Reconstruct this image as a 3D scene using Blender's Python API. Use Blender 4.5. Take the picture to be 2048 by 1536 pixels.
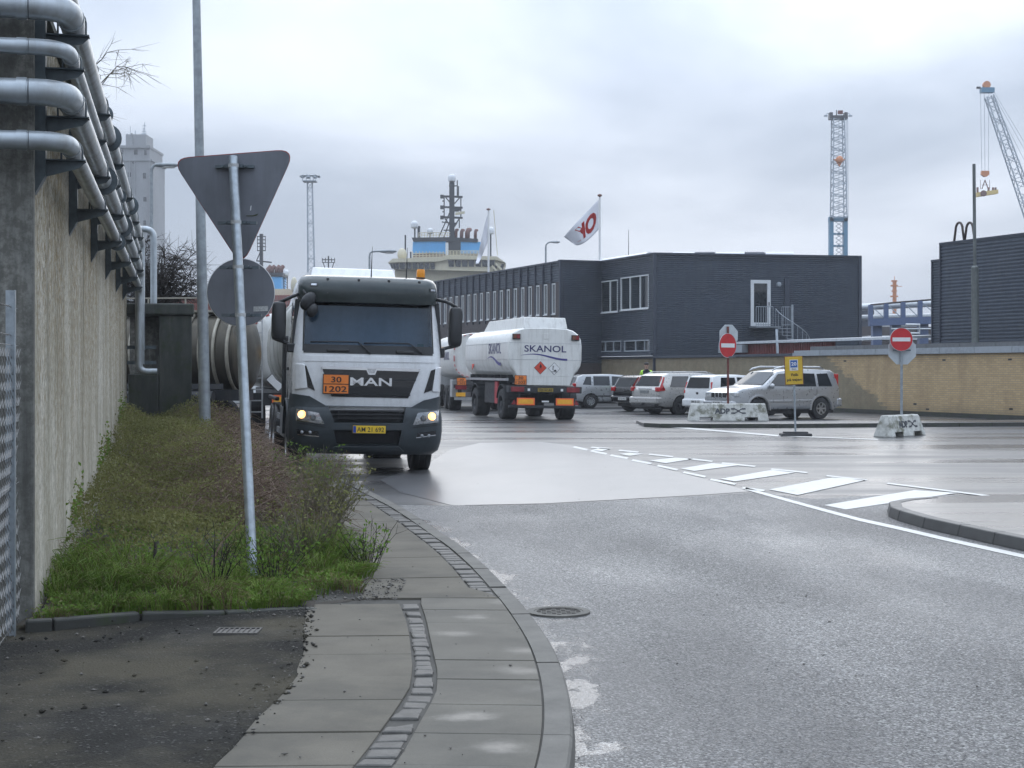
import bpy, bmesh, math, random
import numpy as np
from mathutils import Vector, Matrix, Euler
random.seed(7)
rng = np.random.default_rng(7)
R = math.radians
SC = bpy.context.scene
COL = SC.collection
for o in list(bpy.data.objects):
    bpy.data.objects.remove(o)

# ------------------------------------------------------------------ camera
F = 3077.0          # focal length in photo pixels (2048 wide)
EYE = 1.65          # eye height
HZ = 740.0          # horizon row
cam_d = bpy.data.cameras.new('camera')
cam_d.sensor_width = 36.0
cam_d.lens = F / 2048 * 36.0
cam_d.shift_y = -(768 - HZ) / 2048
cam_d.clip_start = 0.05
cam_d.clip_end = 5000
cam = bpy.data.objects.new('camera', cam_d)
cam.location = (0, 0, EYE)
cam.rotation_euler = (R(90), 0, 0)
COL.objects.link(cam)
SC.camera = cam

# ------------------------------------------------------------------ sky
SUN_AZ, SUN_EL = 7.0, 22.0          # degrees right of view axis, above horizon
sdir = Vector((math.sin(R(SUN_AZ)) * math.cos(R(SUN_EL)), math.cos(R(SUN_AZ)) * math.cos(R(SUN_EL)), math.sin(R(SUN_EL))))
world = bpy.data.worlds.new('World')
SC.world = world
world.use_nodes = True
wt = world.node_tree
wt.nodes.clear()
def wn(t, **kw):
    n = wt.nodes.new(t)
    for k, v in kw.items():
        setattr(n, k, v)
    return n
def wl(a, b):
    wt.links.new(a, b)
w_out = wn('ShaderNodeOutputWorld')
w_bg = wn('ShaderNodeBackground')
w_sky = wn('ShaderNodeTexSky', sky_type='NISHITA')
w_sky.sun_disc = False
w_sky.sun_elevation = R(SUN_EL)
w_sky.sun_rotation = R(SUN_AZ)
w_sky.air_density = 1.0
w_sky.dust_density = 2.0
w_bg.inputs['Strength'].default_value = 0.1
w_tc = wn('ShaderNodeTexCoord')
w_sep = wn('ShaderNodeSeparateXYZ')
wl(w_tc.outputs['Generated'], w_sep.inputs[0])
def wmath(op, a, b=None, c=None, clamp=False):
    n = wn('ShaderNodeMath', operation=op)
    n.use_clamp = clamp
    for i, v in enumerate((a, b, c)):
        if v is None: continue
        if isinstance(v, (int, float)): n.inputs[i].default_value = v
        else: wl(v, n.inputs[i])
    return n.outputs[0]
zz = wmath('MAXIMUM', w_sep.outputs[2], 0.0)
den = wmath('ADD', zz, 0.16)
cx = wmath('DIVIDE', w_sep.outputs[0], den)
cy = wmath('DIVIDE', w_sep.outputs[1], den)
w_cmb = wn('ShaderNodeCombineXYZ')
wl(cx, w_cmb.inputs[0]); wl(cy, w_cmb.inputs[1])
w_map = wn('ShaderNodeMapping')
w_map.inputs['Location'].default_value = (0.55, 3.9, 0.0)
wl(w_cmb.outputs[0], w_map.inputs[0])
w_n1 = wn('ShaderNodeTexNoise')
w_n1.inputs["Scale"].default_value = 0.7
w_n1.inputs['Detail'].default_value = 6
w_n1.inputs['Roughness'].default_value = 0.5
w_n1.inputs['Distortion'].default_value = 0.35
wl(w_map.outputs[0], w_n1.inputs['Vector'])
w_rmp = wn('ShaderNodeValToRGB')
w_rmp.color_ramp.interpolation = 'EASE'
e = w_rmp.color_ramp.elements
e[0].position = 0.34; e[0].color = (0.225, 0.28, 0.365, 1)
e[1].position = 0.66; e[1].color = (0.55, 0.605, 0.695, 1)
wl(w_n1.outputs[0], w_rmp.inputs[0])
# overcast sky: about three times brighter overhead than at the horizon
grad = wmath('MULTIPLY_ADD', zz, 2.4, 0.70)
# the veiled sun brightens the cloud round it
w_dot = wn('ShaderNodeVectorMath', operation='DOT_PRODUCT')
wl(w_tc.outputs['Generated'], w_dot.inputs[0])
w_dot.inputs[1].default_value = sdir
wd_ = wmath('MAXIMUM', w_dot.outputs['Value'], 0.0)
glow = wmath('ADD', wmath('MULTIPLY', wmath('POWER', wd_, 60.0), 0.62), wmath('MULTIPLY', wmath('POWER', wd_, 9.0), 0.12))
tot = wmath('ADD', grad, glow)
tot10 = wmath('MULTIPLY', tot, 10.0)      # background strength is 0.1
w_mul = wn('ShaderNodeMix', data_type='RGBA', blend_type='MULTIPLY')
w_mul.inputs['Factor'].default_value = 1.0
# cloud base thins to a paler veil towards the horizon
veil = wmath('MULTIPLY', wmath('POWER', 2.718, wmath('MULTIPLY', zz, -13.0)), 0.62)
w_veil = wn('ShaderNodeMix', data_type='RGBA')
wl(veil, w_veil.inputs[0]); wl(w_rmp.outputs[0], w_veil.inputs[6]); w_veil.inputs[7].default_value = (0.56, 0.595, 0.65, 1)
wl(w_veil.outputs[2], w_mul.inputs[6])
w_c3 = wn('ShaderNodeCombineColor')
for i in range(3): wl(tot10, w_c3.inputs[i])
wl(w_c3.outputs[0], w_mul.inputs[7])
w_mix = wn('ShaderNodeMix', data_type='RGBA')
w_mix.inputs['Factor'].default_value = 0.985    # share of cloud over the clear sky
wl(w_sky.outputs[0], w_mix.inputs[6])
wl(w_mul.outputs[2], w_mix.inputs[7])
wl(w_mix.outputs[2], w_bg.inputs['Color'])
wl(w_bg.outputs[0], w_out.inputs['Surface'])

# ------------------------------------------------------------------ sun (veiled by cloud)
sun_d = bpy.data.lights.new('sun', 'SUN')
sun_d.energy = 0.55
sun_d.angle = R(45)
sun_d.color = (1.0, 0.96, 0.9)
sun = bpy.data.objects.new('sun', sun_d)
sun.rotation_euler = (-sdir).to_track_quat('-Z', 'Y').to_euler()
sun.location = (0, 0, 60)
COL.objects.link(sun)

vs = SC.view_settings
vs.view_transform = 'Standard'
vs.look = 'None'
vs.exposure = 0.6
vs.gamma = 1.0
vs.use_curve_mapping = False
SC.cycles.max_bounces = 6
SC.cycles.diffuse_bounces = 2
SC.cycles.glossy_bounces = 3
SC.cycles.transmission_bounces = 4
SC.cycles.transparent_max_bounces = 8
SC.cycles.use_denoising = True
SC.cycles.caustics_reflective = False
SC.cycles.caustics_refractive = False
SC.cycles.sample_clamp_indirect = 4

# ------------------------------------------------------------------ geometry helpers
def G(u, v, z=0.0):
    """photo pixel on level ground at height z -> (x, y)"""
    Y = (EYE - z) * F / (v - HZ)
    return ((u - 1024) * Y / F, Y)
def P(u, v, Y):
    return Vector(((u - 1024) * Y / F, Y, EYE - (v - HZ) * Y / F))

class MB:
    def __init__(s):
        s.v = []; s.f = []; s.mi = []; s.cur = 0
    def add(s, vs, fs):
        b = len(s.v)
        s.v.extend([tuple(p) for p in vs])
        for f in fs:
            s.f.append(tuple(i + b for i in f)); s.mi.append(s.cur)
        return s
    def box(s, x0, x1, y0, y1, z0, z1):
        return s.add([(x0,y0,z0),(x1,y0,z0),(x1,y1,z0),(x0,y1,z0),(x0,y0,z1),(x1,y0,z1),(x1,y1,z1),(x0,y1,z1)],
                     [(0,3,2,1),(4,5,6,7),(0,1,5,4),(1,2,6,5),(2,3,7,6),(3,0,4,7)])
    def hexa(s, p):
        """eight corners: 4 bottom ccw, 4 top"""
        return s.add(p, [(0,3,2,1),(4,5,6,7),(0,1,5,4),(1,2,6,5),(2,3,7,6),(3,0,4,7)])
    def beam(s, a, b, w, h=None, up=(0,0,1)):
        a = Vector(a); b = Vector(b); h = w if h is None else h
        d = (b - a)
        if d.length < 1e-6: return s
        d.normalize()
        u = Vector(up)
        if abs(d.dot(u)) > 0.95: u = Vector((0,1,0)) if abs(d.y) < 0.9 else Vector((1,0,0))
        x = d.cross(u).normalized(); z = x.cross(d).normalized()
        x *= w/2; z *= h/2
        return s.hexa([a-x-z, a+x-z, b+x-z, b-x-z, a-x+z, a+x+z, b+x+z, b-x+z])
    def prism(s, pts, axis, a0, a1):
        """2-D outline pushed along an axis; 'x': pts are (y,z); 'y': (x,z); 'z': (x,y)"""
        def mk(p, a):
            return {'x': (a, p[0], p[1]), 'y': (p[0], a, p[1]), 'z': (p[0], p[1], a)}[axis]
        n = len(pts)
        vs_ = [mk(p, a0) for p in pts] + [mk(p, a1) for p in pts]
        fs = [tuple(range(n-1, -1, -1)), tuple(range(n, 2*n))]
        for i in range(n):
            j = (i+1) % n
            fs.append((i, j, n+j, n+i))
        return s.add(vs_, fs)
    def tube(s, pts, r, n=8, caps=True):
        pts = [Vector(p) for p in pts]
        m = len(pts)
        rr = r if isinstance(r, (list, tuple)) else [r]*m
        t = [(pts[min(i+1,m-1)] - pts[max(i-1,0)]).normalized() for i in range(m)]
        u = Vector((0,0,1)) if abs(t[0].z) < 0.9 else Vector((1,0,0))
        x = t[0].cross(u).normalized()
        vs_ = []; fs = []
        for i in range(m):
            x = (x - t[i]*x.dot(t[i]))
            if x.length < 1e-6: x = t[i].orthogonal()
            x.normalize()
            y = t[i].cross(x)
            for k in range(n):
                a = 2*math.pi*k/n
                vs_.append(pts[i] + (x*math.cos(a) + y*math.sin(a))*rr[i])
        for i in range(m-1):
            for k in range(n):
                k2 = (k+1) % n
                fs.append((i*n+k, i*n+k2, (i+1)*n+k2, (i+1)*n+k))
        if caps:
            fs.append(tuple(range(n-1,-1,-1))); fs.append(tuple(range((m-1)*n, m*n)))
        return s.add(vs_, fs)
    def loft(s, rings, caps=True, closed=True):
        n = len(rings[0]); m = len(rings)
        vs_ = [p for r_ in rings for p in r_]
        fs = []
        for i in range(m-1):
            for k in range(n if closed else n-1):
                k2 = (k+1) % n
                fs.append((i*n+k, i*n+k2, (i+1)*n+k2, (i+1)*n+k))
        if caps:
            fs.append(tuple(range(n-1,-1,-1))); fs.append(tuple(range((m-1)*n, m*n)))
        return s.add(vs_, fs)
    def lathe(s, prof, n, c=(0,0,0), axis='z', caps=True):
        rings = []
        for r_, h in prof:
            ring = []
            for k in range(n):
                a = 2*math.pi*k/n
                ca, sa = math.cos(a)*r_, math.sin(a)*r_
                q = {'z': (ca, sa, h), 'x': (h, ca, sa), 'y': (sa, h, ca)}[axis]
                ring.append((c[0]+q[0], c[1]+q[1], c[2]+q[2]))
            rings.append(ring)
        return s.loft(rings, caps)
    def quad(s, a, b, c, d):
        return s.add([a,b,c,d], [(0,1,2,3)])
    def mesh(s, name, smooth=False):
        me = bpy.data.meshes.new(name)
        me.from_pydata(s.v, [], s.f)
        if smooth is True:
            me.polygons.foreach_set('use_smooth', [True]*len(me.polygons))
        me.update()
        return me
    def build(s, name, m, parent=None, smooth=False, bevel=0, label=None, fix=True, seg=2, ang=35):
        me = s.mesh(name)
        if fix:
            bm = bmesh.new(); bm.from_mesh(me)
            bmesh.ops.recalc_face_normals(bm, faces=bm.faces)
            bm.to_mesh(me); bm.free()
        if smooth:
            me.polygons.foreach_set('use_smooth', [True]*len(me.polygons))
            if smooth is not True:
                me.set_sharp_from_angle(angle=R(smooth))
        ms = m if isinstance(m, (list, tuple)) else [m]
        for q in ms: me.materials.append(M(q))
        if len(ms) > 1: me.polygons.foreach_set('material_index', s.mi)
        o = bpy.data.objects.new(name, me)
        COL.objects.link(o)
        if parent is not None: o.parent = parent
        if bevel:
            b = o.modifiers.new('bevel', 'BEVEL')
            b.width = bevel; b.segments = seg; b.limit_method = 'ANGLE'; b.angle_limit = R(ang)
        if label: o['label'] = label
        return o

def fastmesh(name, verts, faces, m, parent=None, mi=None):
    """numpy verts (n,3), faces (k,4) or (k,3)"""
    me = bpy.data.meshes.new(name)
    verts = np.asarray(verts, dtype=np.float32); faces = np.asarray(faces, dtype=np.int32)
    k, c = faces.shape
    me.vertices.add(len(verts)); me.vertices.foreach_set('co', verts.ravel())
    me.loops.add(k*c); me.loops.foreach_set('vertex_index', faces.ravel())
    me.polygons.add(k); me.polygons.foreach_set('loop_start', np.arange(0, k*c, c, dtype=np.int32))
    me.update(calc_edges=True); me.validate()
    ms = m if isinstance(m, (list, tuple)) else [m]
    for q in ms: me.materials.append(M(q))
    if mi is not None: me.polygons.foreach_set('material_index', np.asarray(mi, dtype=np.int32))
    o = bpy.data.objects.new(name, me); COL.objects.link(o)
    if parent is not None: o.parent = parent
    return o

def empty(name, loc=(0,0,0), rz=0, rot=None):
    o = bpy.data.objects.new(name, None)
    o.location = loc
    o.rotation_euler = rot if rot else (0, 0, rz)
    o.empty_display_size = 0.2
    COL.objects.link(o)
    return o
def tag(o, label=None, cat=None, group=None, kind=None):
    if label: o['label'] = label
    if cat: o['category'] = cat
    if group: o['group'] = group
    if kind: o['kind'] = kind
    return o
def copy_tree(o, parent=None):
    c = o.copy(); COL.objects.link(c); c.parent = parent
    for ch in list(o.children):
        copy_tree(ch, c)
    return c
def origin_to(o, p):
    """move a mesh object's origin to p (own parent space) without moving its shape"""
    p = Vector(p)
    o.data.transform(Matrix.Translation(-p))
    o.location = p
    return o

_txt = {}
def text_mesh(body, w, h, name, m, parent, org, xd, yd, thick=0.0, bold=0.0, slant=0.0, label=None, mirror=False, depth=0.004):
    """lettering stretched to w x h, lower left corner at org, running along xd, up along yd (parent space)"""
    cu = bpy.data.curves.new('t', 'FONT')
    cu.body = body
    cu.offset = bold
    cu.extrude = 0.01
    cu.resolution_u = 3
    to = bpy.data.objects.new('t', cu); COL.objects.link(to)
    dg = bpy.context.evaluated_depsgraph_get()
    me = bpy.data.meshes.new_from_object(to.evaluated_get(dg))
    bpy.data.objects.remove(to); bpy.data.curves.remove(cu)
    co = np.zeros(len(me.vertices)*3); me.vertices.foreach_get('co', co); co = co.reshape(-1,3)
    mn, mx = co.min(0), co.max(0)
    q = (co - mn) / np.maximum(mx - mn, 1e-9)
    x = q[:,0] + slant*(q[:,1]-0.5)
    if mirror: x = 1 - x
    xd = Vector(xd).normalized(); yd = Vector(yd).normalized(); nd = xd.cross(yd)
    org = Vector(org)
    out = np.outer(x*w, xd) + np.outer(q[:,1]*h, yd) + np.outer((q[:,2])*depth, nd) + np.array(org)
    me.vertices.foreach_set('co', out.ravel()); me.update()
    me.name = name
    me.materials.clear(); me.materials.append(M(m))
    o = bpy.data.objects.new(name, me); COL.objects.link(o)
    if parent is not None: o.parent = parent
    if label: o['label'] = label
    return o

def bool_cut(o, cutter_mb):
    """carve a shape out of a mesh object for good"""
    c = cutter_mb.build('cutter', 'black_plastic'); c.parent = o.parent
    mod = o.modifiers.new('cut', 'BOOLEAN'); mod.object = c; mod.operation = 'DIFFERENCE'; mod.solver = 'EXACT'
    dg = bpy.context.evaluated_depsgraph_get()
    me = bpy.data.meshes.new_from_object(o.evaluated_get(dg))
    old = o.data
    o.modifiers.remove(mod)
    me.materials.clear()
    for q in old.materials: me.materials.append(q)
    o.data = me
    bpy.data.objects.remove(c)
    return o

# ------------------------------------------------------------------ materials
_M = {}
def M(name):
    if not isinstance(name, str): return name
    if name not in _M: raise KeyError('material ' + name)
    return _M[name]
class NT:
    def __init__(s, name):
        s.mat = bpy.data.materials.new(name); s.mat.use_nodes = True
        s.t = s.mat.node_tree
        s.b = s.t.nodes['Principled BSDF']
        s.out = s.t.nodes['Material Output']
        _M[name] = s.mat
    def n(s, t, **kw):
        q = s.t.nodes.new(t)
        for k, v in kw.items(): setattr(q, k, v)
        return q
    def l(s, a, b): s.t.links.new(a, b)
    def pos(s, world=False, scale=(1,1,1), loc=(0,0,0)):
        if world:
            src = s.n('ShaderNodeNewGeometry').outputs['Position']
        else:
            src = s.n('ShaderNodeTexCoord').outputs['Object']
        m = s.n('ShaderNodeMapping'); m.inputs['Scale'].default_value = scale; m.inputs['Location'].default_value = loc
        s.l(src, m.inputs[0])
        return m.outputs[0]
    def noise(s, vec, scale, detail=4, rough=0.55, dist=0.0):
        q = s.n('ShaderNodeTexNoise')
        q.inputs['Scale'].default_value = scale; q.inputs['Detail'].default_value = detail
        q.inputs['Roughness'].default_value = rough; q.inputs['Distortion'].default_value = dist
        s.l(vec, q.inputs['Vector'])
        return q.outputs[0]
    def ramp(s, fac, stops, ease='LINEAR'):
        q = s.n('ShaderNodeValToRGB'); q.color_ramp.interpolation = ease
        el = q.color_ramp.elements
        while len(el) < len(stops): el.new(0.5)
        for e_, (p, c) in zip(el, stops):
            e_.position = p
            c = (c, c, c) if isinstance(c, (int, float)) else c
            e_.color = (*c, 1)
        s.l(fac, q.inputs[0])
        return q.outputs[0]
    def mix(s, fac, a, b, blend='MIX'):
        q = s.n('ShaderNodeMix', data_type='RGBA', blend_type=blend)
        for sock, v in ((q.inputs[0], fac), (q.inputs[6], a), (q.inputs[7], b)):
            if isinstance(v, (int, float)): sock.default_value = v if sock is q.inputs[0] else (v, v, v, 1)
            elif isinstance(v, tuple): sock.default_value = (*v, 1)
            else: s.l(v, sock)
        return q.outputs[2]
    def math(s, op, a, b=0.0, clamp=False):
        q = s.n('ShaderNodeMath', operation=op); q.use_clamp = clamp
        for i, v in enumerate((a, b)):
            if isinstance(v, (int, float)): q.inputs[i].default_value = v
            else: s.l(v, q.inputs[i])
        return q.outputs[0]
    def bump(s, h, strength=0.3, dist=0.01):
        q = s.n('ShaderNodeBump'); q.inputs['Strength'].default_value = strength; q.inputs['Distance'].default_value = dist
        s.l(h, q.inputs['Height']); s.l(q.outputs[0], s.b.inputs['Normal'])
    def set(s, key, v):
        i = s.b.inputs[key]
        if isinstance(v, (int, float)): i.default_value = v
        elif isinstance(v, tuple): i.default_value = (*v, 1) if len(v) == 3 else v
        else: s.l(v, i)

def srgb(h):
    h = h.lstrip('#')
    c = [int(h[i:i+2], 16)/255 for i in (0,2,4)]
    return tuple(x/12.92 if x <= .04045 else ((x+.055)/1.055)**2.4 for x in c)

def simple(name, col, rough=0.5, metal=0.0, var=0.15, scale=6.0, bump=0.0, bscale=60.0, coat=0.0, streak=0.0, dirt=None, dirt_amt=0.0, spec=0.5, world=False):
    """painted / plastic / metal surface with grain, grime and optional rain streaks"""
    n = NT(name)
    p = n.pos(world)
    f = n.noise(p, scale, 5)
    c1 = tuple(x*(1-var) for x in col); c2 = tuple(min(1, x*(1+var)) for x in col)
    c = n.ramp(f, [(0.3, c1), (0.7, c2)])
    if dirt_amt:
        ps = n.pos(world, (3, 3, 0.35))
        d = n.ramp(n.noise(ps, 2.2, 6, 0.65), [(0.48, 0.0), (0.72, 1.0)])
        c = n.mix(n.math('MULTIPLY', d, dirt_amt), c, dirt or (0.09, 0.08, 0.065))
    n.set('Base Color', c)
    rf = n.noise(p, scale*1.7, 4)
    n.set('Roughness', n.ramp(rf, [(0.3, max(0.02, rough*0.85)), (0.7, min(1, rough*1.15))]))
    n.set('Metallic', metal)
    n.set('Specular IOR Level', spec)
    if coat: n.set('Coat Weight', coat); n.set('Coat Roughness', 0.06)
    if bump:
        n.bump(n.noise(p, bscale, 3), bump, 0.004)
    return n

def lamp_mat(name, col, strength):
    n = NT(name)
    n.set('Base Color', col); n.set('Emission Color', col); n.set('Emission Strength', strength)

def glass(name, tint, refl_rough=0.03, opacity=0.0):
    """thin pane: tinted see-through plus mirror reflection by angle"""
    n = NT(name)
    n.t.nodes.remove(n.b)
    tr = n.n('ShaderNodeBsdfTransparent'); tr.inputs[0].default_value = (*tint, 1)
    gl = n.n('ShaderNodeBsdfGlossy'); gl.inputs['Roughness'].default_value = refl_rough; gl.inputs[0].default_value = (1,1,1,1)
    fr = n.n('ShaderNodeFresnel'); fr.inputs[0].default_value = 1.36
    mx = n.n('ShaderNodeMixShader')
    n.l(fr.outputs[0], mx.inputs[0]); n.l(tr.outputs[0], mx.inputs[1]); n.l(gl.outputs[0], mx.inputs[2])
    n.l(mx.outputs[0], n.out.inputs[0])

simple('black_plastic', (0.018, 0.019, 0.021), 0.5, var=.2, bump=.1)
simple('rubber', (0.02, 0.02, 0.021), 0.75, var=.25, bump=.3, bscale=40, dirt=(0.07,0.065,0.06), dirt_amt=.35)
simple('tyre_wet', (0.012, 0.012, 0.013), 0.45, var=.25, bump=.3, bscale=40)
simple('white_paint', (0.74, 0.75, 0.76), 0.28, var=.03, coat=.6, dirt=(0.35,0.33,0.3), dirt_amt=.25)
simple('tank_white', (0.72, 0.72, 0.69), 0.33, var=.04, coat=.3, dirt=(0.3,0.28,0.24), dirt_amt=.42)
simple('dark_chassis', (0.02, 0.022, 0.026), 0.55, var=.3, dirt=(0.06,0.055,0.05), dirt_amt=.5)
simple('galvanised', (0.36, 0.40, 0.43), 0.42, 0.75, var=.22, scale=14, bump=.08)
simple('steel_pole', (0.30, 0.33, 0.35), 0.5, 0.4, var=.2, scale=10, dirt=(0.2,0.2,0.19), dirt_amt=.4)
simple('chrome', (0.75, 0.76, 0.78), 0.12, 1.0, var=.05)
simple('black_gloss', (0.012, 0.013, 0.015), 0.12, var=.1, coat=.5)
simple('orange_plate', (0.80, 0.22, 0.035), 0.45, var=.08)
simple('ink', (0.012, 0.012, 0.014), 0.5, var=.1)
simple('red_paint', (0.50, 0.025, 0.025), 0.4, var=.12)
simple('white_plain', (0.75, 0.75, 0.74), 0.5, var=.04)
simple('yellow_plate', (0.78, 0.52, 0.03), 0.4, var=.06)
glass('windscreen_glass', (0.55, 0.63, 0.70))
glass('car_glass', (0.25, 0.28, 0.29))
# ================================================================== ground, roads, pavements
def wet_asphalt(name, col, grain, gsize, r_dry, r_wet, wet_lo, wet_hi, scale=(1,1,1), mscale=0.35, bump=0.6, chips=0.5, bdist=0.004):
    n = NT(name)
    p = n.pos(True)
    v = n.n('ShaderNodeTexVoronoi'); v.inputs['Scale'].default_value = gsize; n.l(p, v.inputs['Vector'])
    gr = n.noise(p, gsize*1.3, 3, 0.7)
    big = n.noise(p, 0.9, 5, 0.6)
    c = n.ramp(gr, [(0.3, tuple(x*(1-grain) for x in col)), (0.7, tuple(x*(1+grain) for x in col))])
    sp = n.ramp(v.outputs['Color'], [(0.80, 0.0), (0.97, chips)])
    c = n.mix(sp, c, (0.30, 0.29, 0.275))
    c = n.mix(n.ramp(big, [(0.35, 0.0), (0.7, 0.35)]), c, tuple(x*0.6 for x in col))
    if name == 'asphalt_drive':      # mud washed over the old surface, newer black patch at the edge
        mud = n.ramp(n.noise(n.pos(True, (1,1,1), (1.3,.4,0)), .8, 6, .6), [(.44,0.),(.62,.75)])
        c = n.mix(mud, c, (.10,.088,.062))
    n.set('Base Color', c)
    m = n.noise(n.pos(True, scale), mscale, 5, 0.55, 0.4)
    wet = n.ramp(m, [(wet_lo, 0.0), (wet_hi, 1.0)])
    n.set('Roughness', n.ramp(wet, [(0.0, r_dry), (1.0, r_wet)]))
    n.set('Specular IOR Level', 0.5)
    if chips > .6:       # loose chippings: each stone its own tone and gloss
        sep = n.n('ShaderNodeSeparateColor'); n.l(v.outputs['Color'], sep.inputs[0])
        cc = n.ramp(sep.outputs[0], [(.05,(.022,.022,.023)),(.45,(.085,.085,.087)),(.8,(.19,.19,.187)),(.97,(.44,.435,.42))])
        worn = n.ramp(n.noise(n.pos(True, (1,.35,1), (3,0,0)), .55, 4), [(.42,0.),(.62,.55)])
        n.set('Base Color', n.mix(worn, cc, tuple(x*.6 for x in col)))
        n.set('Roughness', n.math('ADD', n.ramp(sep.outputs[1], [(0.,.22),(1.,.62)]), n.ramp(wet, [(0.,.05),(1.,-.06)])))
        spc = n.ramp(sep.outputs[2], [(0.,.15),(.5,.62),(1.,1.0)])
        # oily wheel track running down the lane
        sx = n.n('ShaderNodeSeparateXYZ'); n.l(p, sx.inputs[0])
        trk = n.math('ABSOLUTE', n.math('SUBTRACT', n.math('ADD', sx.outputs[0], n.math('MULTIPLY', n.noise(p, .6, 4), .9)), n.math('MULTIPLY_ADD' if False else 'ADD', n.math('MULTIPLY', sx.outputs[1], -.238), 5.15)))
        tm = n.ramp(trk, [(.05,.62),(.75,0.)], 'EASE')
        trk2 = n.math('ABSOLUTE', n.math('SUBTRACT', n.math('ADD', sx.outputs[0], n.math('MULTIPLY', n.noise(p, .5, 4), .9)), n.math('ADD', n.math('MULTIPLY', sx.outputs[1], -.238), 7.6)))
        tm2 = n.ramp(trk2, [(.05,.35),(.6,0.)], 'EASE')
        tm = n.math('MAXIMUM', tm, tm2)
        n.set('Specular IOR Level', n.mix(tm, spc, .20))
        if 'gutter' in name:
            uv = n.n('ShaderNodeUVMap'); su = n.n('ShaderNodeSeparateXYZ'); n.l(uv.outputs[0], su.inputs[0])
            film = n.ramp(n.math('ADD', su.outputs[0], n.math('MULTIPLY', n.math('SUBTRACT', n.noise(n.pos(True, (1,.5,1)), 3.2, 6, .65), .5), 2.6)), [(.10,1.),(.34,0.)])
            n.set('Roughness', n.mix(film, .45, .10)); n.set('Specular IOR Level', n.mix(film, spc, .55))
            wet = n.math('MAXIMUM', wet, film)
    h = n.math('MULTIPLY', n.math('ADD', gr, v.outputs['Distance']), n.ramp(wet, [(0.0, 1.0), (1.0, 0.12)]))
    n.bump(h, bump, bdist)
    return n
wet_asphalt('asphalt_chip', (0.085, 0.085, 0.088), .6, 105, .40, .26, .40, .72, (1, .45, 1), .5, 1.0, .85, .010)
wet_asphalt('asphalt_gutter', (0.085, 0.085, 0.088), .6, 105, .40, .26, .40, .72, (1, .45, 1), .5, 1.0, .85, .010)
wet_asphalt('asphalt_smooth', (0.13, 0.13, 0.134), .2, 160, .38, .28, .35, .6, (1, .3, 1), .3, .06, .1, .002).set('Specular IOR Level', .95)
wet_asphalt('asphalt_yard', (0.075, 0.074, 0.075), .35, 120, .46, .22, .42, .60, (.16, 1, 1), .42, .22, .3, .003)
wet_asphalt('asphalt_drive', (0.026, 0.025, 0.022), .6, 80, .95, .72, .5, .75, (1, 1, 1), .9, 1.0, .4, .010).set('Specular IOR Level', .18)
wet_asphalt('asphalt_far', (0.055, 0.055, 0.055), .3, 100, .6, .3, .45, .6, (.3, 1, 1), .4, .3, .2, .003)

def concrete(name, col, var=.2, rough=.7, scale=3., grain=90., stain=(0.05,0.05,0.045), stain_amt=.4, bump=.4, wet=False, moss=None, moss_amt=0.0):
    n = NT(name)
    p = n.pos(True)
    f = n.noise(p, scale, 6, .6); g = n.noise(p, grain, 3, .7)
    c = n.ramp(f, [(.3, tuple(x*(1-var) for x in col)), (.7, tuple(x*(1+var) for x in col))])
    c = n.mix(n.ramp(g, [(.35, .35), (.65, 0.)]), c, tuple(x*.55 for x in col))
    s_ = n.ramp(n.noise(n.pos(True, loc=(3,7,1)), scale*.6, 6, .65), [(.48, 0.), (.7, stain_amt)])
    c = n.mix(s_, c, stain)
    if moss:
        ms = n.ramp(n.noise(n.pos(True, loc=(9,2,5)), scale*1.3, 5, .7), [(.5, 0.), (.66, moss_amt)])
        c = n.mix(ms, c, moss)
    n.set('Base Color', c)
    n.set('Roughness', rough)
    if wet:      # film of rain water standing in the dished middle of each slab
        oi = n.n('ShaderNodeObjectInfo')
        mp = n.n('ShaderNodeMapping'); mp.inputs['Scale'].default_value = (2.3, 2.9, 0); n.l(n.n('ShaderNodeTexCoord').outputs['Object'], mp.inputs[0])
        cb = n.n('ShaderNodeCombineXYZ'); n.l(n.math('MULTIPLY', n.math('SUBTRACT', oi.outputs['Random'], .75), .9), cb.inputs[0]); n.l(n.math('MULTIPLY', n.math('SUBTRACT', n.math('FRACT', n.math('MULTIPLY', oi.outputs['Random'], 7.3)), .5), .5), cb.inputs[1]); n.l(cb.outputs[0], mp.inputs['Location'])
        po = mp.outputs[0]
        ln = n.n('ShaderNodeVectorMath', operation='LENGTH'); n.l(po, ln.inputs[0])
        d = n.math('ADD', ln.outputs['Value'], n.math('MULTIPLY', n.noise(p, 3.4, 6, .65), 1.1))
        w_ = n.math('MULTIPLY', n.ramp(d, [(.55, 1.), (1.45, 0.)], 'EASE'), n.math('ADD', n.math('MULTIPLY', n.math('FRACT', n.math('MULTIPLY', oi.outputs['Random'], 3.7)), .6), .4))
        n.set('Roughness', n.ramp(w_, [(0., rough), (1., .36)]))
    n.bump(g, bump, .003)
    return n
concrete('slab', (.142, .128, .102), .18, .85, 2.2, 120, stain_amt=.45).set('Specular IOR Level', .3)
concrete('slab_wet', (.13, .12, .098), .18, .78, 2.2, 120, stain_amt=.4, wet=True).set('Specular IOR Level', .4)
concrete('kerb_stone_mat', (.135, .128, .112), .25, .75, 5, 100, stain_amt=.5)
concrete('granite_sett', (.082, .077, .068), .5, .6, 9, 60, stain_amt=.7, bump=1.0)
concrete('kerb_dark', (.04, .041, .036), .25, .65, 4, 90, moss=(.03,.045,.012), moss_amt=.7)
concrete('kerb_stone_dark', (.07,.07,.068), .2, .5, 5, 100, stain_amt=.4)
concrete('joint_sand', (.05, .047, .04), .3, .8, 6, 90)
concrete('joint_dark', (.012, .012, .011), .3, .8, 6, 90)
concrete('soil', (.035, .028, .02), .4, .85, 5, 60, bump=.8)

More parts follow.
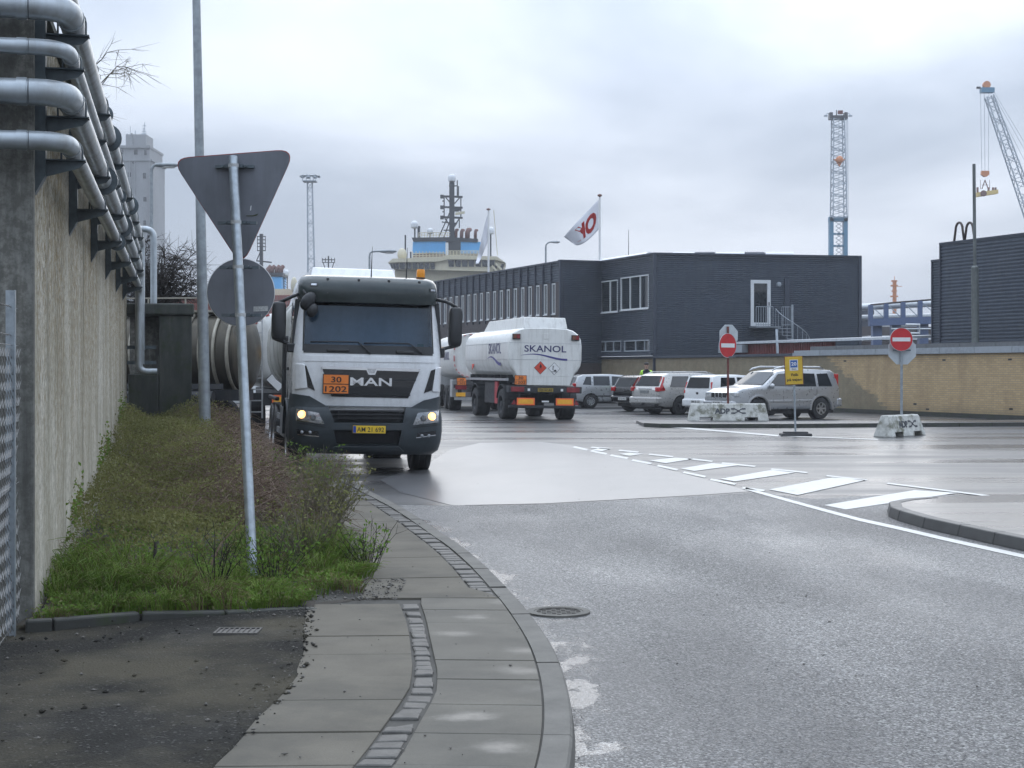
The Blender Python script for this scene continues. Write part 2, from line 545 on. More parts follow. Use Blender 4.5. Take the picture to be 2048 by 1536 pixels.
# road paint, worn
n_ = NT('road_paint')
p_ = n_.pos(True)
wr = n_.ramp(n_.math('ADD', n_.math('MULTIPLY', n_.noise(p_, 3.0, 4), .5), n_.math('MULTIPLY', n_.noise(p_, 45., 4, .7), .5)), [(.30, 1.), (.43, 0.)])
n_.set('Base Color', n_.mix(wr, (.52, .52, .495), (.12, .12, .115)))
n_.set('Roughness', .45)
n_.bump(n_.noise(p_, 90, 3), .3, .003)

# whole ground sheet
g = MB()
g.box(-1500, 1500, -60, 3000, -.6, -.012)
o = g.build('ground', 'asphalt_far'); tag(o, 'wide asphalt ground reaching to the horizon', kind='structure')

# carriageway in the foreground (chip-sealed), laid over the ground
def interp_curve(pts, z):
    w = sorted([G(u, v, z) for u, v in pts], key=lambda q: q[1])
    xs = np.array([q[0] for q in w]); ys = np.array([q[1] for q in w])
    return lambda Y: float(np.interp(Y, ys, xs)), xs, ys
PZ = .09
kerb_px = [(1158,1600),(1157,1489),(1150,1421),(1142,1357),(1125,1310),(1103,1273),(1071,1231),(1036,1197),(999,1153),(955,1112),(915,1084),(866,1052),(810,1016),(762,992),(710,966),(676,949)]
kp = sorted([G(u, v, PZ) for u, v in kerb_px], key=lambda q: q[1])
# behind the truck the kerb runs on towards the wall's vanishing direction
lx, ly = kp[-1]
for k in range(1, 7): kp.append((lx - k*3*.235, ly + k*3))
x0, y0 = kp[0]; kp.insert(0, (x0 - .35, y0 - 1.6)); kp.insert(0, (x0 - 1.2, y0 - 3.4))
KX = np.array([q[0] for q in kp]); KY = np.array([q[1] for q in kp])
# smooth
yy = np.linspace(KY[0], KY[-1], 400); xx = np.interp(yy, KY, KX)
for _ in range(3):
    xx = np.convolve(np.pad(xx, 9, 'edge'), np.ones(19)/19, 'valid')
def KXf(Y): return float(np.interp(Y, yy, xx))
def Koff(Y, d):
    """point on the kerb's outer edge at depth Y pushed d metres to the pavement side"""
    s_ = (KXf(Y+.15) - KXf(Y-.15))/.3
    L = math.hypot(1, s_)
    return (KXf(Y) - d/L, Y + d*s_/L)

m = MB()
ysr = np.linspace(KY[0], 60, 90)
left = [Koff(min(Y, KY[-1]-.3), .06) if Y < KY[-1]-.4 else (KXf(KY[-1]) - (Y-KY[-1])*.235, Y) for Y in ysr]
left = [(a, b, 0.) for a, b in left]
right = [(30., Y, 0.) for Y in ysr]
m.loft([[l, r] for l, r in zip(left, right)], caps=False, closed=False)
road = m.build('road', 'asphalt_yard'); tag(road, 'wet asphalt road junction reflecting the grey sky', kind='structure')

# foreground lane: coarse chippings up to the transverse joint
joint = [G(860, 1010), G(905, 1013), G(1090, 1009), G(1240, 1001), G(1400, 992), G(1510, 985), G(1640, 1000), G(1800, 985), G(1960, 992)]
jx = np.array([q[0] for q in joint]); jy = np.array([q[1] for q in joint])
m = MB()
N = 26
rows = []
for i in range(N+1):
    t = i/N
    row = []
    for k in range(31):
        s_ = k/30
        xr = -1.05 + s_*22
        # far edge of the lane
        yf = float(np.interp(xr, jx, jy)) if xr < 6 else 19.8 + (xr-6)*.02
        Y = KY[0] + (yf - KY[0])*t
        X = KXf(Y) - .05 + s_*(22)
        if t == 1: Y = float(np.interp(X, jx, jy)) if X < 6 else 19.8
        row.append((X, Y, .004))
    rows.append(row)
m.loft(rows, caps=False, closed=False)
o = m.build('road_foreground_lane', 'asphalt_chip'); tag(o, 'coarse wet chippings of the nearest lane', kind='structure')

# smooth black patch beyond the joint
px = [(800,985),(905,1011.5),(1090,1007.5),(1240,999.5),(1400,990.5),(1500,983.5),(1440,966),(1330,938),(1230,912),(1150,892),(1080,884),(960,886),(900,900),(860,925),(760,960)]
pts = [G(u, v) for u, v in px]
m = MB(); m.add([(x, y, .0045) for x, y in pts], [tuple(range(len(pts)))])
o = m.build('road_patch', 'asphalt_smooth'); tag(o, 'smooth wet asphalt patch before the white lorry', kind='structure')

# painted markings -------------------------------------------------
def paint(px, name='road_marking', z=.008):
    q = [G(u, v) for u, v in px]
    m = MB(); m.add([(x, y, z) for x, y in q] , [tuple(range(len(q)))])
    return m.build(name, 'road_paint', markings)
markings = empty('road_markings'); markings['kind'] = 'structure'
def Z4(x, y): return (1100 + x*.4629, 780 + y*.4629)
solid = [(1492,978),(1560,997),(1640,1019),(1720,1040.5),(1800,1058),(1900,1081.5),(2048,1114),(2200,1146)]
for a, b in zip(solid[:-1], solid[1:]):
    w = lambda v: (v-740)*.030/2*.62
    paint([(a[0],a[1]-w(a[1])),(b[0],b[1]-w(b[1])),(b[0]-2,b[1]+w(b[1])),(a[0]-2,a[1]+w(a[1]))], 'edge_line')
for q in ([(1185,500),(1278,519),(1760,447),(1575,435)], [(945,432),(1070,456),(1365,391),(1220,380)],
          [(735,386),(800,397),(1060,359),(960,347)], [(565,341),(622,352),(812,327),(700,318)],
          [(428,306),(500,318),(622,299),(540,294)], [(300,278),(345,286),(405,277),(345,272)], [(180,261),(225,266),(262,255),(215,252)]):
    paint([Z4(*p) for p in q], 'hatch_bar')
def dash(a, b, th):
    (x1,y1),(x2,y2) = Z4(*a), Z4(*b)
    paint([(x1,y1-th),(x2,y2-th),(x2-2*th,y2+th),(x1-2*th,y1+th)], 'dash')
for a, b in (((835,425),(930,437)),((697,388),(805,409)),((580,357),(675,377)),((467,328),(555,347)),((358,304),(442,320)),((265,283),(340,297)),((180,264),(248,278)),((105,247),(165,260))):
    dash(a, b, 1.6)
for a, b in (((1460,405),(1950,466)),((1197,372),(1370,391)),((958,343),(1115,359)),((745,317),(890,332)),((600,298),(705,310)),((430,279),(535,290)),((300,262),(385,270)),((180,249),(262,255))):
    dash(a, b, 1.25)
dash((380,148),(990,199), 1.3)
dash((990,199),(1420,215), .7)

# gutter strip along the kerb, holding a broken film of rain water
m = MB(); rows = []; uvs = []
for Y in np.linspace(KY[0]+.5, 17.5, 90):
    rows.append([(Koff(Y, -d)[0], Koff(Y, -d)[1], .0062-.002*(d/.55)) for d in (.0, .14, .28, .42, .55)])
m.loft(rows, caps=False, closed=False); o = m.build('gutter_strip', 'asphalt_gutter'); tag(o, 'wet gutter along the kerb', kind='structure')
uvl = o.data.uv_layers.new(name='UVMap')
for lp in o.data.loops: uvl.data[lp.index].uv = ((lp.vertex_index % 5)/4, (lp.vertex_index//5)/20)

# manhole cover -----------------------------------------------------
mx_, my_ = G(1117, 1227)
mh = empty('manhole_cover', (mx_, my_, .004))
tag(mh, 'round cast iron manhole cover in the road beside the kerb', 'manhole cover')
m = MB(); m.lathe([(.0,.004),(.165,.004),(.165,.012),(.15,.012)], 40, caps=False); m.lathe([(.215,0),(.215,.014),(.168,.014),(.168,0)], 40, caps=False)
m.build('cover_frame', 'kerb_stone_mat', mh, smooth=30)
m = MB()
for i in range(-4, 5):
    for k in range(-4, 5):
        if math.hypot(i, k) < 4.3 and (i + k) % 2 == 0:
            m.box(i*.033-.014, i*.033+.014, k*.033-.008, k*.033+.008, .010, .0155)
simple('cast_iron', (.07,.066,.06), .6, .2, var=.35)
m.build('raised_pattern', 'cast_iron', mh)

# pavement -----------------------------------------------------------
pav = MB()
ysr = np.linspace(KY[0]+.2, 40, 110)
rowsb = []
for Y in ysr:
    Yk = min(Y, KY[-1]-.4)
    a = Koff(Yk, .08)
    rowsb.append([(a[0], a[1], -.02), (a[0], a[1], PZ-.012), (a[0]-1.75, a[1], PZ-.012), (a[0]-1.75, a[1], -.02)])
pav.loft(rowsb)
pavement = pav.build('pavement', 'joint_sand'); tag(pavement, 'curving footway of concrete slabs beside the road', kind='structure')

def flat_piece(name, poly, z0, z1, m, parent, bevel=.006, jitter=.004):
    c = np.mean(np.array(poly), 0)
    dz = random.uniform(-jitter, jitter)
    b = MB(); b.prism([(x-c[0], y-c[1]) for x, y in poly], 'z', z0, z1+dz)
    o = b.build(name, m, parent, bevel=bevel)
    o.location = (c[0], c[1], 0)
    o.rotation_euler = (random.uniform(-1,1)*jitter*.6, random.uniform(-1,1)*jitter*.6, 0)
    return o

# kerb stones
kerb = empty('kerb'); kerb['kind'] = 'structure'
def kstones(y_start, y_end, L):
    Y = y_start
    while Y < y_end:
        Y2 = min(Y + L, y_end)
        g_ = .006
        n = 6
        ys_ = np.linspace(Y+g_, Y2-g_, n)
        rings = []
        for q in ys_:
            a = Koff(q, 0); b = Koff(q, .125); f = Koff(q, -.022)
            rings.append([(f[0],f[1],-.05),(a[0],a[1],PZ-.012),(Koff(q,.012)[0],Koff(q,.012)[1],PZ),(b[0],b[1],PZ),(b[0],b[1],-.05)])
        m = MB(); m.loft(rings)
        o = m.build('kerb_stone', 'kerb_stone_mat', kerb)
        c = Koff((Y+Y2)/2, .06); origin_to(o, (c[0], c[1], 0))
        o.location.z += random.uniform(-.004, .004)
        Y = Y2
kstones(KY[0]+.3, 11.05, .82); kstones(11.12, KY[-1]-.5, 1.0)

# granite setts, near band (bulging in from the kerb) and far band (along the kerb)
cob_r = [(720,1600),(790,1522),(842,1430),(866,1390),(870,1345),(858,1290),(848,1240),(836,1203)]
cob_l = [(650,1600),(728,1512),(795,1420),(824,1375),(830,1335),(824,1275),(815,1235),(801,1203)]
fr, _, _ = interp_curve(cob_r, PZ); fl, _, fly = interp_curve(cob_l, PZ)
sett_parent = pavement
Y = 5.95
while Y < 10.22:
    st = random.uniform(.115, .155)
    a, b = Y+.008, Y+st-.008
    tilt = random.uniform(-.02,.02)
    j = lambda: random.uniform(-.006, .006)
    flat_piece('granite_sett', [(fl(a)+j()*1.6,a+j()),(fr(a)-.004+j(),a-tilt+j()),(fr(b)-.004+j(),b-tilt+j()),(fl(b)+j(),b+j())], .03, PZ-.004, 'granite_sett', sett_parent, .012, .009)
    Y += st
Y = 10.75
while Y < 26:
    st = random.uniform(.12, .17)
    a, b = Y+.008, Y+st-.008
    j = lambda: random.uniform(-.007, .007)
    q = [Koff(a,.275), Koff(a,.138), Koff(b,.138), Koff(b,.275)]
    flat_piece('granite_sett', [(x+j(), y+j()) for x, y in q], .03, PZ-.002, 'granite_sett', sett_parent, .012, .009)
    Y += st
# slabs between setts and kerb, near
jy_px = [1640, 1590, 1531, 1467, 1409, 1359, 1321, 1281, 1246, 1220, 1197]
jY = [G(0, v, PZ)[1] for v in jy_px]
for a, b in zip(jY[:-1], jY[1:]):
    a += .004; b -= .004
    ins = lambda Y, d: Koff(Y, d)
    poly = [(fr(a)+.012, a+.03), (ins(a,.135)[0], a), (ins((a+b)/2,.135)[0], (a+b)/2), (ins(b,.135)[0], b), (fr(b)+.012, b+.03), (fr((a+b)/2)+.012, (a+b)/2+.03)]
    flat_piece('paving_slab', poly, .02, PZ-.001, 'slab_wet', pavement, .004, .003)
# slabs left of the setts, near: edge is the ragged asphalt of the driveway
drv_px = [(350,1600),(405,1533),(470,1475),(520,1428),(560,1395),(590,1352),(605,1312),(612,1262),(612,1214)]
fd, _, _ = interp_curve(drv_px, PZ)
jy2 = [1640, 1527, 1461, 1398, 1350, 1306, 1270, 1238, 1206]
jY2 = [G(0, v, PZ)[1] for v in jy2]
for a, b in zip(jY2[:-1], jY2[1:]):
    a += .004; b -= .004
    mid = (a+b)/2
    poly = [(fd(a)-.1, a-.03), (fl(a)-.012, a), (fl(mid)-.012, mid), (fl(b)-.012, b), (fd(b)-.1, b-.03)]
    flat_piece('paving_slab', poly, .02, PZ-.003, 'slab', pavement, .004, .003)
# single column of slabs, far
Y = 10.52
k = 0
while Y < 27:
    st = .62 if k else .5
    a, b = Y+.004, Y+st-.004
    q = [Koff(a,1.06), Koff(a,.285), Koff(b,.285), Koff(b,1.06)]
    if k == 0: q = [(q[0][0]-.05, a), (Koff(a,.14)[0], a), (Koff(b,.14)[0]-.0, Y+.22), (Koff(b,.285)[0], b), (q[3][0], b)]
    flat_piece('paving_slab', q, .02, PZ, 'slab', pavement, .004, .003)
    Y += st; k += 1
# mortar strip between slab and kerb is the base showing through

# driveway ------------------------------------------------------------
m = MB()
ys_ = np.linspace(3.2, 10.45, 40)
rag = np.cumsum(rng.normal(0, .012, 40)); rag -= np.linspace(0, rag[-1], 40)
rows = []
for Y, rg in zip(ys_, rag):
    e_ = fd(max(Y, 6.0)) + rg*.6 - (0.35*(6.0-Y) if Y < 6 else 0)
    xs_ = np.linspace(-7, e_, 16)
    rows.append([(x, Y, .045 + .051*min(1, max(0, (x-(-3.2))/1.6)) + .004*math.sin(x*3+Y*2)) for x in xs_[:-1]] + [(e_, Y, PZ+.008), (e_+.012, Y, PZ-.01)])
m.loft(rows, caps=False, closed=False)
drive = m.build('driveway', 'asphalt_drive', smooth=True); tag(drive, 'dark patched asphalt driveway with loose grit', kind='structure')

# kerb along the planting bed
bk = empty('bed_kerb'); bk['kind'] = 'structure'
bpx = [(50,1247),(107,1244),(282,1230),(452,1224),(602,1214),(640,1210)]
bw = [G(u, v, .11) for u, v in bpx]
for i in range(len(bw)-1):
    (xa,ya),(xb,yb) = bw[i], bw[i+1]
    za = .125 - .012*max(0, i-2); zb = .125 - .012*max(0, i-1)
    d = Vector((xb-xa, yb-ya)).normalized(); nn = Vector((-d.y, d.x))*.09
    g_ = d*.006
    m = MB()
    m.hexa([(xa+g_.x,ya+g_.y,.0),(xb-g_.x,yb-g_.y,.0),(xb+nn.x-g_.x,yb+nn.y,.0),(xa+nn.x+g_.x,ya+nn.y,.0),
            (xa+g_.x,ya+g_.y,za),(xb-g_.x,yb-g_.y,zb),(xb+nn.x-g_.x,yb+nn.y,zb),(xa+nn.x+g_.x,ya+nn.y,za)])
    o = m.build('kerb_stone', 'kerb_dark', bk, bevel=.012)
    origin_to(o, ((xa+xb)/2, (ya+yb)/2, 0))

# drain grate
gx, gy = G(476, 1271, .075)
dr = empty('drain_grate', (gx, gy, .101)); tag(dr, 'small slotted iron drain grate in the driveway below the kerb', 'drain grate')
m = MB(); m.box(-.13,.13,-.10,-.085,-.02,.006); m.box(-.13,.13,.085,.10,-.02,.006); m.box(-.13,-.118,-.085,.085,-.02,.006); m.box(.118,.13,-.085,.085,-.02,.006)
m.build('grate_frame', 'cast_iron', dr)
m = MB(); m.box(-.118,.118,-.085,.085,-.03,-.0)
m.build('grate_pit', 'ink', dr)
for i in range(7):
    m = MB(); x = -.095 + i*.0317
    m.box(x-.005, x+.005, -.085, .085, -.012, .005); m.build('grate_bar', 'cast_iron', dr)

# planting bed soil -----------------------------------------------------
def wallX(Y): return -3.05 - .2158*(Y-9.8)
def vergeX(Y): return Koff(Y, 1.075)[0]
m = MB()
rows = []
for Y in np.linspace(10.22, 40, 70):
    xs_ = np.linspace(wallX(Y)+.02, vergeX(min(Y, KY[-1]-.5)) if Y > 10.75 else fd(10.2)+.05+(Y-10.22)*.9, 14)
    rows.append([(x, Y, .11 + .05*math.sin(i*.5)+.03*math.sin(Y*2.+x*3)) if 0 < i < 13 else (x, Y, .08) for i, x in enumerate(xs_)])
m.loft(rows, caps=False, closed=False)
bwx = [q[0] for q in bw]; bwy = [q[1] for q in bw]
def frontY(X): return float(np.interp(X, bwx, bwy)) + .10
xs_ = np.linspace(-3.05, fd(10.2)+.05, 14)
m.loft([[(x, frontY(x)*(1-t)+10.24*t, .085 + .03*t) for x in xs_] for t in (0, .5, 1)], caps=False, closed=False)
o = m.build('planting_bed', 'soil', smooth=True); tag(o, 'dark soil of the planting bed below the wall', kind='structure')

# traffic island at the road's edge --------------------------------------
iz = .12
ipx = [(1779,1003),(1782,1013),(1800,1020),(1850,1034),(1920,1049),(1990,1064),(2060,1078),(2200,1106)]
ipt = [G(u, v, iz) for u, v in ipx]
bpt = [G(u, v, iz) for u, v in [(2200,992),(2048,988),(1950,990),(1860,993),(1810,997)]]
isl = MB(); isl.add([(x, y, iz-.008) for x, y in ipt[1:]+bpt], [tuple(range(len(ipt)-1+len(bpt)))])
island = isl.build('traffic_island', 'asphalt_yard'); tag(island, 'raised traffic island topped with gritty asphalt', kind='structure')
loop = bpt[-2:] + ipt
for i in range(len(loop)-1):
    (xa,ya),(xb,yb) = loop[i], loop[i+1]
    d = Vector((xb-xa, yb-ya)); L = d.length; d.normalize(); nn = Vector((d.y, -d.x))
    k = max(1, round(L/1.0))
    for q in range(k):
        a0 = Vector((xa,ya)) + d*(L*q/k+.004); b0 = Vector((xa,ya)) + d*(L*(q+1)/k-.004)
        o_ = nn*.03; i_ = nn*-.13
        m = MB(); m.hexa([(a0+o_).to_tuple()+(0.,),(b0+o_).to_tuple()+(0.,),(b0+i_).to_tuple()+(0.,),(a0+i_).to_tuple()+(0.,),
                          a0.to_tuple()+(iz,),b0.to_tuple()+(iz,),(b0+i_).to_tuple()+(iz,),(a0+i_).to_tuple()+(iz,)])
        m.build('island_kerb_stone', 'kerb_stone_dark', island, bevel=.012)
# ================================================================== concrete wall with pipes
n_ = NT('wall_concrete')
pw = n_.pos(True)
blot = n_.noise(pw, 1.6, 8, .68)                                    # mottled cement
fine = n_.noise(pw, 16., 6, .75)
st1 = n_.noise(n_.pos(True, (1, 1, .13)), 1.5, 5, .55)               # broad rain streaks
st2 = n_.noise(n_.pos(True, (2.6, 2.6, .16), (4, 1, 0)), 1.7, 5, .6)
c_ = n_.ramp(n_.math('ADD', n_.math('MULTIPLY', blot, .55), n_.math('MULTIPLY', st1, .45)), [(.34, (.31, .285, .215)), (.5, (.52, .49, .40)), (.64, (.72, .69, .60))])
c_ = n_.mix(n_.ramp(fine, [(.40, .55), (.56, 0.)]), c_, (.20, .18, .13))
c_ = n_.mix(n_.ramp(st2, [(.54, 0.), (.70, .6)]), c_, (.15, .14, .11))
sepz = n_.n('ShaderNodeSeparateXYZ'); n_.l(pw, sepz.inputs[0])
hi = n_.ramp(n_.math('ADD', n_.math('MULTIPLY', sepz.outputs[2], .25), n_.math('MULTIPLY', n_.math('SUBTRACT', blot, .5), .6)), [(.05, .1), (.6, 1.)])
band = n_.ramp(n_.noise(n_.pos(True, (1, 1, .10), (2, 3, 0)), 1.3, 3), [(.36, .15), (.55, 1.)])
spot = n_.ramp(n_.noise(n_.pos(True, (1, 1, .6)), 21., 5, .75), [(.47, 0.), (.56, 1.)])
c_ = n_.mix(n_.math('MULTIPLY', n_.math('MULTIPLY', hi, band), n_.math('MULTIPLY', spot, .9)), c_, (.21, .14, .045))
spot2 = n_.ramp(n_.noise(n_.pos(True, (1, 1, .6), (7, 7, 7)), 30., 5, .75), [(.54, 0.), (.61, 1.)])
c_ = n_.mix(n_.math('MULTIPLY', n_.math('MULTIPLY', hi, spot2), .85), c_, (.06, .055, .045))
n_.set('Base Color', c_); n_.set('Roughness', .9)
n_.bump(n_.math('ADD', fine, n_.noise(pw, 60, 4, .7)), .8, .012)
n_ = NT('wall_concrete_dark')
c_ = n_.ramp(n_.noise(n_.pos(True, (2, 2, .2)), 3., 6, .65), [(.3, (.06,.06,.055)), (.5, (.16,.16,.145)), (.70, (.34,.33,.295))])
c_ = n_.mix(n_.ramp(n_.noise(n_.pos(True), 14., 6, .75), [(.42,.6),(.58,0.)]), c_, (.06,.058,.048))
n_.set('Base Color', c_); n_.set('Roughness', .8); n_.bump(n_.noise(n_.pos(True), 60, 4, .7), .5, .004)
n_ = NT('mossy_concrete')
c_ = n_.ramp(n_.noise(n_.pos(True, (2, 2, .5)), 2.5, 6, .65), [(.3, (.035,.04,.036)), (.6, (.075,.08,.072)), (.8, (.14,.14,.13))])
c_ = n_.mix(n_.ramp(n_.noise(n_.pos(True, (1,1,1), (5,5,5)), 4., 5, .7), [(.5,0.),(.7,.6)]), c_, (.04,.055,.018))
n_.set('Base Color', c_); n_.set('Roughness', .8); n_.bump(n_.noise(n_.pos(True), 50, 4, .7), .5, .004)
simple('pipe_zinc', (.43, .47, .50), .42, .55, var=.16, scale=5, dirt=(.19,.175,.15), dirt_amt=.55, bump=.05)
simple('bracket_steel', (.11, .135, .15), .5, .4, var=.25, scale=9, dirt=(.06,.055,.05), dirt_amt=.4)

WA = math.atan2(.2158, 1)
wall = empty('concrete_wall', (-3.05, 9.8, 0), WA)
tag(wall, 'tall stained concrete panel wall carrying grey pipes, running along the planting bed', 'wall')
PWID = 1.76; NP = 10; WH = 4.02
for i in range(NP):
    m = MB()
    y0_, y1_ = i*PWID + .006, (i+1)*PWID - .006
    # each panel has a shallow rib along one edge
    m.prism([(-.24, y0_), (0., y0_), (0., y1_), (-.24, y1_)], 'z', -.05, WH)
    m.build('wall_panel', 'wall_concrete', wall)
for i in range(3):       # return towards the gate, facing the camera
    m = MB(); x1_ = -.245 - i*1.8
    m.box(x1_-1.79, x1_, -.02, .2, -.05, WH-.02); m.build('end_panel', 'wall_concrete_dark', wall)
m = MB(); m.box(-.24, .012, -.10, -.004, -.05, WH+.02); m.build('corner_post', 'wall_concrete_dark', wall, bevel=.015)
m = MB(); m.box(-.30, .05, .0, NP*PWID, WH+.002, WH+.06); m.build('coping', 'mossy_concrete', wall)

def W(x, y, z):   # wall space -> world
    return wall.matrix_basis @ Vector((x, y, z))
bpy.context.view_layer.update()

# pipes -----------------------------------------------------------------
def elbow(p0, corner, p1, rad, n=7):
    """path p0 -> corner -> p1 with a rounded bend"""
    c = Vector(corner); a = Vector(p0); b = Vector(p1)
    da = (a-c).normalized(); db = (b-c).normalized()
    s_ = c + da*rad; e_ = c + db*rad
    out = []
    for i in range(n+1):
        t = i/n
        out.append(s_*(1-t)**2 + c*2*t*(1-t) + e_*t*t)
    return out
OFF = .23
PIPES = [('D', .058, 3.07, 16.9), ('C', .080, 3.37, 17.3), ('B', .049, 3.65, 17.5), ('A', .080, 3.90, 17.7), ('E', .058, 4.19, 18.3)]
names = {'D': 'lowest of the stacked grey wall pipes, dropping down at the far end', 'C': 'thick grey wall pipe second from the bottom of the stack',
         'B': 'thin grey wall pipe in the middle of the stack', 'A': 'thick grey wall pipe second from the top of the stack', 'E': 'topmost grey pipe running along the wall coping'}
BR = [.12, 3.25, 6.5, 9.7, 12.9, 15.6]
for key, r_, z_, yend in PIPES:
    pr = empty('pipe', (0, 0, 0)); pr.matrix_world = wall.matrix_basis.copy()
    tag(pr, names[key], 'pipe', 'pipes along the concrete wall')
    cx_ = OFF if key != 'E' else .17
    start = (-5, -.30, z_); cor = (cx_, -.30, z_); end = (cx_, yend, z_)
    eb = elbow(start, cor, end, .23)
    m = MB(); m.tube([Vector(start)] + [eb[0]], r_, 18); m.build('pipe_run', 'pipe_zinc', pr, smooth=40)
    m = MB(); m.tube(eb, r_*1.03, 18); m.build('pipe_bend', 'pipe_zinc', pr, smooth=40)
    if key == 'D':
        e2 = elbow(eb[-1], end, (cx_, yend, 1.5), .16)
        e3 = elbow((cx_, yend, 3), (cx_, yend, 1.62), (cx_+.5, yend, 1.62), .14)
        path = [eb[-1]] + e2 + e3 + [Vector((cx_+.3, yend, 1.62))]
    elif key == 'C':
        e2 = elbow(eb[-1], end, (cx_, yend, 1.5), .16); path = [eb[-1]] + e2 + [Vector((cx_, yend, 1.75))]
    elif key == 'E':
        e2 = elbow(eb[-1], end, (cx_+.6, yend, z_), .16); e3 = elbow((cx_, yend, z_), (cx_+.28, yend, z_), (cx_+.28, yend, 2), .16)
        path = [eb[-1]] + e2 + e3 + [Vector((cx_+.28, yend, 2.85))]
    else:
        e2 = elbow(eb[-1], end, (cx_, yend, 1.5), .16); path = [eb[-1]] + e2 + [Vector((cx_, yend, 2.0))]
    m = MB(); m.tube(path, r_, 18); m.build('pipe_run', 'pipe_zinc', pr, smooth=40)
    for c0, c1 in ((Vector((cx_-.30,-.30,z_)), Vector((cx_-.24,-.30,z_))), (Vector((cx_,-.02,z_)), Vector((cx_,.03,z_)))):
        m = MB(); m.tube([c0, c1], r_*1.09, 18); m.build('sleeve', 'pipe_zinc', pr, smooth=40)      # welded sleeves either side of the bend
    fl_ = {'E': (5.6,), 'A': (5.2, 11.5), 'C': (4.2, 8.8), 'D': (7.4,), 'B': (8.1,)}[key]
    for y_ in fl_:      # bolted flange pairs
        m = MB()
        m.tube([(cx_,y_-.028,z_),(cx_,y_-.004,z_)], r_*1.65, 20); m.tube([(cx_,y_+.004,z_),(cx_,y_+.028,z_)], r_*1.65, 20)
        m.build('flange', 'bracket_steel', pr, smooth=40)
    m = MB()
    for y_ in BR:       # hoops over the pipe at each bracket
        pts = [(cx_ + math.cos(a)*(r_+.008), y_, z_ + math.sin(a)*(r_+.008)) for a in np.linspace(math.pi, 0, 9)]
        m.tube([(cx_-r_-.008, y_, z_-r_-.02)] + pts + [(cx_+r_+.008, y_, z_-r_-.02)], .007, 5)
    m.build('hoop', 'bracket_steel', pr)['kind'] = 'stuff'
for k, y_ in enumerate(BR):
    br = empty('pipe_bracket'); br.matrix_world = Matrix.Translation(wall.matrix_basis @ Vector((0, y_, 0))) @ wall.matrix_basis.to_3x3().to_4x4()
    tag(br, ['pipe bracket nearest the wall corner', 'second pipe bracket along the wall from its corner', 'third pipe bracket along the wall from its corner',
             'fourth pipe bracket along the wall from its corner', 'fifth pipe bracket along the wall from its corner', 'farthest pipe bracket, before the pipes drop down'][k] + ', dark steel with arms', 'bracket', 'steel pipe brackets on the concrete wall')
    m = MB(); m.prism([(.003,2.78),(.07,2.90),(.07,4.3),(.003,4.3)], 'y', -.055, .055); m.build('bracket_post', 'bracket_steel', br)
    for key, r_, z_, _ in PIPES:
        cx_ = OFF if key != 'E' else .17
        zt = z_ - r_ - .004
        m = MB(); m.box(.07, cx_+r_+.03, -.05, .05, zt-.008, zt); m.prism([(.07,zt-.11),(.07,zt-.009),(cx_+r_+.03,zt-.009),(cx_+r_-.01,zt-.05)], 'y', -.007, .007)
        m.build('bracket_arm', 'bracket_steel', br)

# concrete abutment at the wall's far end ------------------------------------
ab = empty('concrete_abutment', wall.matrix_basis @ Vector((0, 17.75, 0)), WA)
tag(ab, 'dark mossy concrete abutment at the far end of the wall', 'abutment')
m = MB(); m.box(.55, 1.12, 0, 1.1, 0, 2.62); m.build('abutment_block', 'mossy_concrete', ab, bevel=.02)
m = MB(); m.box(.02, .545, 0, 1.1, 0, 1.58); m.build('abutment_plinth', 'mossy_concrete', ab, bevel=.02)
m = MB(); m.box(-.04, 1.16, -.06, 1.2, 2.625, 2.83); m.build('cap_slab', 'mossy_concrete', ab, bevel=.03)
m = MB(); m.box(.02, .545, .9, 1.1, 1.585, 2.62); m.build('back_panel', 'wall_concrete_dark', ab)
for z_ in (1.78, 2.05):
    m = MB(); m.box(.0, .5, -.03, .0, z_-.03, z_+.03); m.build('clamp_bar', 'bracket_steel', ab)

# chain link fence ---------------------------------------------------------
fa = Vector((-3.09, 9.62, 0)); fb = Vector((-2.62, 7.3, 0))
fd_ = (fb-fa); FL = fd_.length; fd_.normalize()
fen = empty('chain_link_fence', fa); fen.rotation_euler = (0, 0, math.atan2(fd_.y, fd_.x))
tag(fen, 'galvanised chain link fence with barbed strands before the wall corner', 'fence')
simple('wire_zinc', (.24, .235, .225), .6, .15, var=.15)
m = MB()
cell = .05
k = 0
nx_ = int(1.7/cell)
for i in range(nx_):
    x_ = i*cell
    for j in range(int(1.72/cell)):
        z_ = .08 + j*cell
        sgn = 1 if (j % 2 == 0) else -1
        xa_ = x_ - sgn*cell*.5; xb_ = x_ + sgn*cell*.5
        sag = .012*math.sin(z_*5 + x_*3)
        off = .004 if i % 2 else -.004
        m.beam((xa_, sag-off*sgn, z_), (xb_, sag+off*sgn, z_+cell), .0036)
mesh_o = m.build('wire_mesh', 'wire_zinc', fen, fix=False); mesh_o['kind'] = 'stuff'
m = MB()
m.box(.36, .365, -.03, .03, 0, 2.13); m.box(.365, .41, .025, .03, 0, 2.13); m.build('fence_post', 'galvanised', fen)
for z_ in (1.86, 2.03):
    for s_ in (0, 1):
        m = MB(); m.tube([(x_*.1, .004*math.cos(x_*2.2+s_*math.pi), z_+.004*math.sin(x_*2.2+s_*math.pi)) for x_ in range(17)], .0022, 4)
        for x_ in range(1, 16, 2):
            m.beam((x_*.1, -.012, z_-.012), (x_*.1, .012, z_+.012), .002); 
        m.build('barbed_strand', 'wire_zinc', fen)
for z_ in (.1, .95, 1.8):
    m = MB(); m.tube([(0,.006,z_),(FL*.72,.006,z_)], .002, 4); m.build('line_wire', 'wire_zinc', fen)

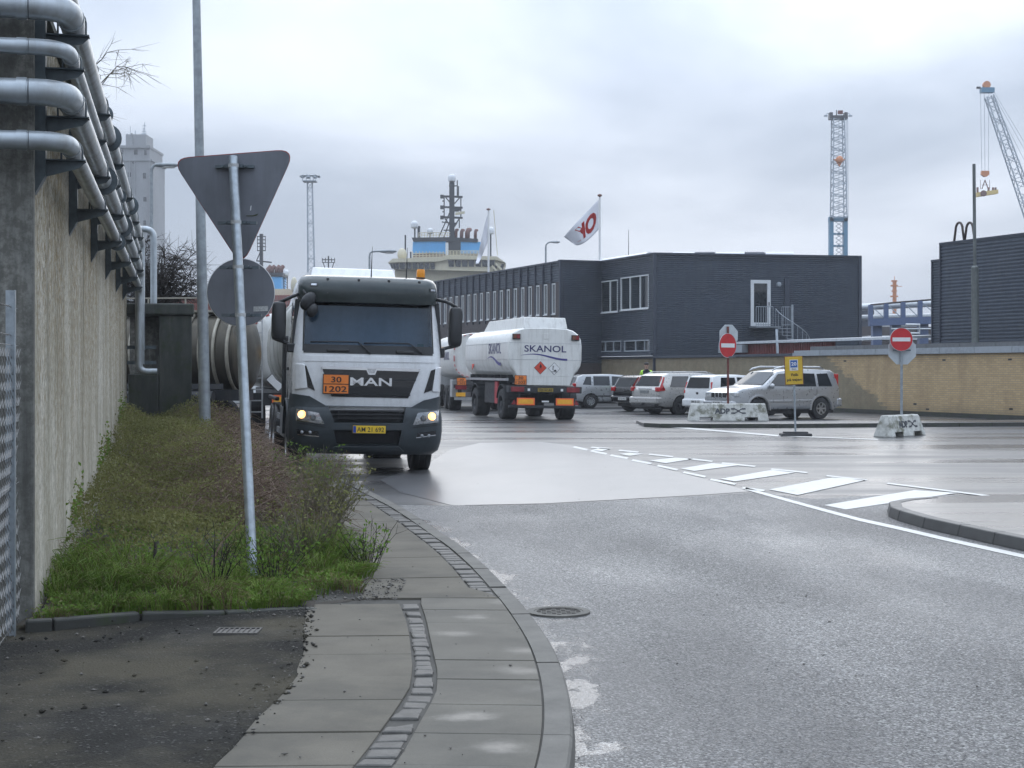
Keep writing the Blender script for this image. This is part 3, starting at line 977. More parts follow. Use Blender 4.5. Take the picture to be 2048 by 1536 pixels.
# loose grit and stones on the driveway --------------------------------------
def pebbles(name, pts, smin, smax, mat_, label):
    vs_ = []; fs_ = []
    base = np.array([(1,0,0),(-1,0,0),(0,1,0),(0,-1,0),(0,0,1),(0,0,-1)], dtype=float)
    tri = [(0,2,4),(2,1,4),(1,3,4),(3,0,4),(2,0,5),(1,2,5),(3,1,5),(0,3,5)]
    for (x, y, z) in pts:
        s_ = smin * (smax/smin)**(rng.random()**2.2)
        sc = s_*np.array([rng.uniform(.8,1.5), rng.uniform(.7,1.2), rng.uniform(.45,.8)])
        a = rng.uniform(0, 6.28); ca, sa = math.cos(a), math.sin(a)
        q = base*sc*rng.uniform(.75,1.2,(6,1))
        q = np.stack([q[:,0]*ca-q[:,1]*sa, q[:,0]*sa+q[:,1]*ca, q[:,2]], 1) + np.array([x, y, z+sc[2]*.45])
        b = len(vs_)*1
        fs_.extend([(i+len(vs_), j+len(vs_), k_+len(vs_)) for i, j, k_ in tri])
        vs_.extend(q.tolist())
    o = fastmesh(name, vs_, fs_, mat_); tag(o, label, kind='stuff'); return o
concrete('pebble', (.13,.12,.105), .5, .7, 14, 60, stain_amt=.6)
pts = []
for _ in range(420):
    Y = rng.uniform(6, 10.2); X = rng.uniform(-3.4, fd(Y)-.03)
    clump = math.sin(X*3.1+Y*1.7) + math.sin(Y*4.3-X*2.2)
    if rng.random() < .25 + .3*max(0, clump):
        pts.append((X, Y, .045 + .051*min(1, max(0, (X+3.2)/1.6))+.003))
for _ in range(260):
    Y = rng.uniform(9.7, 10.3); X = rng.uniform(-3.1, -1.3); pts.append((X, Y, .05 + .051*min(1, max(0, (X+3.2)/1.6))))
for _ in range(420):       # ravelled edge of the asphalt
    Y = rng.uniform(6, 10.3); pts.append((fd(Y)+rng.normal(-.05,.05), Y, PZ))
pebbles('gravel', pts, .004, .014, 'pebble', 'loose grit and small stones on the driveway')
pts = []
for _ in range(520):       # crumbs broken from the edge
    Y = rng.uniform(6, 10.3); pts.append((fd(Y)+rng.normal(-.05,.045), Y, PZ))
for _ in range(160):
    Y = rng.uniform(6, 10.0); pts.append((rng.uniform(-3.2, fd(Y)-.05), Y, .085))
pebbles('asphalt_crumbs', pts, .006, .020, 'asphalt_drive', 'black asphalt crumbs along the broken driveway edge')
pts = []
for _ in range(420):
    Y = rng.uniform(10.35, 11.4); X = rng.uniform(-1.55, -.78); pts.append((X, Y, .10))
pebbles('gravel_heap', pts, .006, .018, 'pebble', 'gravelly debris at the corner of the bed')
pts = []
for _ in range(160):
    Y = rng.uniform(6, 24); c0 = Koff(Y, 0); pts.append((c0[0]-rng.uniform(.1,1.4), c0[1], PZ))
for _ in range(160):
    Y = 6*(60/6)**rng.random(); pts.append((rng.uniform(KXf(min(Y,26))+.05, KXf(min(Y,26))+.3+Y*.25), Y, .004))
pebbles('road_grit', pts, .004, .012, 'pebble', 'scattered grit on slabs and road')
# ================================================================== vegetation
def leafmat(name, cols, rough=.5, scale=22., trans=.25):
    n = NT(name)
    p = n.pos(True)
    f = n.noise(p, scale, 3, .7); g2 = n.noise(p, 1.3, 3)
    k = len(cols)
    c = n.ramp(f, [(.3 + .4*i/(k-1), cc) for i, cc in enumerate(cols)])
    c = n.mix(n.ramp(g2, [(.4, 0.), (.65, .45)]), c, tuple(x*.55 for x in cols[0]))
    n.set('Base Color', c); n.set('Roughness', max(.62, rough)); n.set('Specular IOR Level', .2)
    if trans and 'twig' not in name:
        tl_ = n.n('ShaderNodeBsdfTranslucent'); n.l(c, tl_.inputs[0])
        mx = n.n('ShaderNodeMixShader'); mx.inputs[0].default_value = .38
        n.l(n.b.outputs[0], mx.inputs[1]); n.l(tl_.outputs[0], mx.inputs[2]); n.l(mx.outputs[0], n.out.inputs[0])
    return n
leafmat('ivy_leaf', [(.11,.115,.04),(.19,.20,.062),(.28,.285,.12),(.28,.21,.12)], .42)
leafmat('weed_leaf', [(.09,.17,.028),(.17,.29,.05),(.26,.36,.09)], .5)
leafmat('grass_blade', [(.11,.19,.03),(.20,.32,.05),(.32,.35,.11)], .55, 12)
leafmat('dry_grass', [(.16,.12,.06),(.24,.19,.10),(.13,.09,.05)], .7, 12)
leafmat('bramble_twig', [(.12,.08,.058),(.22,.155,.115),(.32,.245,.185)], .7, 14)
leafmat('grey_twig', [(.10,.09,.06),(.17,.155,.11),(.24,.21,.155)], .7, 14)
leafmat('dark_twig', [(.022,.019,.017),(.04,.034,.03),(.055,.047,.042)], .8, 10)

def bedX(Y, s_): 
    a = wallX(Y)+.04; b = vergeX(min(Y, KY[-1]-.6)) if Y > 10.8 else fd(10.2)
    return a + (b-a)*s_
def bump2(x, y): return math.sin(x*2.7+y*1.3)*.5 + math.sin(x*5.1-y*2.9+1)*.3 + math.sin(x*9+y*7)*.2
def bedH(Y, s_):
    h = float(np.interp(Y, [10.3,11.2,12.5,14,16,18,20,22,27], [.05,.09,.15,.22,.34,.46,.60,.74,.80]))
    if Y > 15.5: h += .14*math.exp(-((s_-.62)/.26)**2)*min(1, (Y-15.5)/3)
    h += .16*math.exp(-(s_/.12)**2)*min(1, max(0, (Y-10.8)/2.5))
    h *= float(np.interp(s_, [0,.04,.85,1.0], [.75,1,1,.42]))
    return h*(1+.22*bump2(bedX(Y, s_), Y))

def front_pt():
    X = rng.uniform(-3.0, fd(10.2)); a = frontY(X)+.02
    return X, rng.uniform(a, 10.5)
def scatter_leaves(name, N, fn, size, mats, label, up=.5, parent=None):
    """fn() -> (x,y,z); flat two-triangle leaves with a fold"""
    P_ = []
    while len(P_) < N:
        q = fn()
        if q is not None: P_.append(q)
    P_ = np.array(P_); N = len(P_)
    d = rng.normal(size=(N,3)); d[:,2] = d[:,2]*.5 + up; d /= np.linalg.norm(d, axis=1)[:,None]     # normal
    a = np.cross(d, rng.normal(size=(N,3))); a /= np.linalg.norm(a, axis=1)[:,None]
    b = np.cross(d, a)
    s_ = rng.uniform(size[0], size[1], (N,1))
    v = np.stack([P_-a*s_, P_+b*s_*.55+d*s_*.15, P_+a*s_, P_-b*s_*.55+d*s_*.15], 1).reshape(-1,3)
    f = np.arange(N*4).reshape(N,4)
    mi = rng.integers(0, len(mats), N)
    o = fastmesh(name, v, f, mats, parent, mi)
    if label: tag(o, label, kind='stuff')
    return o
def ribbons(name, paths, widths, m, label=None, parent=None):
    """thin twigs: each path a list of points; a three-sided tube built by hand"""
    V = []; Fc = []
    for path, w in zip(paths, widths):
        path = np.asarray(path); n = len(path)
        t = np.gradient(path, axis=0); t /= np.linalg.norm(t, axis=1)[:,None]+1e-9
        ref = np.array([.31,.17,.93]) if abs(t[0,2]) < .8 else np.array([.9,.4,.1])
        x = np.cross(t, ref); x /= np.linalg.norm(x, axis=1)[:,None]+1e-9
        y = np.cross(t, x)
        ww = np.linspace(w, w*.35, n)[:,None]
        b = len(V)*1
        base = sum(len(q) for q in V) if False else None
        rings = np.stack([path + ww*x, path + ww*(-.5*x+.866*y), path + ww*(-.5*x-.866*y)], 1).reshape(-1,3)
        V.append(rings)
        off = ribbons.off; ribbons.off += len(rings)
        for i in range(n-1):
            for k in range(3):
                k2 = (k+1) % 3
                Fc.append((off+i*3+k, off+i*3+k2, off+(i+1)*3+k2, off+(i+1)*3+k))
    ribbons.off = 0
    o = fastmesh(name, np.concatenate(V), np.array(Fc), m, parent)
    if label: tag(o, label, kind='stuff')
    return o
ribbons.off = 0

# ivy over the bed, left and middle
def f_ivy():
    Y = rng.uniform(12.0, 27.5); s_ = rng.random()**.9
    k = 1.0 if s_ < .40 else max(.04, 1-(s_-.40)*3.2)
    if Y < 14: k *= (Y-12)/2
    if rng.random() > k: return None
    h = bedH(Y, s_)
    return (bedX(Y, s_)+rng.normal(0,.03), Y+rng.normal(0,.03), .12 + h*(1-abs(rng.normal(0,.22))))
scatter_leaves('ivy_ground_cover', 52000, f_ivy, (.008,.021), ['ivy_leaf'], 'dense small-leaved ivy covering the bed below the wall')
def f_climb():
    t = rng.random(); Y = rng.uniform(12.5, 26)
    z = bedH(Y, .02) + abs(rng.normal(0,.16))
    if math.sin(Y*3.3)+math.sin(Y*1.1) < .2: return None
    return (wallX(Y)+rng.uniform(.005,.05), Y, z)
scatter_leaves('climbing_ivy', 900, f_climb, (.012,.028), ['ivy_leaf','weed_leaf'], 'ivy sprigs creeping up the foot of the wall', .1)
# weeds at the front
def f_weed():
    Y = 10.42 + abs(rng.normal(0,1.7)); 
    if Y > 16: return None
    if rng.random() < .22:
        X, Y = front_pt(); return (X, Y, .10 + .08*rng.random())
    s_ = rng.random(); h = bedH(Y, s_)
    if Y > 12.8 and rng.random() > math.exp(-(Y-12.8)*.55) and not (s_ > .55 and Y < 15.5): return None
    return (bedX(Y, s_)+rng.normal(0,.02), Y, .11 + h*rng.random()**.6)
scatter_leaves('weeds', 16000, f_weed, (.007,.017), ['weed_leaf','weed_leaf','ivy_leaf'], 'bright green weeds at the front of the bed')
# grass tufts
paths, wd = [], []
tufts = []
for _ in range(260):
    Y = 10.30 + abs(rng.normal(0,1.9)); s_ = rng.random()
    if Y > 15.5: continue
    if Y > 12.5 and s_ > .3 and s_ < .6 and rng.random() < .6: continue
    tufts.append((bedX(Y, s_), Y, rng.uniform(.05,.15)*(1.5 if rng.random()<.12 else 1), rng.uniform(.06,.18)))
for _ in range(75):
    X, Y = front_pt(); tufts.append((X, Y, rng.uniform(.04,.13), rng.uniform(.05,.12)))
for Y in np.linspace(10.7, 17.5, 40):
    tufts.append((vergeX(Y)-rng.uniform(.02,.35), Y, rng.uniform(.08,.18), .07))
dry_p, dry_w = [], []
for (x, y, h, r0) in tufts:
    if math.sin(x*4.1-y*2.7)+math.sin(y*5.9+x) > 1.25: continue        # bare patches
    h *= 1 + .5*math.sin(x*2.3+y*1.9)
    wind = rng.normal(0,.3)
    for _ in range(int(rng.integers(40, 75))):
        a = rng.uniform(0, 6.28); rr = r0*rng.random()**.5
        bx, by = x+math.cos(a)*rr, y+math.sin(a)*rr
        hh = h*rng.uniform(.6,1.25); ln = hh*rng.uniform(.3,.9); a2 = a+rng.normal(0,.5)
        dx, dy = math.cos(a2)*ln+wind*hh, math.sin(a2)*ln
        q = [(bx,by,.10),(bx+dx*.25,by+dy*.25,.10+hh*.6),(bx+dx*.65,by+dy*.65,.10+hh*.95),(bx+dx*1.1,by+dy*1.1,.10+hh*.88)]
        if rng.random() < (.6 if math.sin(x*5.3+y*3.1) > .72 else .13): dry_p.append(q); dry_w.append(.0026)
        else: paths.append(q); wd.append(.0030)
ribbons('grass', paths, wd, 'grass_blade', 'tufts of long green grass at the front of the bed')
ribbons('dead_grass', dry_p, dry_w, 'dry_grass', 'dead straw blades among the grass')
# brambles: arching brown canes, thick mass at the back right
def cane(x, y, z, L, n=6, droop=1.1, up=1.0):
    a = rng.uniform(0, 6.28); v = np.array([math.cos(a), math.sin(a), up*rng.uniform(.3,1.3)]); v /= np.linalg.norm(v)
    p = np.array([x, y, z]); q = [p.copy()]
    st = L/n
    for _ in range(n):
        p = p + v*st; q.append(p.copy())
        v = v + np.array([rng.normal(0,.22), rng.normal(0,.22), -droop*st + rng.normal(0,.16)]); v /= np.linalg.norm(v)
    q = np.array(q); q[:,2] = np.maximum(q[:,2], .06)
    return q
paths, wd = [], []
k = 0
while k < 12500:
    Y = rng.uniform(14.5, 26.5); s_ = rng.random()
    w_ = math.exp(-((s_-.68)/.27)**2) * min(1, max(.10, (Y-13.2)/3.0)) + .06
    if rng.random() > w_: continue
    h = bedH(Y, s_)
    z0_ = .1 + h*rng.uniform(.2, .86)
    paths.append(cane(bedX(Y, s_), Y, z0_, rng.uniform(.18,.6)*(1 if rng.random() < .9 else 1.8), 5, 2.4, .5)); wd.append(rng.uniform(.0022,.0052))
    k += 1
ribbons('bramble_undergrowth', paths, wd, 'bramble_twig', 'tangled brown leafless bramble canes filling the back of the bed')
def f_bl():
    Y = rng.uniform(14.5, 26.5); s_ = rng.random()
    if rng.random() > math.exp(-((s_-.7)/.25)**2): return None
    return (bedX(Y, s_), Y, .12 + bedH(Y, s_)*rng.uniform(.2,.92))
scatter_leaves('withered_leaves', 12000, f_bl, (.008,.02), ['bramble_twig','bramble_twig','ivy_leaf'], 'withered brown leaves caught in the brambles')

# individual shrubs ---------------------------------------------------------
def shrub(name, label, x, y, h, r0, n, twig, leaf=None, nleaf=0, up=2.2, cat='shrub', group=None, wmax=.006, lsize=(.01,.022)):
    root = empty(name, (x, y, .08)); tag(root, label, cat, group)
    paths, wd = [], []
    for _ in range(n):
        a = rng.uniform(0, 6.28); rr = r0*.3*rng.random()
        hh = h*rng.uniform(.55,1.1); sp = r0*rng.uniform(.2,1.0)
        kx = [rng.normal(0,.04*h) for _ in range(4)]
        q = [np.array([math.cos(a)*(rr+sp*t**1.3)+kx[int(t*3)]*t, math.sin(a)*(rr+sp*t**1.3)+kx[int((1-t)*3)]*t, hh*t]) for t in np.linspace(0,1,6)]
        paths.append(q); wd.append(rng.uniform(.4,1)*wmax)
        for _b in range(3):
            i = int(rng.integers(2,5)); p0 = q[i]; v = np.array([rng.normal(0,.5), rng.normal(0,.5), rng.uniform(.4,1)])*hh*.3
            paths.append([p0, p0+v*.5+rng.normal(0,.01,3), p0+v]); wd.append(wmax*.35)
    ribbons('stems', paths, wd, twig, None, root)
    if leaf:
        allp = np.concatenate([np.asarray(q)[2:] for q in paths])
        def fl_():
            p = allp[rng.integers(0, len(allp))]; return tuple(p + rng.normal(0,.025,3))
        lf = scatter_leaves('leaves', nleaf, fl_, lsize, [leaf], None, .3, root)
    return root
def atb(u, v): return G(u, v, .1)
sh = [((610,1130), .55, .45, 70, 'grey_twig', 'ivy_leaf', 500, 'straggly grey-green shrub beside the sign pole'),
      ((655,1060), .62, .45, 100, 'grey_twig', 'ivy_leaf', 900, 'broad green-tinged shrub leaning over the pavement edge'),
      ((620,1000), .62, .45, 110, 'grey_twig', 'weed_leaf', 800, 'twiggy greenish shrub halfway along the pavement edge'),
      ((640,975), .45, .45, 80, 'bramble_twig', 'ivy_leaf', 300, 'low brown shrub in front of the lorry bumper'),
      ((430,1185), .55, .2, 14, 'dark_twig', None, 0, 'bare thin upright stems in front of the sign pole'),
      ((545,1170), .40, .3, 26, 'dark_twig', 'weed_leaf', 300, 'small bare shrub at the foot of the sign pole'),
      ((735,1140), .38, .25, 26, 'dark_twig', 'weed_leaf', 200, 'small twiggy sapling poking over the slabs')]
for (u, v), h, r0, n, tw, lf, nl, lab in sh:
    x_, y_ = atb(u, v)
    shrub('shrub', lab, x_, y_, h, r0, n, tw, lf, nl, group='shrubs in the planting bed')
# arching single stem across the bed
ax, ay = atb(480, 1150)
m = MB(); m.tube([P(395,1190,11.4)+Vector((0,0,.0)), P(440,1090,11.6), P(500,1020,11.7), P(560,990,11.8), P(620,1000,12.)], [.006,.006,.005,.004,.002], 5)
o = m.build('arching_branch', 'bramble_twig'); tag(o, 'long bare stem arching across the bed behind the sign pole', 'branch')
m = MB(); m.tube([P(312,1150,11.2), P(310,1115,11.2), P(311,1085,11.25)], [.016,.014,.010], 7)
o = m.build('dead_stump', 'dark_twig'); tag(o, 'dark thin dead stump standing in the grass', 'stump')

# bare trees -------------------------------------------------------------
def bare_tree(label, base, h, trunk_h, r0, spread, seed, depth=5, twig='dark_twig', droop=0., lean=(0,0), fork=3):
    rs = np.random.default_rng(seed)
    root = empty('bare_tree', base); tag(root, label, 'tree')
    tr = MB(); paths, wd = [], []
    def grow(p, v, L, r_, d):
        n = 4
        pts = [p.copy()]; 
        for _ in range(n):
            v = v + rs.normal(0,.16,3) + np.array([0,0,-droop*.12*(depth-d)]); v /= np.linalg.norm(v)
            p = p + v*L/n; pts.append(p.copy())
        if d >= depth-1: tr.tube([tuple(q) for q in pts], list(np.linspace(r_, r_*.65, n+1)), 7)
        else: paths.append(pts); wd.append(r_)
        if d <= 0: return
        for k in range(fork if d > 1 else fork+1):
            w_ = v*rs.uniform(.5,1.0) + rs.normal(0,spread,3); w_[2] += .12 - droop*.1; w_ /= np.linalg.norm(w_)
            start = pts[-1] if k == 0 else pts[int(rs.integers(2, n+1))]
            grow(start.copy(), w_, L*rs.uniform(.58,.8), r_*.6, d-1)
    grow(np.zeros(3), np.array([lean[0], lean[1], 1.]), trunk_h, r0, depth)
    tr.build('trunk', twig, root, smooth=True)
    ribbons('crown', paths, wd, twig, None, root)
    return root
def thorn_tree(label, base, c, r3, n, seed, twig='dark_twig', nt=16):
    """short trunk, dense rounded crown of fine twigs"""
    rs = np.random.default_rng(seed)
    root = empty('bare_tree', base); tag(root, label, 'tree')
    c = np.array(c); r3 = np.array(r3); fork = np.array([c[0]*.5, 0, c[2]-r3[2]*.9])
    m = MB(); m.tube([(0,0,0), (fork[0]*.6,0,fork[2]*.6), tuple(fork)], [.17,.14,.11], 8); tr = m.build('trunk', twig, root, smooth=True)
    paths, wd = [], []
    for _ in range(n):
        d = rs.normal(size=3); d /= np.linalg.norm(d); e_ = c + d*r3*rs.uniform(.55,1.0)
        mid = fork*.4 + e_*.6 + np.array([0,0,.25]) + rs.normal(0,.12,3)
        q = [fork*(1-t)**2 + mid*2*t*(1-t) + e_*t*t + rs.normal(0,.02,3) for t in np.linspace(0,1,8)]
        paths.append(q); wd.append(.026 if n > 20 else .014)
        for k in range(nt):
            i_ = int(rs.integers(3,8)); p0 = q[i_]; v = rs.normal(size=3)*np.array([1,1,.55])+d*.6; v /= np.linalg.norm(v); L_ = rs.uniform(.2,.6)
            p1 = p0+v*L_*.5+rs.normal(0,.04,3); p2 = p1+v*L_*.5+np.array([0,0,-.06])+rs.normal(0,.05,3)
            paths.append([p0,p1,p2]); wd.append(.010 if n > 20 else .0055)
            for _b in range(2):
                w_ = v+rs.normal(0,.6,3); paths.append([p1, p1+w_*.13, p1+w_*.26]); wd.append(.006 if n > 20 else .0035)
    ribbons('crown', paths, wd, twig, None, root)
    return root
t2 = P(318, 740, 37.); thorn_tree('dark leafless thorn tree behind the concrete abutment', (t2.x-.3, 37., 0), (.25,0,3.95), (1.25,1.0,1.05), 62, 3)
c1 = P(186, 150, 24.); thorn_tree('sparse bare twigs of a tree reaching over the wall above the pipes', (-7.0, 24., 0), (c1.x+7.0, 0, c1.z), (.78,.6,.72), 12, 8, 'grey_twig', 10)
# ================================================================== road signs and lamp posts near the camera
simple('sign_back', (.17,.18,.205), .55, .1, var=.1, scale=5, dirt=(.07,.075,.08), dirt_amt=.35)
simple('sign_edge', (.30,.06,.05), .5, var=.2)
simple('sticker', (.45,.46,.46), .5, var=.3, scale=60)
simple('moss_smear', (.05,.06,.03), .9, var=.4, scale=40)
bx, by = G(507, 1158, .1)
top = P(466, 314, 12.3)
base = Vector((bx, by, 0.0)); axis = (top - base)
sp = empty('road_sign', base)
tag(sp, 'leaning galvanised pole with a triangular and a round sign seen from behind', 'road sign')
m = MB(); m.tube([(0,0,0), tuple(axis)], .038, 16); m.build('pole', 'galvanised', sp, smooth=40)
ax_ = axis.normalized()
def onp(z): return ax_*(z/ax_.z)
rollt = math.atan2(-19, 223)*-1     # sign plates tilt a little in their own plane
dY = .075
def sign_plate(name, pts_px, Yp, thick, m, parent, rad=0.0, nrm=None):
    """outline from the photo, at its real distance"""
    w = [P(u, v, Yp) - base for u, v in pts_px]
    q = MB(); n = len(w)
    q.add([tuple(p) for p in w] + [tuple(p + Vector((0, thick, 0))) for p in w], [tuple(range(n)), tuple(range(2*n-1, n-1, -1))] + [(i, (i+1) % n, n+(i+1) % n, n+i) for i in range(n)])
    return q.build(name, m, parent)
def rounded(poly, r, n=6):
    out = []
    L = len(poly)
    for i in range(L):
        a, b, c = Vector(poly[i-1]), Vector(poly[i]), Vector(poly[(i+1) % L])
        u_ = (a-b).normalized(); v_ = (c-b).normalized()
        s_ = b+u_*r; e_ = b+v_*r
        for k in range(n+1):
            t = k/n; out.append(tuple(s_*(1-t)**2 + b*2*t*(1-t) + e_*t*t))
    return out
Yp = 12.36
tri = rounded([(343,318),(590,299),(484,532)], 38)
sign_plate('triangle_plate', tri, Yp, .012, 'sign_back', sp)
tri2 = rounded([(341.5,316.5),(591.5,297.5),(484,535)], 38)
sign_plate('plate_rim', tri2, Yp+.0125, .01, 'sign_edge', sp)
cir = [(481.5+67*math.cos(a), 585+67*math.sin(a)) for a in np.linspace(0, 2*math.pi, 49)[:-1]]
sign_plate('round_plate', cir, Yp, .012, 'sign_back', sp)
cir2 = [(481.5+68.2*math.cos(a), 585+68.2*math.sin(a)) for a in np.linspace(0, 2*math.pi, 49)[:-1]]
sign_plate('plate_rim', cir2, Yp+.0125, .01, 'white_plain', sp)
for v in (332, 448, 538, 633):
    z_ = EYE - (v-HZ)*12.3/F
    c = onp(z_)
    m = MB(); m.lathe([(.0425,-.014),(.0425,.014)], 18, caps=False); b = m.build('pole_band', 'sticker', sp, smooth=40); b.location = c
    m = MB(); m.box(-.155,.155,.045,.075,-.012,.012); b = m.build('clamp_rail', 'bracket_steel', sp); b.location = c
    for sx in (-1, 1):
        m = MB(); m.box(sx*.055-.018, sx*.055+.018, .02, .05, -.014, .014); m.lathe([(.010,0),(.010,-.018)], 6, (sx*.06, .03, 0), 'y'); b = m.build('clamp', 'bracket_steel', sp); b.location = c
        m = MB(); m.lathe([(.010,0),(.010,-.022)], 6, (sx*.09, .045, 0), 'y'); b = m.build('bolt', 'bracket_steel', sp); b.location = c
sign_plate('sticker', [(507,613),(536,612),(536,622),(507,623)], Yp-.002, .001, 'sticker', sp)
sign_plate('scratch', [(501,412),(503,411),(502,421),(500,421)], Yp-.002, .001, 'white_plain', sp)
sign_plate('moss_smear', [(492,431),(506,430.5),(517,427),(514,431),(505,433),(493,432.5)], Yp-.002, .001, 'moss_smear', sp)

def lamp_post(label, base, h, r0, r1, head=None, arm=None, mat_='steel_pole', lean=0.0, joint=None, name='lamp_post', cat='lamp post', group=None):
    """arm: list of points from the top (local), head: (point, direction length)"""
    root = empty(name, base); tag(root, label, cat, group)
    m = MB()
    if joint: m.tube([(0,0,0),(lean*joint/h,0,joint),(lean*joint/h,0,joint+.06),(lean,0,h)], [r0, r0, r1*1.02, r1], 14)
    else: m.tube([(0,0,0),(lean,0,h)], [r0, r1], 14)
    m.build('pole', mat_, root, smooth=40)
    if arm:
        m = MB(); m.tube([(lean,0,h-.05)] + [(lean+a, 0, h+b) for a, b in arm], r1*.9, 10); m.build('arm', mat_, root, smooth=40)
        ex, ez = lean+arm[-1][0], h+arm[-1][1]
        d = 1 if arm[-1][0] > 0 else -1
        m = MB()
        prof = [(0,.05,.045),(.12,.10,.065),(.45,.13,.07),(.62,.10,.05),(.68,.03,.02)]
        m.loft([[(ex+d*x_, math.cos(a)*w_, ez+math.sin(a)*h_) for a in np.linspace(0, 2*math.pi, 13)[:-1]] for x_, w_, h_ in prof])
        hd = m.build('lamp_head', mat_, root, smooth=50)
        m = MB(); m.loft([[(ex+d*x_, math.cos(a)*w_, ez-h0+math.sin(a)*.03) for a in np.linspace(0, 2*math.pi, 11)[:-1]] for x_, w_, h0 in ((.2,.03,.06),(.3,.09,.065),(.5,.09,.065),(.58,.03,.055))])
        m.build('diffuser', 'white_plain', hd, smooth=50)
    return root
# tall grey pole rising out of the brambles, out of the top of the frame
b0 = P(412, 900, 23.5); t0 = P(386, -340, 23.5)
lp = lamp_post('tall plain grey steel pole rising from the brambles behind the signs', (b0.x, 23.5, 0), t0.z, .092, .05, lean=t0.x-b0.x)
# lamp behind the wall, with a short flat head
b0 = P(303, 740, 44.)
lamp_post('slim street lamp with a short flat head behind the wall, before the silo', (b0.x, 44., 0), 1.65+(740-337)*44/F, .06, .045, arm=[(.05,.06),(.10,.10)])
b0 = P(739, 740, 62.)
lamp_post('street lamp with a curved arm above the lorry cab', (b0.x, 62., 0), 1.65+(740-512)*62/F, .06, .04, arm=[(.02,.12),(.10,.17),(.25,.19),(.42,.19)])
b0 = P(1091.5, 740, 104.)
lamp_post('street lamp with a curved arm behind the dark office roof', (b0.x, 104., 0), 1.65+(740-494)*104/F, .08, .06, arm=[(.02,.15),(.12,.26),(.25,.32),(.30,.34)])
b0 = P(1952, 740, 53.2)
simple('pole_grey_green', (.13,.145,.14), .6, .2, var=.2, scale=6, dirt=(.08,.08,.075), dirt_amt=.5)
lamp_post('headless two-stage grey steel pole before the yellow brick wall', (b0.x, 53.2, 0), 1.65+(740-328)*53.2/F, .125, .055, joint=5.2, lean=-.07, mat_='pole_grey_green')
# ================================================================== white tanker lorry facing the camera
simple('bumper_grey', (.035,.045,.052), .45, var=.15, scale=8, bump=.15, bscale=120, dirt=(.06,.06,.058), dirt_amt=.3)
simple('visor_grey', (.032,.042,.042), .22, var=.2, scale=5, coat=.3)
simple('cab_dark', (.010,.011,.013), .7, var=.2)
simple('seat_cloth', (.02,.022,.026), .8, var=.2)
simple('mirror_black', (.014,.015,.017), .4, var=.2, bump=.1)
simple('lamp_chrome', (.55,.56,.58), .15, .9, var=.15, scale=25)
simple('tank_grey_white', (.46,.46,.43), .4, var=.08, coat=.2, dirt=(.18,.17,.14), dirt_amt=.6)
simple('blue_band', (.02,.06,.33), .4)
simple('amber', (.85,.30,.01), .3, var=.06)
simple('teal_tag', (.01,.35,.32), .5)
simple('lens_grey', (.25,.26,.27), .08, .2, var=.3, scale=30)
lamp_mat('bulb_warm', (1.0, .50, .16), 2.6)
glass('lamp_glass', (.9,.9,.9))
simple('alu', (.5,.51,.52), .35, .8, var=.15)

TA = R(11.5); ROLL = R(1.3)
truck = empty('tanker_lorry', (-2.27, 24.0, 0))
truck.rotation_euler = (0, ROLL, TA)
tag(truck, 'white tanker lorry with lit headlamps and dark visor facing the camera', 'lorry')
def ZT(zx, zy):
    x = (zx - 727)/437.0
    z = EYE + (220 - zy/3.49)/128.0
    return (x, z + x*math.tan(R(1.75)))
CZ = [1.00, 1.30, 1.70, 1.92, 2.75, 2.98, 3.09, 3.14]
CYF = [.03, .0, .0, .02, .22, .30, .42, .62]
CHW = [1.15, 1.17, 1.175, 1.17, 1.10, 1.08, 1.01, .88]
def prof(z, zs, a): return float(np.interp(z, zs, a))
def bowed(x, hw, yf, bow=.10, rc=.20):
    ax = abs(x); y = yf + bow*(ax/hw)**2
    if ax > hw-rc:
        t = min(1, (ax-(hw-rc))/rc); y += rc*(1-math.sqrt(max(0, 1-t*t)))*.9
    return y
def cabY(x, z): return bowed(x, prof(z, CZ, CHW), prof(z, CZ, CYF))
def ringxy(z, hw, yf, yb, bow=.10, rc=.20, n=20):
    us = [math.sin(t)*hw for t in np.linspace(-math.pi/2, math.pi/2, n)]
    front = [(x, bowed(x, hw, yf, bow, rc), z) for x in us]
    return front + [(hw, yb-.05, z), (hw-.05, yb, z), (-hw+.05, yb, z), (-hw, yb-.05, z)]
m = MB()
m.loft([ringxy(z, prof(z, CZ, CHW), prof(z, CZ, CYF), 1.95) for z in [1.0,1.15,1.3,1.5,1.7,1.92,2.2,2.5,2.75,2.9,2.98,3.04,3.09,3.12,3.14]])
cab = m.build('cab_shell', 'white_paint', truck, smooth=45)
# hollow the cabin and open windscreen and side windows
cut = MB(); cut.hexa([(-1.0,-.6,1.955),(1.0,-.6,1.955),(1.02,1.7,1.955),(-1.02,1.7,1.955),(-.99,-.6,2.745),(.99,-.6,2.745),(.98,1.7,2.745),(-.98,1.7,2.745)])
cut.box(-1.5,1.5,.52,1.28,2.0,2.66)
bool_cut(cab, cut)
cab.data.polygons.foreach_set('use_smooth', [True]*len(cab.data.polygons)); cab.data.set_sharp_from_angle(angle=R(40))
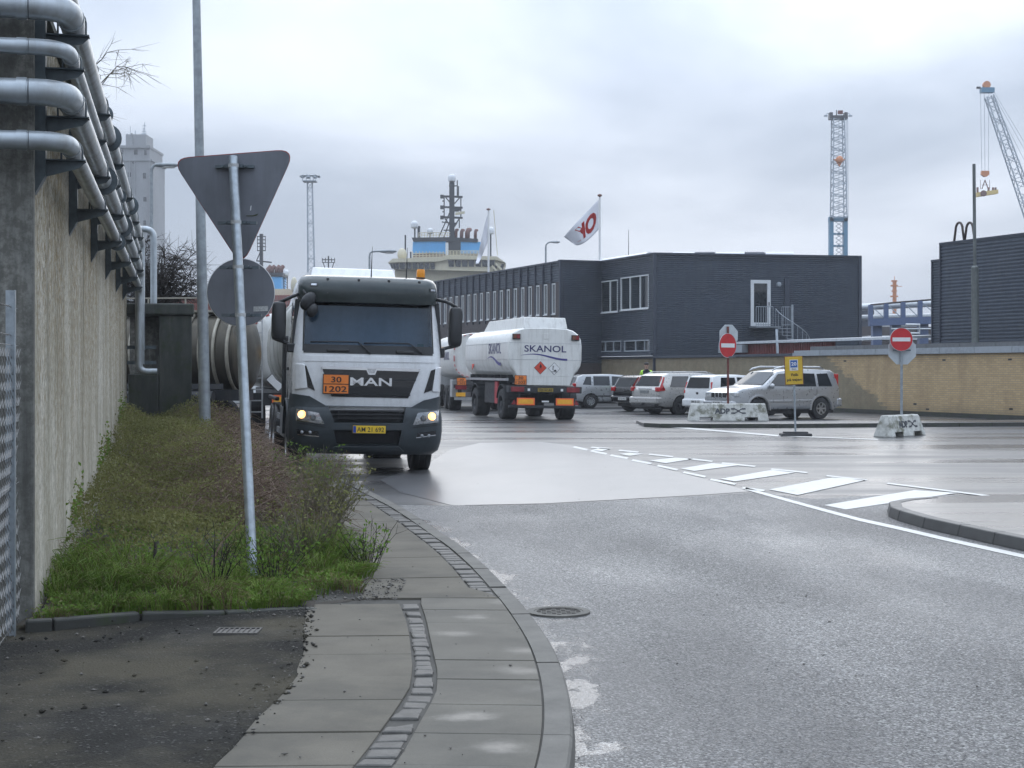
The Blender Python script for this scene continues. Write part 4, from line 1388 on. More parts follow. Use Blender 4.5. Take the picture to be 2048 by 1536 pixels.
# panels lying on the front of the cab: quads in (x,z) projected on the curved shell
def surf_panel(name, q, m_, parent, off=.006, thick=.02, nx=10, nz=6, fn=cabY, smooth=40, bevel=0):
    """q: TL, TR, BR, BL in (x, z)"""
    TL, TR, BR_, BL = q
    fr_, bk = [], []
    for j in range(nz+1):
        t = j/nz
        a = (TL[0]+(BL[0]-TL[0])*t, TL[1]+(BL[1]-TL[1])*t); b = (TR[0]+(BR_[0]-TR[0])*t, TR[1]+(BR_[1]-TR[1])*t)
        for i in range(nx+1):
            s_ = i/nx
            x = a[0]+(b[0]-a[0])*s_; z = a[1]+(b[1]-a[1])*s_
            y = fn(x, z)
            fr_.append((x, y-off, z)); bk.append((x, y-off+thick, z))
    n = (nx+1)*(nz+1); fs = []
    for j in range(nz):
        for i in range(nx):
            k = j*(nx+1)+i
            fs.append((k, k+nx+1, k+nx+2, k+1)); fs.append((n+k, n+k+1, n+k+nx+2, n+k+nx+1))
    edge = [i for i in range(nx+1)] + [(j)*(nx+1)+nx for j in range(1, nz+1)] + [nz*(nx+1)+i for i in range(nx-1, -1, -1)] + [j*(nx+1) for j in range(nz-1, 0, -1)]
    for a, b in zip(edge, edge[1:]+edge[:1]): fs.append((a, b, n+b, n+a))
    mb = MB(); mb.add(fr_+bk, fs)
    return mb.build(name, m_, parent, smooth=smooth, bevel=bevel)
ws = surf_panel('windscreen', [(-.985,2.735),(.985,2.735),(1.0,1.965),(-1.0,1.965)], 'windscreen_glass', truck, .004, .006, 20, 8)
surf_panel('cowl_band', [(-1.01,2.035),(1.01,2.035),(1.015,1.90),(-1.015,1.90)], 'black_plastic', truck, .007, .03, 20, 2)
for sx in (-1, 1):
    surf_panel('screen_seal', [(sx*1.0-.012,2.74),(sx*1.0+.012,2.74),(sx*1.018+.012,1.93),(sx*1.018-.012,1.93)], 'black_plastic', truck, .006, .02, 1, 8)
# sun visor and roof front
m = MB()
vz = [2.70,2.76,2.86,2.96,3.04,3.10,3.13]; vy = [.10,.085,.07,.08,.12,.20,.34]; vh = [1.085,1.10,1.105,1.10,1.085,1.05,.99]
m.loft([ringxy(z, h, y, .62, .10, .22) for z, y, h in zip(vz, vy, vh)])
visor = m.build('sun_visor', 'visor_grey', truck, smooth=50)
def visY(x, z): return bowed(x, prof(z, vz, vh), prof(z, vz, vy), .10, .22)
for zx in (440, 650, 858, 1072):
    x, _ = ZT(zx, 140); m = MB(); m.box(x-.02, x+.02, visY(x,3.06)-.03, visY(x,3.06)+.05, 3.00, 3.075); m.build('visor_bracket', 'black_plastic', visor, bevel=.008)
    m = MB(); m.lathe([(.012,0),(.012,-.012)], 8, (x, visY(x,2.84), 2.84), 'y'); m.build('visor_screw', 'black_plastic', visor)
for zx, zy in ((345,168),(1170,207)):
    x, z = ZT(zx, zy)
    mk = surf_panel('marker_lamp', [(x-.06,z+.025),(x+.06,z+.025),(x+.06,z-.025),(x-.06,z-.025)], 'black_gloss', truck, .012, .03, 3, 2, visY)
    surf_panel('lens', [(x-.04,z+.014),(x+.04,z+.014),(x+.04,z-.014),(x-.04,z-.014)], 'bulb_dim' if 'bulb_dim' in _M else 'lamp_chrome', mk, .016, .01, 3, 2, visY)
# grille
def zq(*pts): return [ZT(*p) for p in pts]
gr = surf_panel('grille', zq((412,752),(1078,776),(1003,968),(478,950)), 'black_gloss', truck, .008, .03, 14, 5)
surf_panel('chrome_strip', zq((405,742),(1083,766),(1076,783),(412,757)), 'chrome', truck, .034, .03, 16, 2)
surf_panel('badge', zq((700,752),(788,755),(770,803),(722,802)), 'chrome', truck, .030, .03, 4, 3, bevel=.006)
surf_panel('badge_face', zq((712,757),(776,760),(764,792),(728,791)), 'lamp_chrome', truck, .034, .01, 4, 3)
for a, b in (((450,800),(560,812)),((560,812),(690,850)),((790,845),(900,800)),((900,800),(1060,800))):
    pass
for zz1, zz2 in ((826,836),(932,940)):
    surf_panel('grille_bar', zq((436 if zz1<900 else 470,zz1),(1055 if zz1<900 else 1018,zz1+12),(1052 if zz1<900 else 1014,zz2+12),(440 if zz1<900 else 474,zz2)), 'black_plastic', gr, .018, .02, 12, 1)
x0_, z0_ = ZT(600, 910); x1_, z1_ = ZT(884, 856)
text_mesh('MAN', x1_-x0_, .125, 'lettering', 'chrome', truck, (x0_, cabY(.3,1.45)-.028, 1.405), (1,0,0), (0,0,1), bold=.018, depth=.02)
# orange hazard plate 30 / 1202
def hazard_plate(parent, x, y, z, w, h, name='hazard_plate', rz=0, top='30', bottom='1202', fnt=True, tilt=0):
    hp = MB(); hp.box(-w/2-.006, w/2+.006, .004, .014, -h/2-.006, h/2+.006); o = hp.build(name, 'ink', parent, bevel=.004)
    o.location = (x, y, z); o.rotation_euler = (0, tilt, rz)
    for s_ in (-1, 1):
        q = MB(); q.box(-w/2+.008, w/2-.008, -.002, .006, (h/4)*s_-h/4+.008, (h/4)*s_+h/4-.006); q.build('plate_face', 'orange_plate', o)
    text_mesh(top, w*.40, h*.30, 'lettering', 'ink', o, (-w*.19, -.004, h*.09), (1,0,0), (0,0,1), bold=.012, depth=.003)
    text_mesh(bottom, w*.84, h*.30, 'lettering', 'ink', o, (-w*.42, -.004, -h*.40), (1,0,0), (0,0,1), bold=.012, depth=.003)
    return o
xh, zh = ZT(504, 864)
hazard_plate(truck, xh, cabY(xh,zh)-.06, zh, .40, .30)
# white cheeks below the windscreen with dark air vents
surf_panel('side_vent', zq((290,730),(306,738),(366,908),(312,882)), 'black_gloss', truck, .010, .03, 3, 6)
surf_panel('side_vent', zq((1160,775),(1192,765),(1168,915),(1112,934)), 'black_gloss', truck, .010, .03, 3, 6)
surf_panel('corner_deflector', zq((232,716),(292,722),(316,890),(232,900)), 'white_paint', truck, .030, .06, 4, 6, bevel=.012)
surf_panel('corner_deflector', zq((1192,757),(1238,752),(1238,930),(1170,925)), 'white_paint', truck, .030, .06, 4, 6, bevel=.012)
surf_panel('front_flap', zq((250,660),(1225,692),(1226,722),(255,700)), 'white_paint', truck, .010, .02, 20, 1)
# bumper
BZ = [.33,.40,.55,.70,.90,1.02,1.085]; BYF = [.10,.02,-.06,-.085,-.085,-.07,-.03]; BHW = [1.08,1.17,1.20,1.21,1.205,1.19,1.17]
def bumY(x, z): return bowed(x, prof(z, BZ, BHW), prof(z, BZ, BYF), .10, .24)
m = MB(); m.loft([ringxy(z, h, y, 1.0, .10, .24) for z, y, h in zip(BZ, BYF, BHW)])
bum = m.build('bumper', 'bumper_grey', truck, smooth=45)
def bumcut(pts, depth=.16):
    q = zq(*pts); cm = MB(); cm.prism([(p[0], p[1]) for p in q], 'y', -.5, .0+depth)
    return cm
bool_cut(bum, bumcut([(455,1018),(985,1030),(965,1140),(500,1130)]))
bool_cut(bum, bumcut([(492,1178),(958,1190),(940,1292),(520,1280)]))
bum.data.polygons.foreach_set('use_smooth', [True]*len(bum.data.polygons)); bum.data.set_sharp_from_angle(angle=R(35))
for za, zb in ((1042,1050),(1070,1076),(1096,1102)):
    surf_panel('bumper_slat', zq((470,za),(975,za+10),(973,zb+10),(474,zb)), 'black_plastic', truck, -.05, .03, 14, 1, bumY)
surf_panel('mesh_insert', zq((520,1052),(945,1062),(925,1128),(535,1118)), 'cab_dark', truck, -.09, .02, 12, 1, bumY)
surf_panel('mesh_insert', zq((500,1190),(952,1200),(936,1284),(522,1274)), 'cab_dark', truck, -.10, .02, 12, 1, bumY)
surf_panel('bumper_wing', zq((205,925),(330,945),(470,1030),(190,1050)), 'bumper_grey', truck, .010, .08, 6, 3, lambda x, z: bumY(x, min(z,1.05))+.02)
surf_panel('bumper_wing', zq((1110,985),(1238,958),(1240,1060),(1000,1045)), 'bumper_grey', truck, .010, .08, 6, 3, lambda x, z: bumY(x, min(z,1.05))+.02)
surf_panel('chin_spoiler', zq((505,1296),(945,1305),(985,1345),(470,1335)), 'bumper_grey', truck, .03, .10, 12, 2, bumY, bevel=.01)
# headlamps
def headlamp(q, bulb, fog, sx):
    hl = surf_panel('headlamp', q, 'lamp_chrome', truck, .006, .03, 6, 4, bumY)
    def at(u_, v_, off):
        TL, TR, BR_, BL = q
        x = (TL[0]*(1-u_)+TR[0]*u_)*(1-v_) + (BL[0]*(1-u_)+BR_[0]*u_)*v_
        z = (TL[1]*(1-u_)+TR[1]*u_)*(1-v_) + (BL[1]*(1-u_)+BR_[1]*u_)*v_
        return x, bumY(x, z)-off, z
    bx_, by_, bz_ = at(*bulb, .018)
    m = MB(); m.lathe([(.062,.02),(.066,-.012),(.05,-.004),(.045,.006)], 20, (bx_, by_, bz_), 'y'); m.build('reflector', 'chrome', hl, smooth=40)
    m = MB(); m.lathe([(.0,-.024),(.035,-.02),(.058,-.008),(.058,0.01)], 16, (bx_, by_, bz_), 'y'); m.build('bulb', 'bulb_warm', hl, smooth=True)
    b2 = (1-bulb[0]*.9, .5)
    x2, y2, z2 = at(.66 if bulb[0] < .5 else .34, .52, .016)
    m = MB(); m.lathe([(.0,-.016),(.035,-.012),(.05,0),(.05,.02)], 16, (x2, y2, z2), 'y'); m.build('high_beam', 'lens_grey', hl, smooth=True)
    surf_panel('trim_strip', [ (q[3][0]+(q[2][0]-q[3][0])*.15, q[3][1]*.72+q[0][1]*.28), (q[3][0]*.1+q[2][0]*.9, q[2][1]*.72+q[1][1]*.28), (q[3][0]*.1+q[2][0]*.9, q[2][1]*.84+q[1][1]*.16), (q[3][0]+(q[2][0]-q[3][0])*.15, q[3][1]*.84+q[0][1]*.16)], 'white_plain', hl, .012, .006, 4, 1, bumY)
    surf_panel('lens_cover', q, 'lamp_glass', hl, .034, .006, 6, 4, bumY)
    fg = surf_panel('fog_lamp', fog, 'black_gloss', truck, .006, .03, 5, 2, bumY)
    for t in (.25, .62):
        x3 = fog[0][0]*(1-t)+fog[1][0]*t; z3 = (fog[0][1]+fog[3][1])/2
        m = MB(); m.lathe([(.0,-.014),(.022,-.012),(.028,0),(.028,.02)], 14, (x3, bumY(x3,z3)-.008, z3), 'y'); m.build('fog_lens', 'lens_grey', fg, smooth=True)
    surf_panel('fog_rim', [(fog[3][0], fog[3][1]+.012), (fog[2][0], fog[2][1]+.012), fog[2], fog[3]], 'chrome', fg, .012, .01, 5, 1, bumY)
headlamp(zq((243,1030),(392,1062),(430,1140),(240,1113)), (.22,.40), zq((246,1172),(392,1190),(397,1228),(252,1212)), -1)
headlamp(zq((1066,1072),(1218,1058),(1216,1140),(1035,1155)), (.70,.42), zq((1066,1212),(1200,1198),(1200,1232),(1060,1248)), 1)
for sx, q in ((-1, ((250,1128),(440,1160),(440,1164),(250,1132))), (1, ((1030,1172),(1230,1156),(1230,1160),(1030,1176)))):
    surf_panel('bumper_seam', zq(*q), 'ink', bum, .003, .01, 6, 1, bumY)
# number plate
xa, za = ZT(615, 1180); xb, zb = ZT(852, 1182)
xc, zc = (xa+xb)/2, (za+zb)/2
npl = MB(); npl.box(-.255,.255,0,.012,-.058,.058); npo = npl.build('number_plate', 'yellow_plate', truck, bevel=.004); npo.location = (xc, bumY(xc,zc)-.03, zc)
q = MB(); q.box(-.262,.262,.008,.02,-.068,.066); q.build('plate_holder', 'black_plastic', npo)
q = MB(); q.box(-.25,-.205,-.003,.002,-.052,.052); q.build('blue_band', 'blue_band', npo)
text_mesh('AM 21 692', .42, .072, 'lettering', 'ink', npo, (-.19,-.003,-.036), (1,0,0), (0,0,1), bold=.003, depth=.002)
# windscreen wipers
for (a, b, c) in (((330,568),(650,572),(735,655)), ((690,580),(1005,585),(1095,660))):
    pa, pb, pc = ZT(*a), ZT(*b), ZT(*c)
    pa = (pa[0], max(pa[1], 2.045)); 
    m = MB()
    f_ = lambda p, d=.035: (p[0], cabY(p[0], p[1])-d, p[1])
    m.tube([f_(pa,.02), f_(((pa[0]+pb[0])/2,(pa[1]+pb[1])/2+.004),.02), f_(pb,.02)], .011, 6); w_ = m.build('wiper_blade', 'black_plastic', truck, smooth=True)
    m = MB(); m.tube([f_(pb,.035), f_((pb[0]*.4+pc[0]*.6, pb[1]*.45+pc[1]*.55),.045), f_(pc,.03)], [.009,.013,.018], 6); m.build('wiper_arm', 'black_plastic', truck, smooth=True)
for a, b in (((440,625),(590,630)), ((910,640),(1040,648))):
    pa, pb = ZT(*a), ZT(*b); m = MB(); m.beam((pa[0], cabY(*pa)-.02, pa[1]), (pb[0], cabY(*pb)-.02, pb[1]), .03, .045); m.build('step_pad', 'black_gloss', truck, bevel=.01)
# cabin interior
m = MB(); m.hexa([(-.93,.28,1.90),(.93,.28,1.90),(.93,.75,1.90),(-.93,.75,1.90),(-.93,.36,2.02),(.93,.36,2.02),(.93,.75,2.06),(-.93,.75,2.06)]); m.build('dashboard', 'cab_dark', truck, bevel=.02)
for sx in (-1, 1):
    m = MB(); m.box(sx*.5-.24, sx*.5+.24, 1.15, 1.32, 1.70, 2.42); m.box(sx*.5-.13, sx*.5+.13, 1.17, 1.28, 2.44, 2.64); m.build('seat', 'seat_cloth', truck, bevel=.05, seg=3)
m = MB(); m.box(-.96,.96,1.60,1.68,1.9,2.74); m.build('rear_lining', 'cab_dark', truck)
m = MB(); m.box(-.97,.97,.35,1.66,2.735,2.745); m.build('headlining', 'cab_dark', truck)
m = MB(); m.box(-.96,.96,.3,1.66,1.935,1.958); m.build('cab_floor', 'cab_dark', truck)
sw = [(.62+.21*math.cos(a), .86-.07*math.sin(a)*.6, 2.16+.20*math.sin(a)) for a in np.linspace(0, 2*math.pi, 25)]
m = MB(); m.tube(sw, .016, 8, False); m.tube([(.42,.86,2.16),(.82,.86,2.16)], .018, 6); m.tube([(.62,.86,2.16),(.62,.75,1.98)], .03, 8); m.build('steering_wheel', 'alu', truck, smooth=True)
m = MB(); m.box(.80,.90,.33,.36,2.03,2.08); m.build('dash_card', 'teal_tag', truck)
m = MB(); m.box(-.02,.05,.36,.42,2.075,2.11); m.build('dash_box', 'white_plain', truck)
# side windows, door edges, handles
for sx in (-1, 1):
    wv = [(sx*1.168,.50,2.0),(sx*1.168,1.30,2.0),(sx*1.118,1.30,2.67),(sx*1.118,.58,2.67)]
    m = MB(); m.add(wv+[(a-sx*.01,b,c) for a,b,c in wv], [(0,1,2,3),(7,6,5,4),(0,1,5,4),(1,2,6,5),(2,3,7,6),(3,0,4,7)]); m.build('door_window', 'windscreen_glass', truck)
    m = MB()
    for y_ in (.40, 1.36): m.beam((sx*1.176, y_, 1.15), (sx*1.125, y_, 2.72), .012, .012)
    m.beam((sx*1.178,.4,1.15),(sx*1.178,1.36,1.15), .012); m.build('door_gap', 'ink', truck)
    m = MB(); m.box(sx*1.19-.015, sx*1.19+.015, 1.12, 1.30, 1.62, 1.67); m.build('door_handle', 'black_plastic', truck, bevel=.008)
    m = MB(); m.beam((sx*1.155,.33,1.95),(sx*1.105,.40,2.74), .07, .05); m.build('pillar_trim', 'black_plastic', truck, bevel=.01)
# mirrors
def mirror(side, box, armtop, armbot):
    mr = empty('mirror', (0,0,0)); mr.parent = truck
    x0, x1, z0, z1, y_ = box
    m = MB()
    rings = []
    for yy_, k in ((y_-.07,.80),(y_-.05,.95),(y_,1.0),(y_+.12,1.0),(y_+.14,.95)):
        cxm, czm = (x0+x1)/2, (z0+z1)/2; hw_, hh_ = (x1-x0)/2*k, (z1-z0)/2*(.5+.5*k)
        ring = []
        for a in np.linspace(0, 2*math.pi, 25)[:-1]:
            ca, sa = math.cos(a), math.sin(a)
            ring.append((cxm + math.copysign(abs(ca)**.35, ca)*hw_, yy_, czm + math.copysign(abs(sa)**.35, sa)*hh_))
        rings.append(ring)
    m.loft(rings); m.build('mirror_housing', 'mirror_black', mr, smooth=50)
    m = MB(); m.box(x0+.02, x1-.02, y_+.141, y_+.146, z0+.04, z1-.04); m.build('mirror_glass', 'chrome', mr)
    for pth in (armtop, armbot):
        m = MB(); m.tube(pth, .028, 8); m.build('mirror_arm', 'mirror_black', mr, smooth=True)
    return mr
xl0, zt_ = ZT(62, 282); xl1, zb_ = ZT(168, 556)
mirror(-1, (xl0+.02, xl1, zb_, zt_, .32), [(xl1-.12,.34,zt_-.02),(xl1-.02,.34,zt_+.03),(-1.18,.32,zt_+.09),(-1.06,.36,2.83)], [(xl0+.08,.34,zb_+.02),(-1.26,.34,zb_-.04),(-1.12,.34,zb_-.13)])
xr0, zt_ = ZT(1297, 322); xr1, zb_ = ZT(1388, 608)
mirror(1, (xr0, xr1, zb_, zt_, .32), [(xr1-.08,.34,zt_-.01),(xr0+.02,.34,zt_+.05),(1.22,.34,zt_+.09),(1.07,.36,2.80)], [(xr1-.06,.34,zb_+.02),(xr0-.02,.34,zb_-.02),(1.14,.34,zb_-.07)])
m = MB(); m.box(1.15,1.235,.26,.36,1.87,2.03); m.build('mirror_base', 'mirror_black', truck, bevel=.02)
m = MB(); m.box(-1.26,-1.13,.24,.36,1.90,2.04); m.build('mirror_base', 'mirror_black', truck, bevel=.02)
# kerb mirror hanging off the upper corner
def blob(c, r3, m_, name, parent, tilt=0):
    m = MB(); rings = []
    for ph in np.linspace(-math.pi/2*.98, math.pi/2*.98, 9):
        ring = []
        for a in np.linspace(0, 2*math.pi, 15)[:-1]:
            x = math.cos(ph)*math.cos(a)*r3[0]; y = math.cos(ph)*math.sin(a)*r3[1]; z = math.sin(ph)*r3[2]
            x, z = x*math.cos(tilt)-z*math.sin(tilt), x*math.sin(tilt)+z*math.cos(tilt)
            ring.append((c[0]+x, c[1]+y, c[2]+z))
        rings.append(ring)
    m.loft(rings); return m.build(name, m_, parent, smooth=True)
kx, kz = ZT(308, 285)
km = empty('kerb_mirror', (0,0,0)); km.parent = truck
blob((kx, cabY(kx,kz)-.18, kz), (.105,.08,.16), 'mirror_black', 'mirror_housing', km, -.6)
kx2, kz2 = ZT(338, 350)
blob((kx2, cabY(kx2,kz2)-.16, kz2), (.085,.07,.115), 'mirror_black', 'mirror_housing', km, -.4)
m = MB(); m.tube([(kx, cabY(kx,kz)-.16, kz+.05), (kx-.06, cabY(kx,2.8)-.10, 2.87), (kx-.03, cabY(kx,2.8)+.05, 2.92)], .025, 8); m.build('mirror_arm', 'mirror_black', km, smooth=True)
# beacon and aerials
bx_, bz_ = ZT(1107, 115)
m = MB(); m.lathe([(.075,3.11),(.075,3.16)], 18, (bx_,.62,0)); bb = m.build('beacon_base', 'black_plastic', truck, smooth=40)
m = MB(); m.lathe([(.068,3.161),(.070,3.20),(.066,3.27),(.058,3.29),(.0,3.292)], 18, (bx_,.62,0)); m.build('beacon', 'amber', truck, smooth=40)
for zx in (752, 998):
    x, _ = ZT(zx, 100); m = MB(); m.tube([(x,.5,3.12),(x+.005,.5,3.45),(x+.01,.5,3.62)], [.012,.006,.003], 6); m.build('aerial', 'black_plastic', truck)
# wheels
def make_wheel(parent, x, y, r_, w_, rim_mat='alu', dual=False, name='wheel', sgn=1, tyre='tyre_wet', spokes=0, zc=None):
    wh = empty(name, (x, y, r_ if zc is None else zc)); wh.parent = parent
    m = MB()
    pr = [(r_*.58,-w_/2),(r_*.80,-w_/2),(r_*.95,-w_/2*.93),(r_,-w_/2*.72),(r_,-w_*.17),(r_*.985,-w_*.16),(r_*.985,-w_*.14),(r_,-w_*.13),(r_,w_*.13),(r_*.985,w_*.14),(r_*.985,w_*.16),(r_,w_*.17),(r_,w_/2*.72),(r_*.95,w_/2*.93),(r_*.80,w_/2),(r_*.58,w_/2)]
    m.lathe(pr, 36, axis='x', caps=False); m.build('tyre', tyre, wh, smooth=50)
    m = MB()
    s_ = sgn
    m.lathe([(r_*.585,-w_/2*.9),(r_*.60,-w_/2*.98)][::-1] + [(r_*.585,w_/2*.9)], 36, axis='x', caps=False)
    if spokes:
        for k in range(spokes):
            a = 2*math.pi*k/spokes; ca, sa = math.cos(a), math.sin(a)
            m.beam((s_*w_*.40, ca*r_*.10, sa*r_*.10), (s_*w_*.45, ca*r_*.57, sa*r_*.57), r_*.16, w_*.12, up=(1,0,0))
        m.lathe([(r_*.14,s_*w_*.34),(r_*.14,s_*w_*.48),(0,s_*w_*.49)], 16, axis='x', caps=False)
        m.lathe([(r_*.50,s_*w_*.485),(r_*.595,s_*w_*.50)], 36, axis='x', caps=False)
    else:
        m.lathe([(r_*.585,s_*w_*.45),(r_*.50,s_*w_*.40),(r_*.45,s_*w_*.22),(r_*.22,s_*w_*.26),(r_*.20,s_*w_*.46),(0,s_*w_*.48)], 36, axis='x', caps=False)
    m.build('rim', rim_mat, wh, smooth=40)
    if spokes:
        m = MB(); m.lathe([(r_*.57,s_*w_*.1),(0,s_*w_*.1)], 24, axis='x', caps=False); m.build('brake_disc', 'cab_dark', wh)
    return wh
for sx in (-1, 1): make_wheel(truck, sx*1.02, 1.42, .50, .32, sgn=sx)
for y_ in (5.2, 6.55):
    for sx in (-1, 1): make_wheel(truck, sx*.93, y_, .50, .56, sgn=sx)
for sx in (-1, 1):
    m = MB()
    pts = [(1.42+.62*math.cos(a), .52+.62*math.sin(a)) for a in np.linspace(math.pi*.02, math.pi*.98, 12)]
    m.loft([[(sx*.82,p[0],p[1]),(sx*1.21,p[0],p[1]),(sx*1.21,p[0]+(p[0]-1.42)*.06,p[1]+.035),(sx*.82,p[0]+(p[0]-1.42)*.06,p[1]+.035)] for p in pts])
    m.build('wheel_arch', 'bumper_grey', truck, smooth=40)
# chassis, steps and boxes
m = MB(); m.box(-.42,-.30,.9,8.2,.72,1.02); m.box(.30,.42,.9,8.2,.72,1.02); m.box(-.9,.9,.35,1.0,.42,.75); m.box(-.85,.85,.9,2.0,.75,1.05); m.build('chassis', 'dark_chassis', truck)
for z_ in (.45, .78):
    m = MB(); m.box(-1.2,-.95,.55,.95,z_-.02,z_+.02); m.build('cab_step', 'black_plastic', truck)
m = MB(); m.box(-1.18,-.55,2.3,3.4,.48,1.02); m.build('battery_box', 'alu', truck, bevel=.03)
m = MB(); m.box(.55,1.18,2.3,3.6,.48,1.02); m.build('fuel_tank', 'alu', truck, bevel=.06)
m = MB(); m.tube([(-1.1,2.05,.65),(-1.1,2.25,.65),(-1.1,2.25,1.4)], .06, 10); m.build('air_hose', 'black_plastic', truck)
for sx in (-1, 1):
    for z_ in (.55, .80):
        m = MB(); m.box(sx*1.16-.02, sx*1.16+.02, 3.65, 4.55, z_-.05, z_+.05); m.build('side_guard', 'alu', truck)
    m = MB(); m.box(sx*1.18-.04, sx*1.18+.04, 4.5, 7.3, 1.06, 1.13); m.build('mudguard', 'dark_chassis', truck, bevel=.02)
# tank
def tank_section(hw, zlo, zhi, n=28, k=.62):
    cz_, hh = (zlo+zhi)/2, (zhi-zlo)/2
    return [(math.copysign(abs(math.cos(a))**k, math.cos(a))*hw, cz_+math.copysign(abs(math.sin(a))**k, math.sin(a))*hh) for a in np.linspace(0, 2*math.pi, n+1)[:-1]]
def tank_body(name, m_, parent, y0, y1, hw, zlo, zhi, k=.62, n=28, bulge=.16):
    m = MB(); rings = []
    S = tank_section(hw, zlo, zhi, n, k); cz_ = (zlo+zhi)/2
    for y_, s_ in ((y0-bulge,.02),(y0-bulge*.9,.45),(y0-bulge*.62,.78),(y0-bulge*.3,.93),(y0,.985),(y0+.05,1.0),(y1-.05,1.0),(y1,.985),(y1+bulge*.3,.93),(y1+bulge*.62,.78),(y1+bulge*.9,.45),(y1+bulge,.02)):
        rings.append([(x*s_, y_, cz_+(z-cz_)*s_) for x, z in S])
    m.loft(rings); return m.build(name, m_, parent, smooth=50)
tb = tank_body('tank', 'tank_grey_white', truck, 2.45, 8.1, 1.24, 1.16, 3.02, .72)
m = MB(); m.hexa([(-.82,2.5,2.93),(.82,2.5,2.93),(.82,7.9,2.93),(-.82,7.9,2.93),(-.70,2.9,3.42),(.70,2.9,3.42),(.70,7.7,3.42),(-.70,7.7,3.42)]); m.build('tank_top_box', 'white_paint', truck, bevel=.02)
for y_ in (3.6, 5.0, 6.6):
    m = MB(); S = tank_section(1.245, 1.155, 3.025, 40, .72); m.tube([(x, y_, z) for x, z in S]+[(S[0][0],y_,S[0][1])], .012, 5, False); m.build('tank_band', 'tank_grey_white', tb)
# dark pump cabinet and curve on the tank side
m = MB(); m.box(-1.22,-.6,2.12,2.42,1.0,2.2); m.build('pump_cabinet', 'dark_chassis', truck, bevel=.04)
# hazard diamond on the tank's side
def diamond(parent, org, xd, yd, s_, face, name='hazard_diamond', edge='ink'):
    o = MB(); xd = Vector(xd); yd = Vector(yd); nd = xd.cross(yd); org = Vector(org)
    def dq(k, off, th):
        c = [org+xd*k+nd*off, org+yd*k+nd*off, org-xd*k+nd*off, org-yd*k+nd*off]
        b = [p-nd*th for p in c]
        return c+b
    F_ = [(0,1,2,3),(7,6,5,4),(0,4,5,1),(1,5,6,2),(2,6,7,3),(3,7,4,0)]
    a = MB(); a.add(dq(s_, .004, .006), F_); ob = a.build(name, edge, parent)
    b = MB(); b.add(dq(s_*.93, .007, .004), F_); b.build('diamond_face', face, ob)
    return ob
# ================================================================== SKANOL drawbar trailer
simple('navy_print', (.035,.035,.12), .4, var=.05)
simple('navy_swoosh', (.06,.055,.22), .4, var=.05)
simple('placard_red', (.62,.06,.03), .45, var=.08)
simple('tail_red', (.22,.02,.025), .25, var=.2)
simple('tail_amber', (.16,.05,.02), .25, var=.3)
simple('fluo_orange', (.95,.17,.04), .5, var=.04)
simple('fluo_yellow', (.85,.42,.03), .5, var=.08)
simple('dirty_plate', (.30,.21,.03), .6, var=.3, scale=20)
simple('pipe_red', (.42,.03,.04), .5, var=.2)
TR = R(14.4)
tl = empty('tank_trailer', (1.06, 50.2, 0)); tl.rotation_euler = (0, R(1.0), TR)
tag(tl, 'white SKANOL tank trailer seen from behind, standing in the yard', 'trailer')
sec = [(0,3.04),(.70,3.02),(.95,2.95),(1.12,2.83),(1.22,2.66),(1.25,2.45),(1.25,2.0),(1.22,1.80),(1.12,1.62),(.98,1.50),(.90,1.42),(0,1.40)]
full = sec + [(-x, z) for x, z in sec[-2:0:-1]]
m = MB(); rings = []
for y_, s_, dz in ((0,.955,0),(.02,.975,0),(.07,.995,0),(.14,1,0),(6.3,1,0),(6.5,.985,0),(6.65,.93,0),(6.75,.80,0),(6.8,.4,0)):
    rings.append([(x*s_, y_, 2.2+(z-2.2)*s_) for x, z in full])
m.loft(rings); tk = m.build('tank', 'tank_white', tl, smooth=40)
# rear skirt below the tank end
m = MB(); m.loft([[(x*k, y_, z) for x, z in ((-1.02,1.56),(1.02,1.56),(.92,1.36),(.84,1.14),(-.84,1.14),(-.92,1.36))] for y_, k in ((0.004,.985),(.03,1.0),(.5,1.0))]); m.build('rear_skirt', 'tank_white', tl, bevel=.02)
m = MB(); m.hexa([(-.74,.02,3.00),(.74,.02,3.00),(.70,5.9,3.00),(-.70,5.9,3.00),(-.70,.17,3.37),(.70,.17,3.37),(.66,5.2,3.37),(-.66,5.2,3.37)]); tb2 = m.build('walkway_box', 'tank_white', tl, bevel=.02)
for zl in (2.52, 1.98):
    m = MB(); m.box(-1.235,1.235,-.0035,.0,zl-.006,zl+.006); m.build('weld_seam', 'alu', tk)
    m = MB(); m.box(-1.2535,-1.25,.15,6.3,zl-.006,zl+.006); m.build('weld_seam', 'alu', tk)
m = MB(); m.box(-.10,.10,-.012,0.0,2.66,2.84); m.build('hatch_cover', 'tank_white', tl, bevel=.006)
text_mesh('SKANOL', 1.42, .215, 'lettering', 'navy_print', tl, (-.72,-.004,2.235), (1,0,0), (0,0,1), bold=.012, depth=.003)
def swoosh(parent, org, xd, zd, L, h, name='swoosh', m_='navy_swoosh'):
    xd = Vector(xd); zd = Vector(zd); org = Vector(org); nd = xd.cross(zd)
    up, lo = [], []
    for t in np.linspace(0, 1, 24):
        c = h*(.55*math.sin((t*1.12)*math.pi*1.35+.2) - .25*t)
        th = .5*h*min(1, .08+t*1.3)
        up.append(org + xd*(t*L) + zd*(c+th/2)); lo.append(org + xd*(t*L) + zd*(c-th/2))
    n = 24; fs = []
    V = [tuple(p+nd*.005) for p in up] + [tuple(p+nd*.005) for p in lo]
    for i in range(n-1): fs.append((i, i+1, n+i+1, n+i))
    o = MB(); o.add(V, fs); return o.build(name, m_, parent, fix=False)
swoosh(tl, (-.84,-.001,2.10), (1,0,0), (0,0,1), 1.58, .13)
